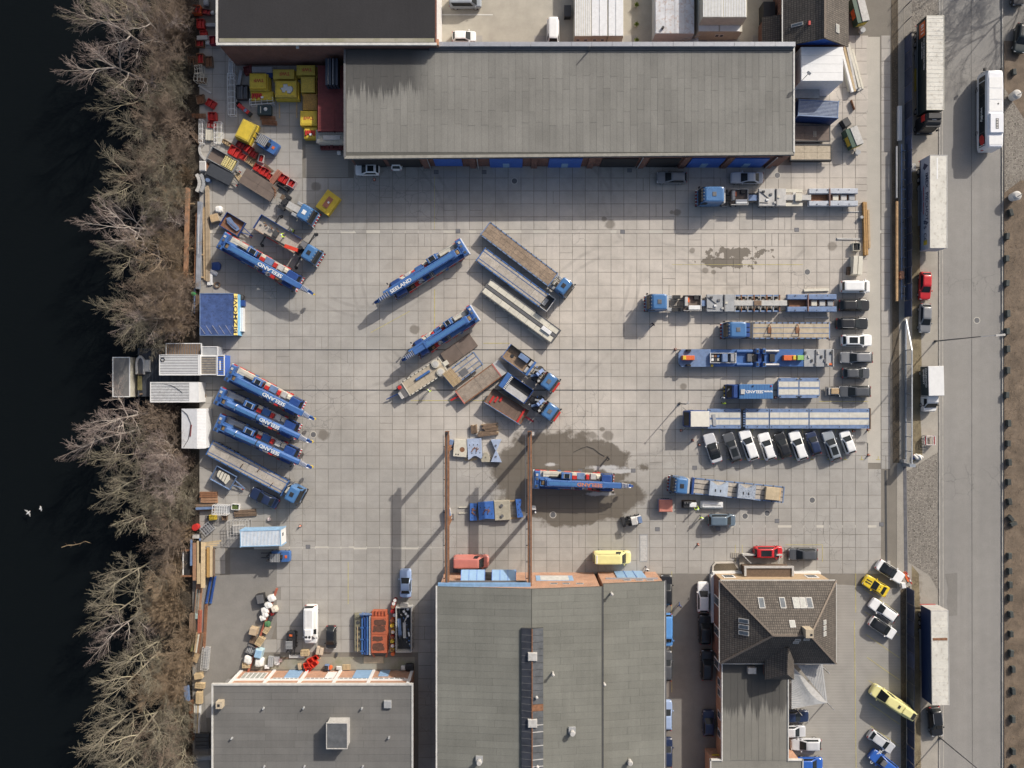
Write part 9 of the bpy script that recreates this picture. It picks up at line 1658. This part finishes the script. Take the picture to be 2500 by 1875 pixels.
class Twigs:
    """collects tapered three-sided twig segments as arrays"""
    def __init__(s):s.p=[];s.q=[];s.a=[];s.b=[]
    def seg(s,p,q,a,b):s.p.append(p);s.q.append(q);s.a.append(a);s.b.append(b)
    def mesh(s,name,n=3):
        P,Q=np.array(s.p),np.array(s.q);A,B=np.array(s.a)[:,None],np.array(s.b)[:,None];d=Q-P;d/=np.linalg.norm(d,axis=1,keepdims=True)+1e-9
        up=np.where(np.abs(d[:,2:3])<.9,np.array([[0,0,1.0]]),np.array([[1.0,0,0]]));u=np.cross(d,up);u/=np.linalg.norm(u,axis=1,keepdims=True);v=np.cross(u,d);m=len(P)
        V=np.empty((m,2*n,3))
        for i in range(n):
            t=2*math.pi*i/n;w=u*math.cos(t)+v*math.sin(t);V[:,i]=P+w*A;V[:,n+i]=Q+w*B
        base=(np.arange(m)*2*n)[:,None];F=np.concatenate([base+np.array([[i,(i+1)%n,n+(i+1)%n,n+i]])for i in range(n)],0)
        me=bpy.data.meshes.new(name);me.vertices.add(m*2*n);me.vertices.foreach_set('co',V.reshape(-1));me.loops.add(F.size);me.loops.foreach_set('vertex_index',F.reshape(-1).astype(np.int32));me.polygons.add(len(F));me.polygons.foreach_set('loop_start',np.arange(len(F))*4);me.update(calc_edges=True);return me
def grow(rr,T,p,d,L,r,depth,maxd,spread,kids,droop,big=None):
    """one limb of several bends, then its side shoots"""
    n=4 if depth<2 else(3 if depth<maxd else 2);pts=[p];dirs=[]
    for k in range(n):
        d=(d+Vector((rr.uniform(-1,1),rr.uniform(-1,1),rr.uniform(-.8,.9)))*(.20+.04*depth)+Vector((0,0,droop))).normalized();q=pts[-1]+d*(L/n);pts.append(q);dirs.append(d)
    for k in range(n):
        a,b=r*(1-.75*k/n),r*(1-.75*(k+1)/n);(big if(big is not None and depth<=1)else T).seg(tuple(pts[k]),tuple(pts[k+1]),max(a,.013),max(b,.009))
    if depth>=maxd:return
    m=kids[depth]
    for i in range(m):
        f=.22+.78*(i+rr.random())/m;k=min(n-1,int(f*n));base=pts[k].lerp(pts[k+1],f*n-k);dd=dirs[k];ax=dd.orthogonal().normalized();ax.rotate(Matrix.Rotation(rr.uniform(0,6.283),3,dd));nd=(dd*math.cos(spread)+ax*math.sin(spread)).normalized()
        grow(rr,T,base,nd,L*rr.uniform(.42,.66)*(1.1-.35*f),max(r*.56*(1-.35*f),.012),depth+1,maxd,spread*rr.uniform(.85,1.15),kids,droop*.6,big)
    grow(rr,T,pts[-1],dirs[-1],L*.5,r*.28,depth+1,maxd,spread,kids,droop*.6,big)
def make_tree(seed,h,limbs,kids,spread,lean=.25,trunk=.22,out=.9,low=.25,droop=.05):
    rr=random.Random(seed);T,B=Twigs(),Twigs();d=Vector((-lean,rr.uniform(-.1,.1),1)).normalized();pts=[Vector((0,0,-.3))]
    for k in range(5):d=(d+Vector((rr.uniform(-.12,.12),rr.uniform(-.12,.12),.1))).normalized();pts.append(pts[-1]+d*h*.15)
    for k in range(5):B.seg(tuple(pts[k]),tuple(pts[k+1]),trunk*(1-.14*k),trunk*(1-.14*(k+1)))
    for i in range(limbs):
        f=low+(1-low)*(i+rr.random()*.7)/limbs;k=min(4,int(f*5));base=pts[k].lerp(pts[k+1],f*5-k);a=i*2.4+rr.uniform(-.4,.4);nd=Vector((math.cos(a)*out-lean*.5,math.sin(a)*out,rr.uniform(.45,.95))).normalized()
        grow(rr,T,base,nd,h*rr.uniform(.36,.5),trunk*.5,0,len(kids),spread,kids,droop,B)
    grow(rr,T,pts[-1],d,h*.35,trunk*.3,0,len(kids),spread,kids,droop,B)
    return B.mesh('trunk',6),T.mesh('crown')
def make_bush(seed,h,n,spread=.75):
    rr=random.Random(seed);T,B=Twigs(),Twigs()
    for i in range(n):
        a=rr.uniform(0,6.283);e=spread*math.sqrt(rr.random());d=Vector((math.cos(a)*e,math.sin(a)*e,1)).normalized();p=Vector((math.cos(a)*.5*rr.random(),math.sin(a)*.5*rr.random(),-.1));L=h*rr.uniform(.6,1.05);q=p
        for k in range(3):d=(d+Vector((rr.uniform(-.3,.3),rr.uniform(-.3,.3),-.04+.02*k))).normalized();r=q+d*L/3;(B if i%12==0 else T).seg(tuple(q),tuple(r),.028-.004*k if i%12 else.045,.024-.004*k if i%12 else.035);q=r
        for k in range(5):v=(d+Vector((rr.uniform(-1,1),rr.uniform(-1,1),rr.uniform(-.4,.8)))).normalized();s=q-d*L*rr.uniform(0,.6);T.seg(tuple(s),tuple(s+v*rr.uniform(.2,.55)*h*.3),.02,.012)
    return B.mesh('stems',5),T.mesh('crown')
TV=[make_tree(11,11,6,(6,5,5),.62,lean=.35),make_tree(12,12.5,7,(6,5,5),.55,lean=.25),make_tree(13,10,8,(6,5,5),.7,lean=.1,trunk=.18),make_tree(14,12,5,(7,5,5),.6,lean=.5,low=.3),make_tree(15,9,8,(6,6,5),.8,lean=.15,trunk=.16),make_tree(16,8,9,(6,6,5),.75,lean=.05,trunk=.14,low=.12)]
BV=[make_bush(21,3.4,330),make_bush(22,4.2,380,.65),make_bush(23,2.6,260,.95),make_bush(24,5.0,520,.55)]
TWG={}
def plant(kind,v,col,px,py,z,s,rz,label,name,cat,group):
    x,y=W(px,py);t=thing(name,label,cat,(x,y,z),R(rz),group);t.scale=(s,s,s*RND.uniform(.92,1.08));tr,cr=(TV if kind=='t' else BV)[v]
    for nm,me,mt in(('trunk' if kind=='t' else 'stems',tr,BK[col][1]),('crown',cr,BK[col][0])):
        o=bpy.data.objects.new(nm,me);C.objects.link(o);o.parent=t
        if not me.materials:me.materials.append(mt)
        o.material_slots[0].link='OBJECT';o.material_slots[0].material=mt
def bz(px):return float(np.interp(px,(310,350,390,420,450,478,488),(-2.6,-2.0,-1.4,-.95,-.55,-.25,-.14)))
CN={'olive':'olive-green','birch':'pale-barked','brown':'brown','tan':'tan'}
TREES=[(355,60,1,'olive',1.0,20),(400,40,2,'brown',.9,100),(360,110,3,'birch',1.0,-25),(415,120,0,'birch',.95,-60),(360,190,3,'birch',1.05,5),(420,230,2,'brown',.9,200),(385,250,1,'olive',.9,30),(430,300,4,'brown',.85,70),(390,330,0,'olive',.85,10),(370,400,4,'brown',1.05,150),(420,410,5,'olive',1.0,30),(360,460,2,'olive',1.0,20),(405,500,4,'olive',1.0,210),(435,545,5,'birch',.7,90),(365,560,1,'birch',.9,0),(400,600,3,'birch',.8,-10),(430,640,2,'tan',.9,45),(370,650,0,'olive',.9,-20),(385,715,4,'brown',.95,120),(430,720,5,'brown',1.0,15),(360,770,2,'olive',.95,60),(415,775,3,'birch',.75,10),(385,820,5,'olive',.9,200),(440,800,4,'tan',.8,300),
         (350,1010,0,'birch',1.0,30),(330,1050,3,'birch',.95,10),(400,1020,5,'brown',.85,60),(420,1080,4,'birch',.95,150),(360,1100,2,'olive',.95,-30),(425,1140,5,'birch',1.0,200),(385,1150,3,'olive',.85,20),(375,1190,1,'olive',.7,25),(430,1190,4,'olive',.8,90),(395,1240,0,'olive',.8,30),(430,1260,5,'brown',.9,45),(430,1330,2,'brown',.75,180),(370,1370,3,'olive',.9,25),(360,1440,1,'olive',.85,30),(335,1500,3,'birch',.8,35),(400,1560,0,'olive',.9,30),(380,1600,1,'olive',.9,40),(420,1640,4,'tan',.85,60),(365,1700,3,'olive',1.05,30),(400,1720,1,'olive',1.1,50),(430,1760,2,'brown',.9,80),(385,1800,0,'olive',1.0,35),(425,1840,3,'olive',1.0,45),(370,1870,1,'olive',1.0,20),(330,20,0,'olive',.9,10),(450,60,5,'brown',.8,60),(445,150,4,'brown',.75,10),(452,250,5,'olive',.75,120),(450,340,5,'brown',.8,200),(448,400,4,'brown',.7,40),(440,500,5,'tan',.7,90),(448,610,5,'tan',.75,10),(445,700,4,'brown',.7,200),(455,770,5,'brown',.8,300),(445,1090,5,'brown',.8,20),(455,1160,4,'birch',.75,100),(450,1220,5,'olive',.8,250),(440,1400,4,'tan',.7,60),(445,1580,5,'tan',.75,130),(450,1660,4,'tan',.7,20),(455,1740,5,'olive',.8,80),(452,1810,4,'olive',.8,160)]
cnt={}
for px,py,v,col,s,rz in sorted(TREES,key=lambda q:q[1]):
    side='north' if py<850 else 'south';k=cnt.get((col,side),0);cnt[(col,side)]=k+1
    plant('t',v,col,px,py,bz(px),s*.92,rz,f'bare {CN[col]} bank tree, {ORD[k]} of that colour from the top, {side} of the jetty','bare_tree','tree','bare trees on the river bank')
BUSH=[(455,30,0,'brown',1.0),(440,90,1,'brown',1.0),(452,170,2,'olive',1.1),(440,220,0,'olive',1.0),(455,300,2,'brown',1.0),(400,290,1,'brown',1.0),(440,370,2,'brown',1.2),(450,430,2,'tan',.9),(425,470,0,'olive',1.0),(430,590,0,'brown',1.0),(445,680,1,'tan',.9),(450,740,0,'brown',1.0),(450,790,3,'brown',.9),(420,840,0,'tan',.9),(400,690,2,'olive',1.2),(380,540,2,'olive',1.2),(400,160,2,'brown',1.3),(380,60,2,'brown',1.3),
        (410,1000,1,'brown',1.0),(455,1120,0,'brown',.8),(460,1180,2,'olive',.9),(450,1240,0,'olive',.9),(455,1300,2,'tan',.9),(433,1320,1,'brown',.9),(428,1372,0,'tan',.85),(420,1420,3,'tan',.9),(405,1470,3,'tan',1.0),(430,1490,1,'tan',1.05),(400,1510,0,'brown',1.0),(460,1550,0,'tan',.8),(450,1610,1,'tan',.9),(425,1680,3,'tan',.85),(445,1720,0,'olive',.9),(450,1790,0,'olive',.9),(455,1850,0,'brown',.9),(390,1130,2,'brown',1.2),(400,1260,2,'olive',1.2),(385,1650,2,'olive',1.2)]
cnt={}
for px,py,v,col,s in sorted(BUSH,key=lambda q:q[1]):
    side='north' if py<850 else 'south';k=cnt.get((col,side),0);cnt[(col,side)]=k+1
    plant('b',v,col,px,py,bz(px),s,(px*37+py*13)%360,f'leafless {CN[col]} bank shrub, {ORD[k]} of that colour from the top, {side} of the jetty','bare_shrub','shrub','leafless shrubs on the river bank')
# low dry stems and fallen sticks covering the bank
rr=random.Random(77);T=Twigs()
for i in range(9000):
    px,py=rr.uniform(318,486),rr.uniform(-20,1900)
    if 850<py<985 and px<500:continue
    x,y=W(px,py);z=bz(px);a=rr.uniform(0,6.283);L=rr.uniform(.3,1.3);T.seg((x,y,z),(x+math.cos(a)*L*.7,y+math.sin(a)*L*.7,z+rr.uniform(.1,1.0)*L),.02,.01)
me=T.mesh('bank_brush');me.materials.append(barkmat('dead_brush',(.10,.08,.06),(.17,.135,.10)));o=bpy.data.objects.new('bank_brush',me);C.objects.link(o);tag(o,'dry brown brush and fallen sticks covering the river bank','brush',kind='stuff')
T=Twigs()
for i in range(9000):
    s=rr.random();px,py=(rr.uniform(2452,2500),rr.uniform(430,1890))if s<.45 else((rr.uniform(2228,2250),rr.choice((rr.uniform(420,1120),rr.uniform(1400,1880))))if s<.75 else(rr.uniform(2177,2194),rr.choice((rr.uniform(0,1120),rr.uniform(1440,1880)))))
    if s>=.75 and py>1400:px+=22
    x,y=W(px,py);a=rr.uniform(0,6.283);L=rr.uniform(.1,.35);T.seg((x,y,0),(x+math.cos(a)*L,y+math.sin(a)*L,L*rr.uniform(.2,.9)),.012,.005)
me=T.mesh('dry_grass');me.materials.append(BK['tan'][0]);o=bpy.data.objects.new('dry_grass',me);C.objects.link(o);tag(o,'thin dry grass on the verge and along the fence','grass',kind='stuff')
for k,(px,py,v,rz)in enumerate(((2600,-110,1,0),(2560,-230,2,60),(2450,-190,4,150))):x,y=W(px,py);plant('t',v,'olive',px,py,0,1.15,rz,f'bare street tree just beyond the top right edge, {ORD[k]} from the road','street_tree','tree','street trees beyond the frame')
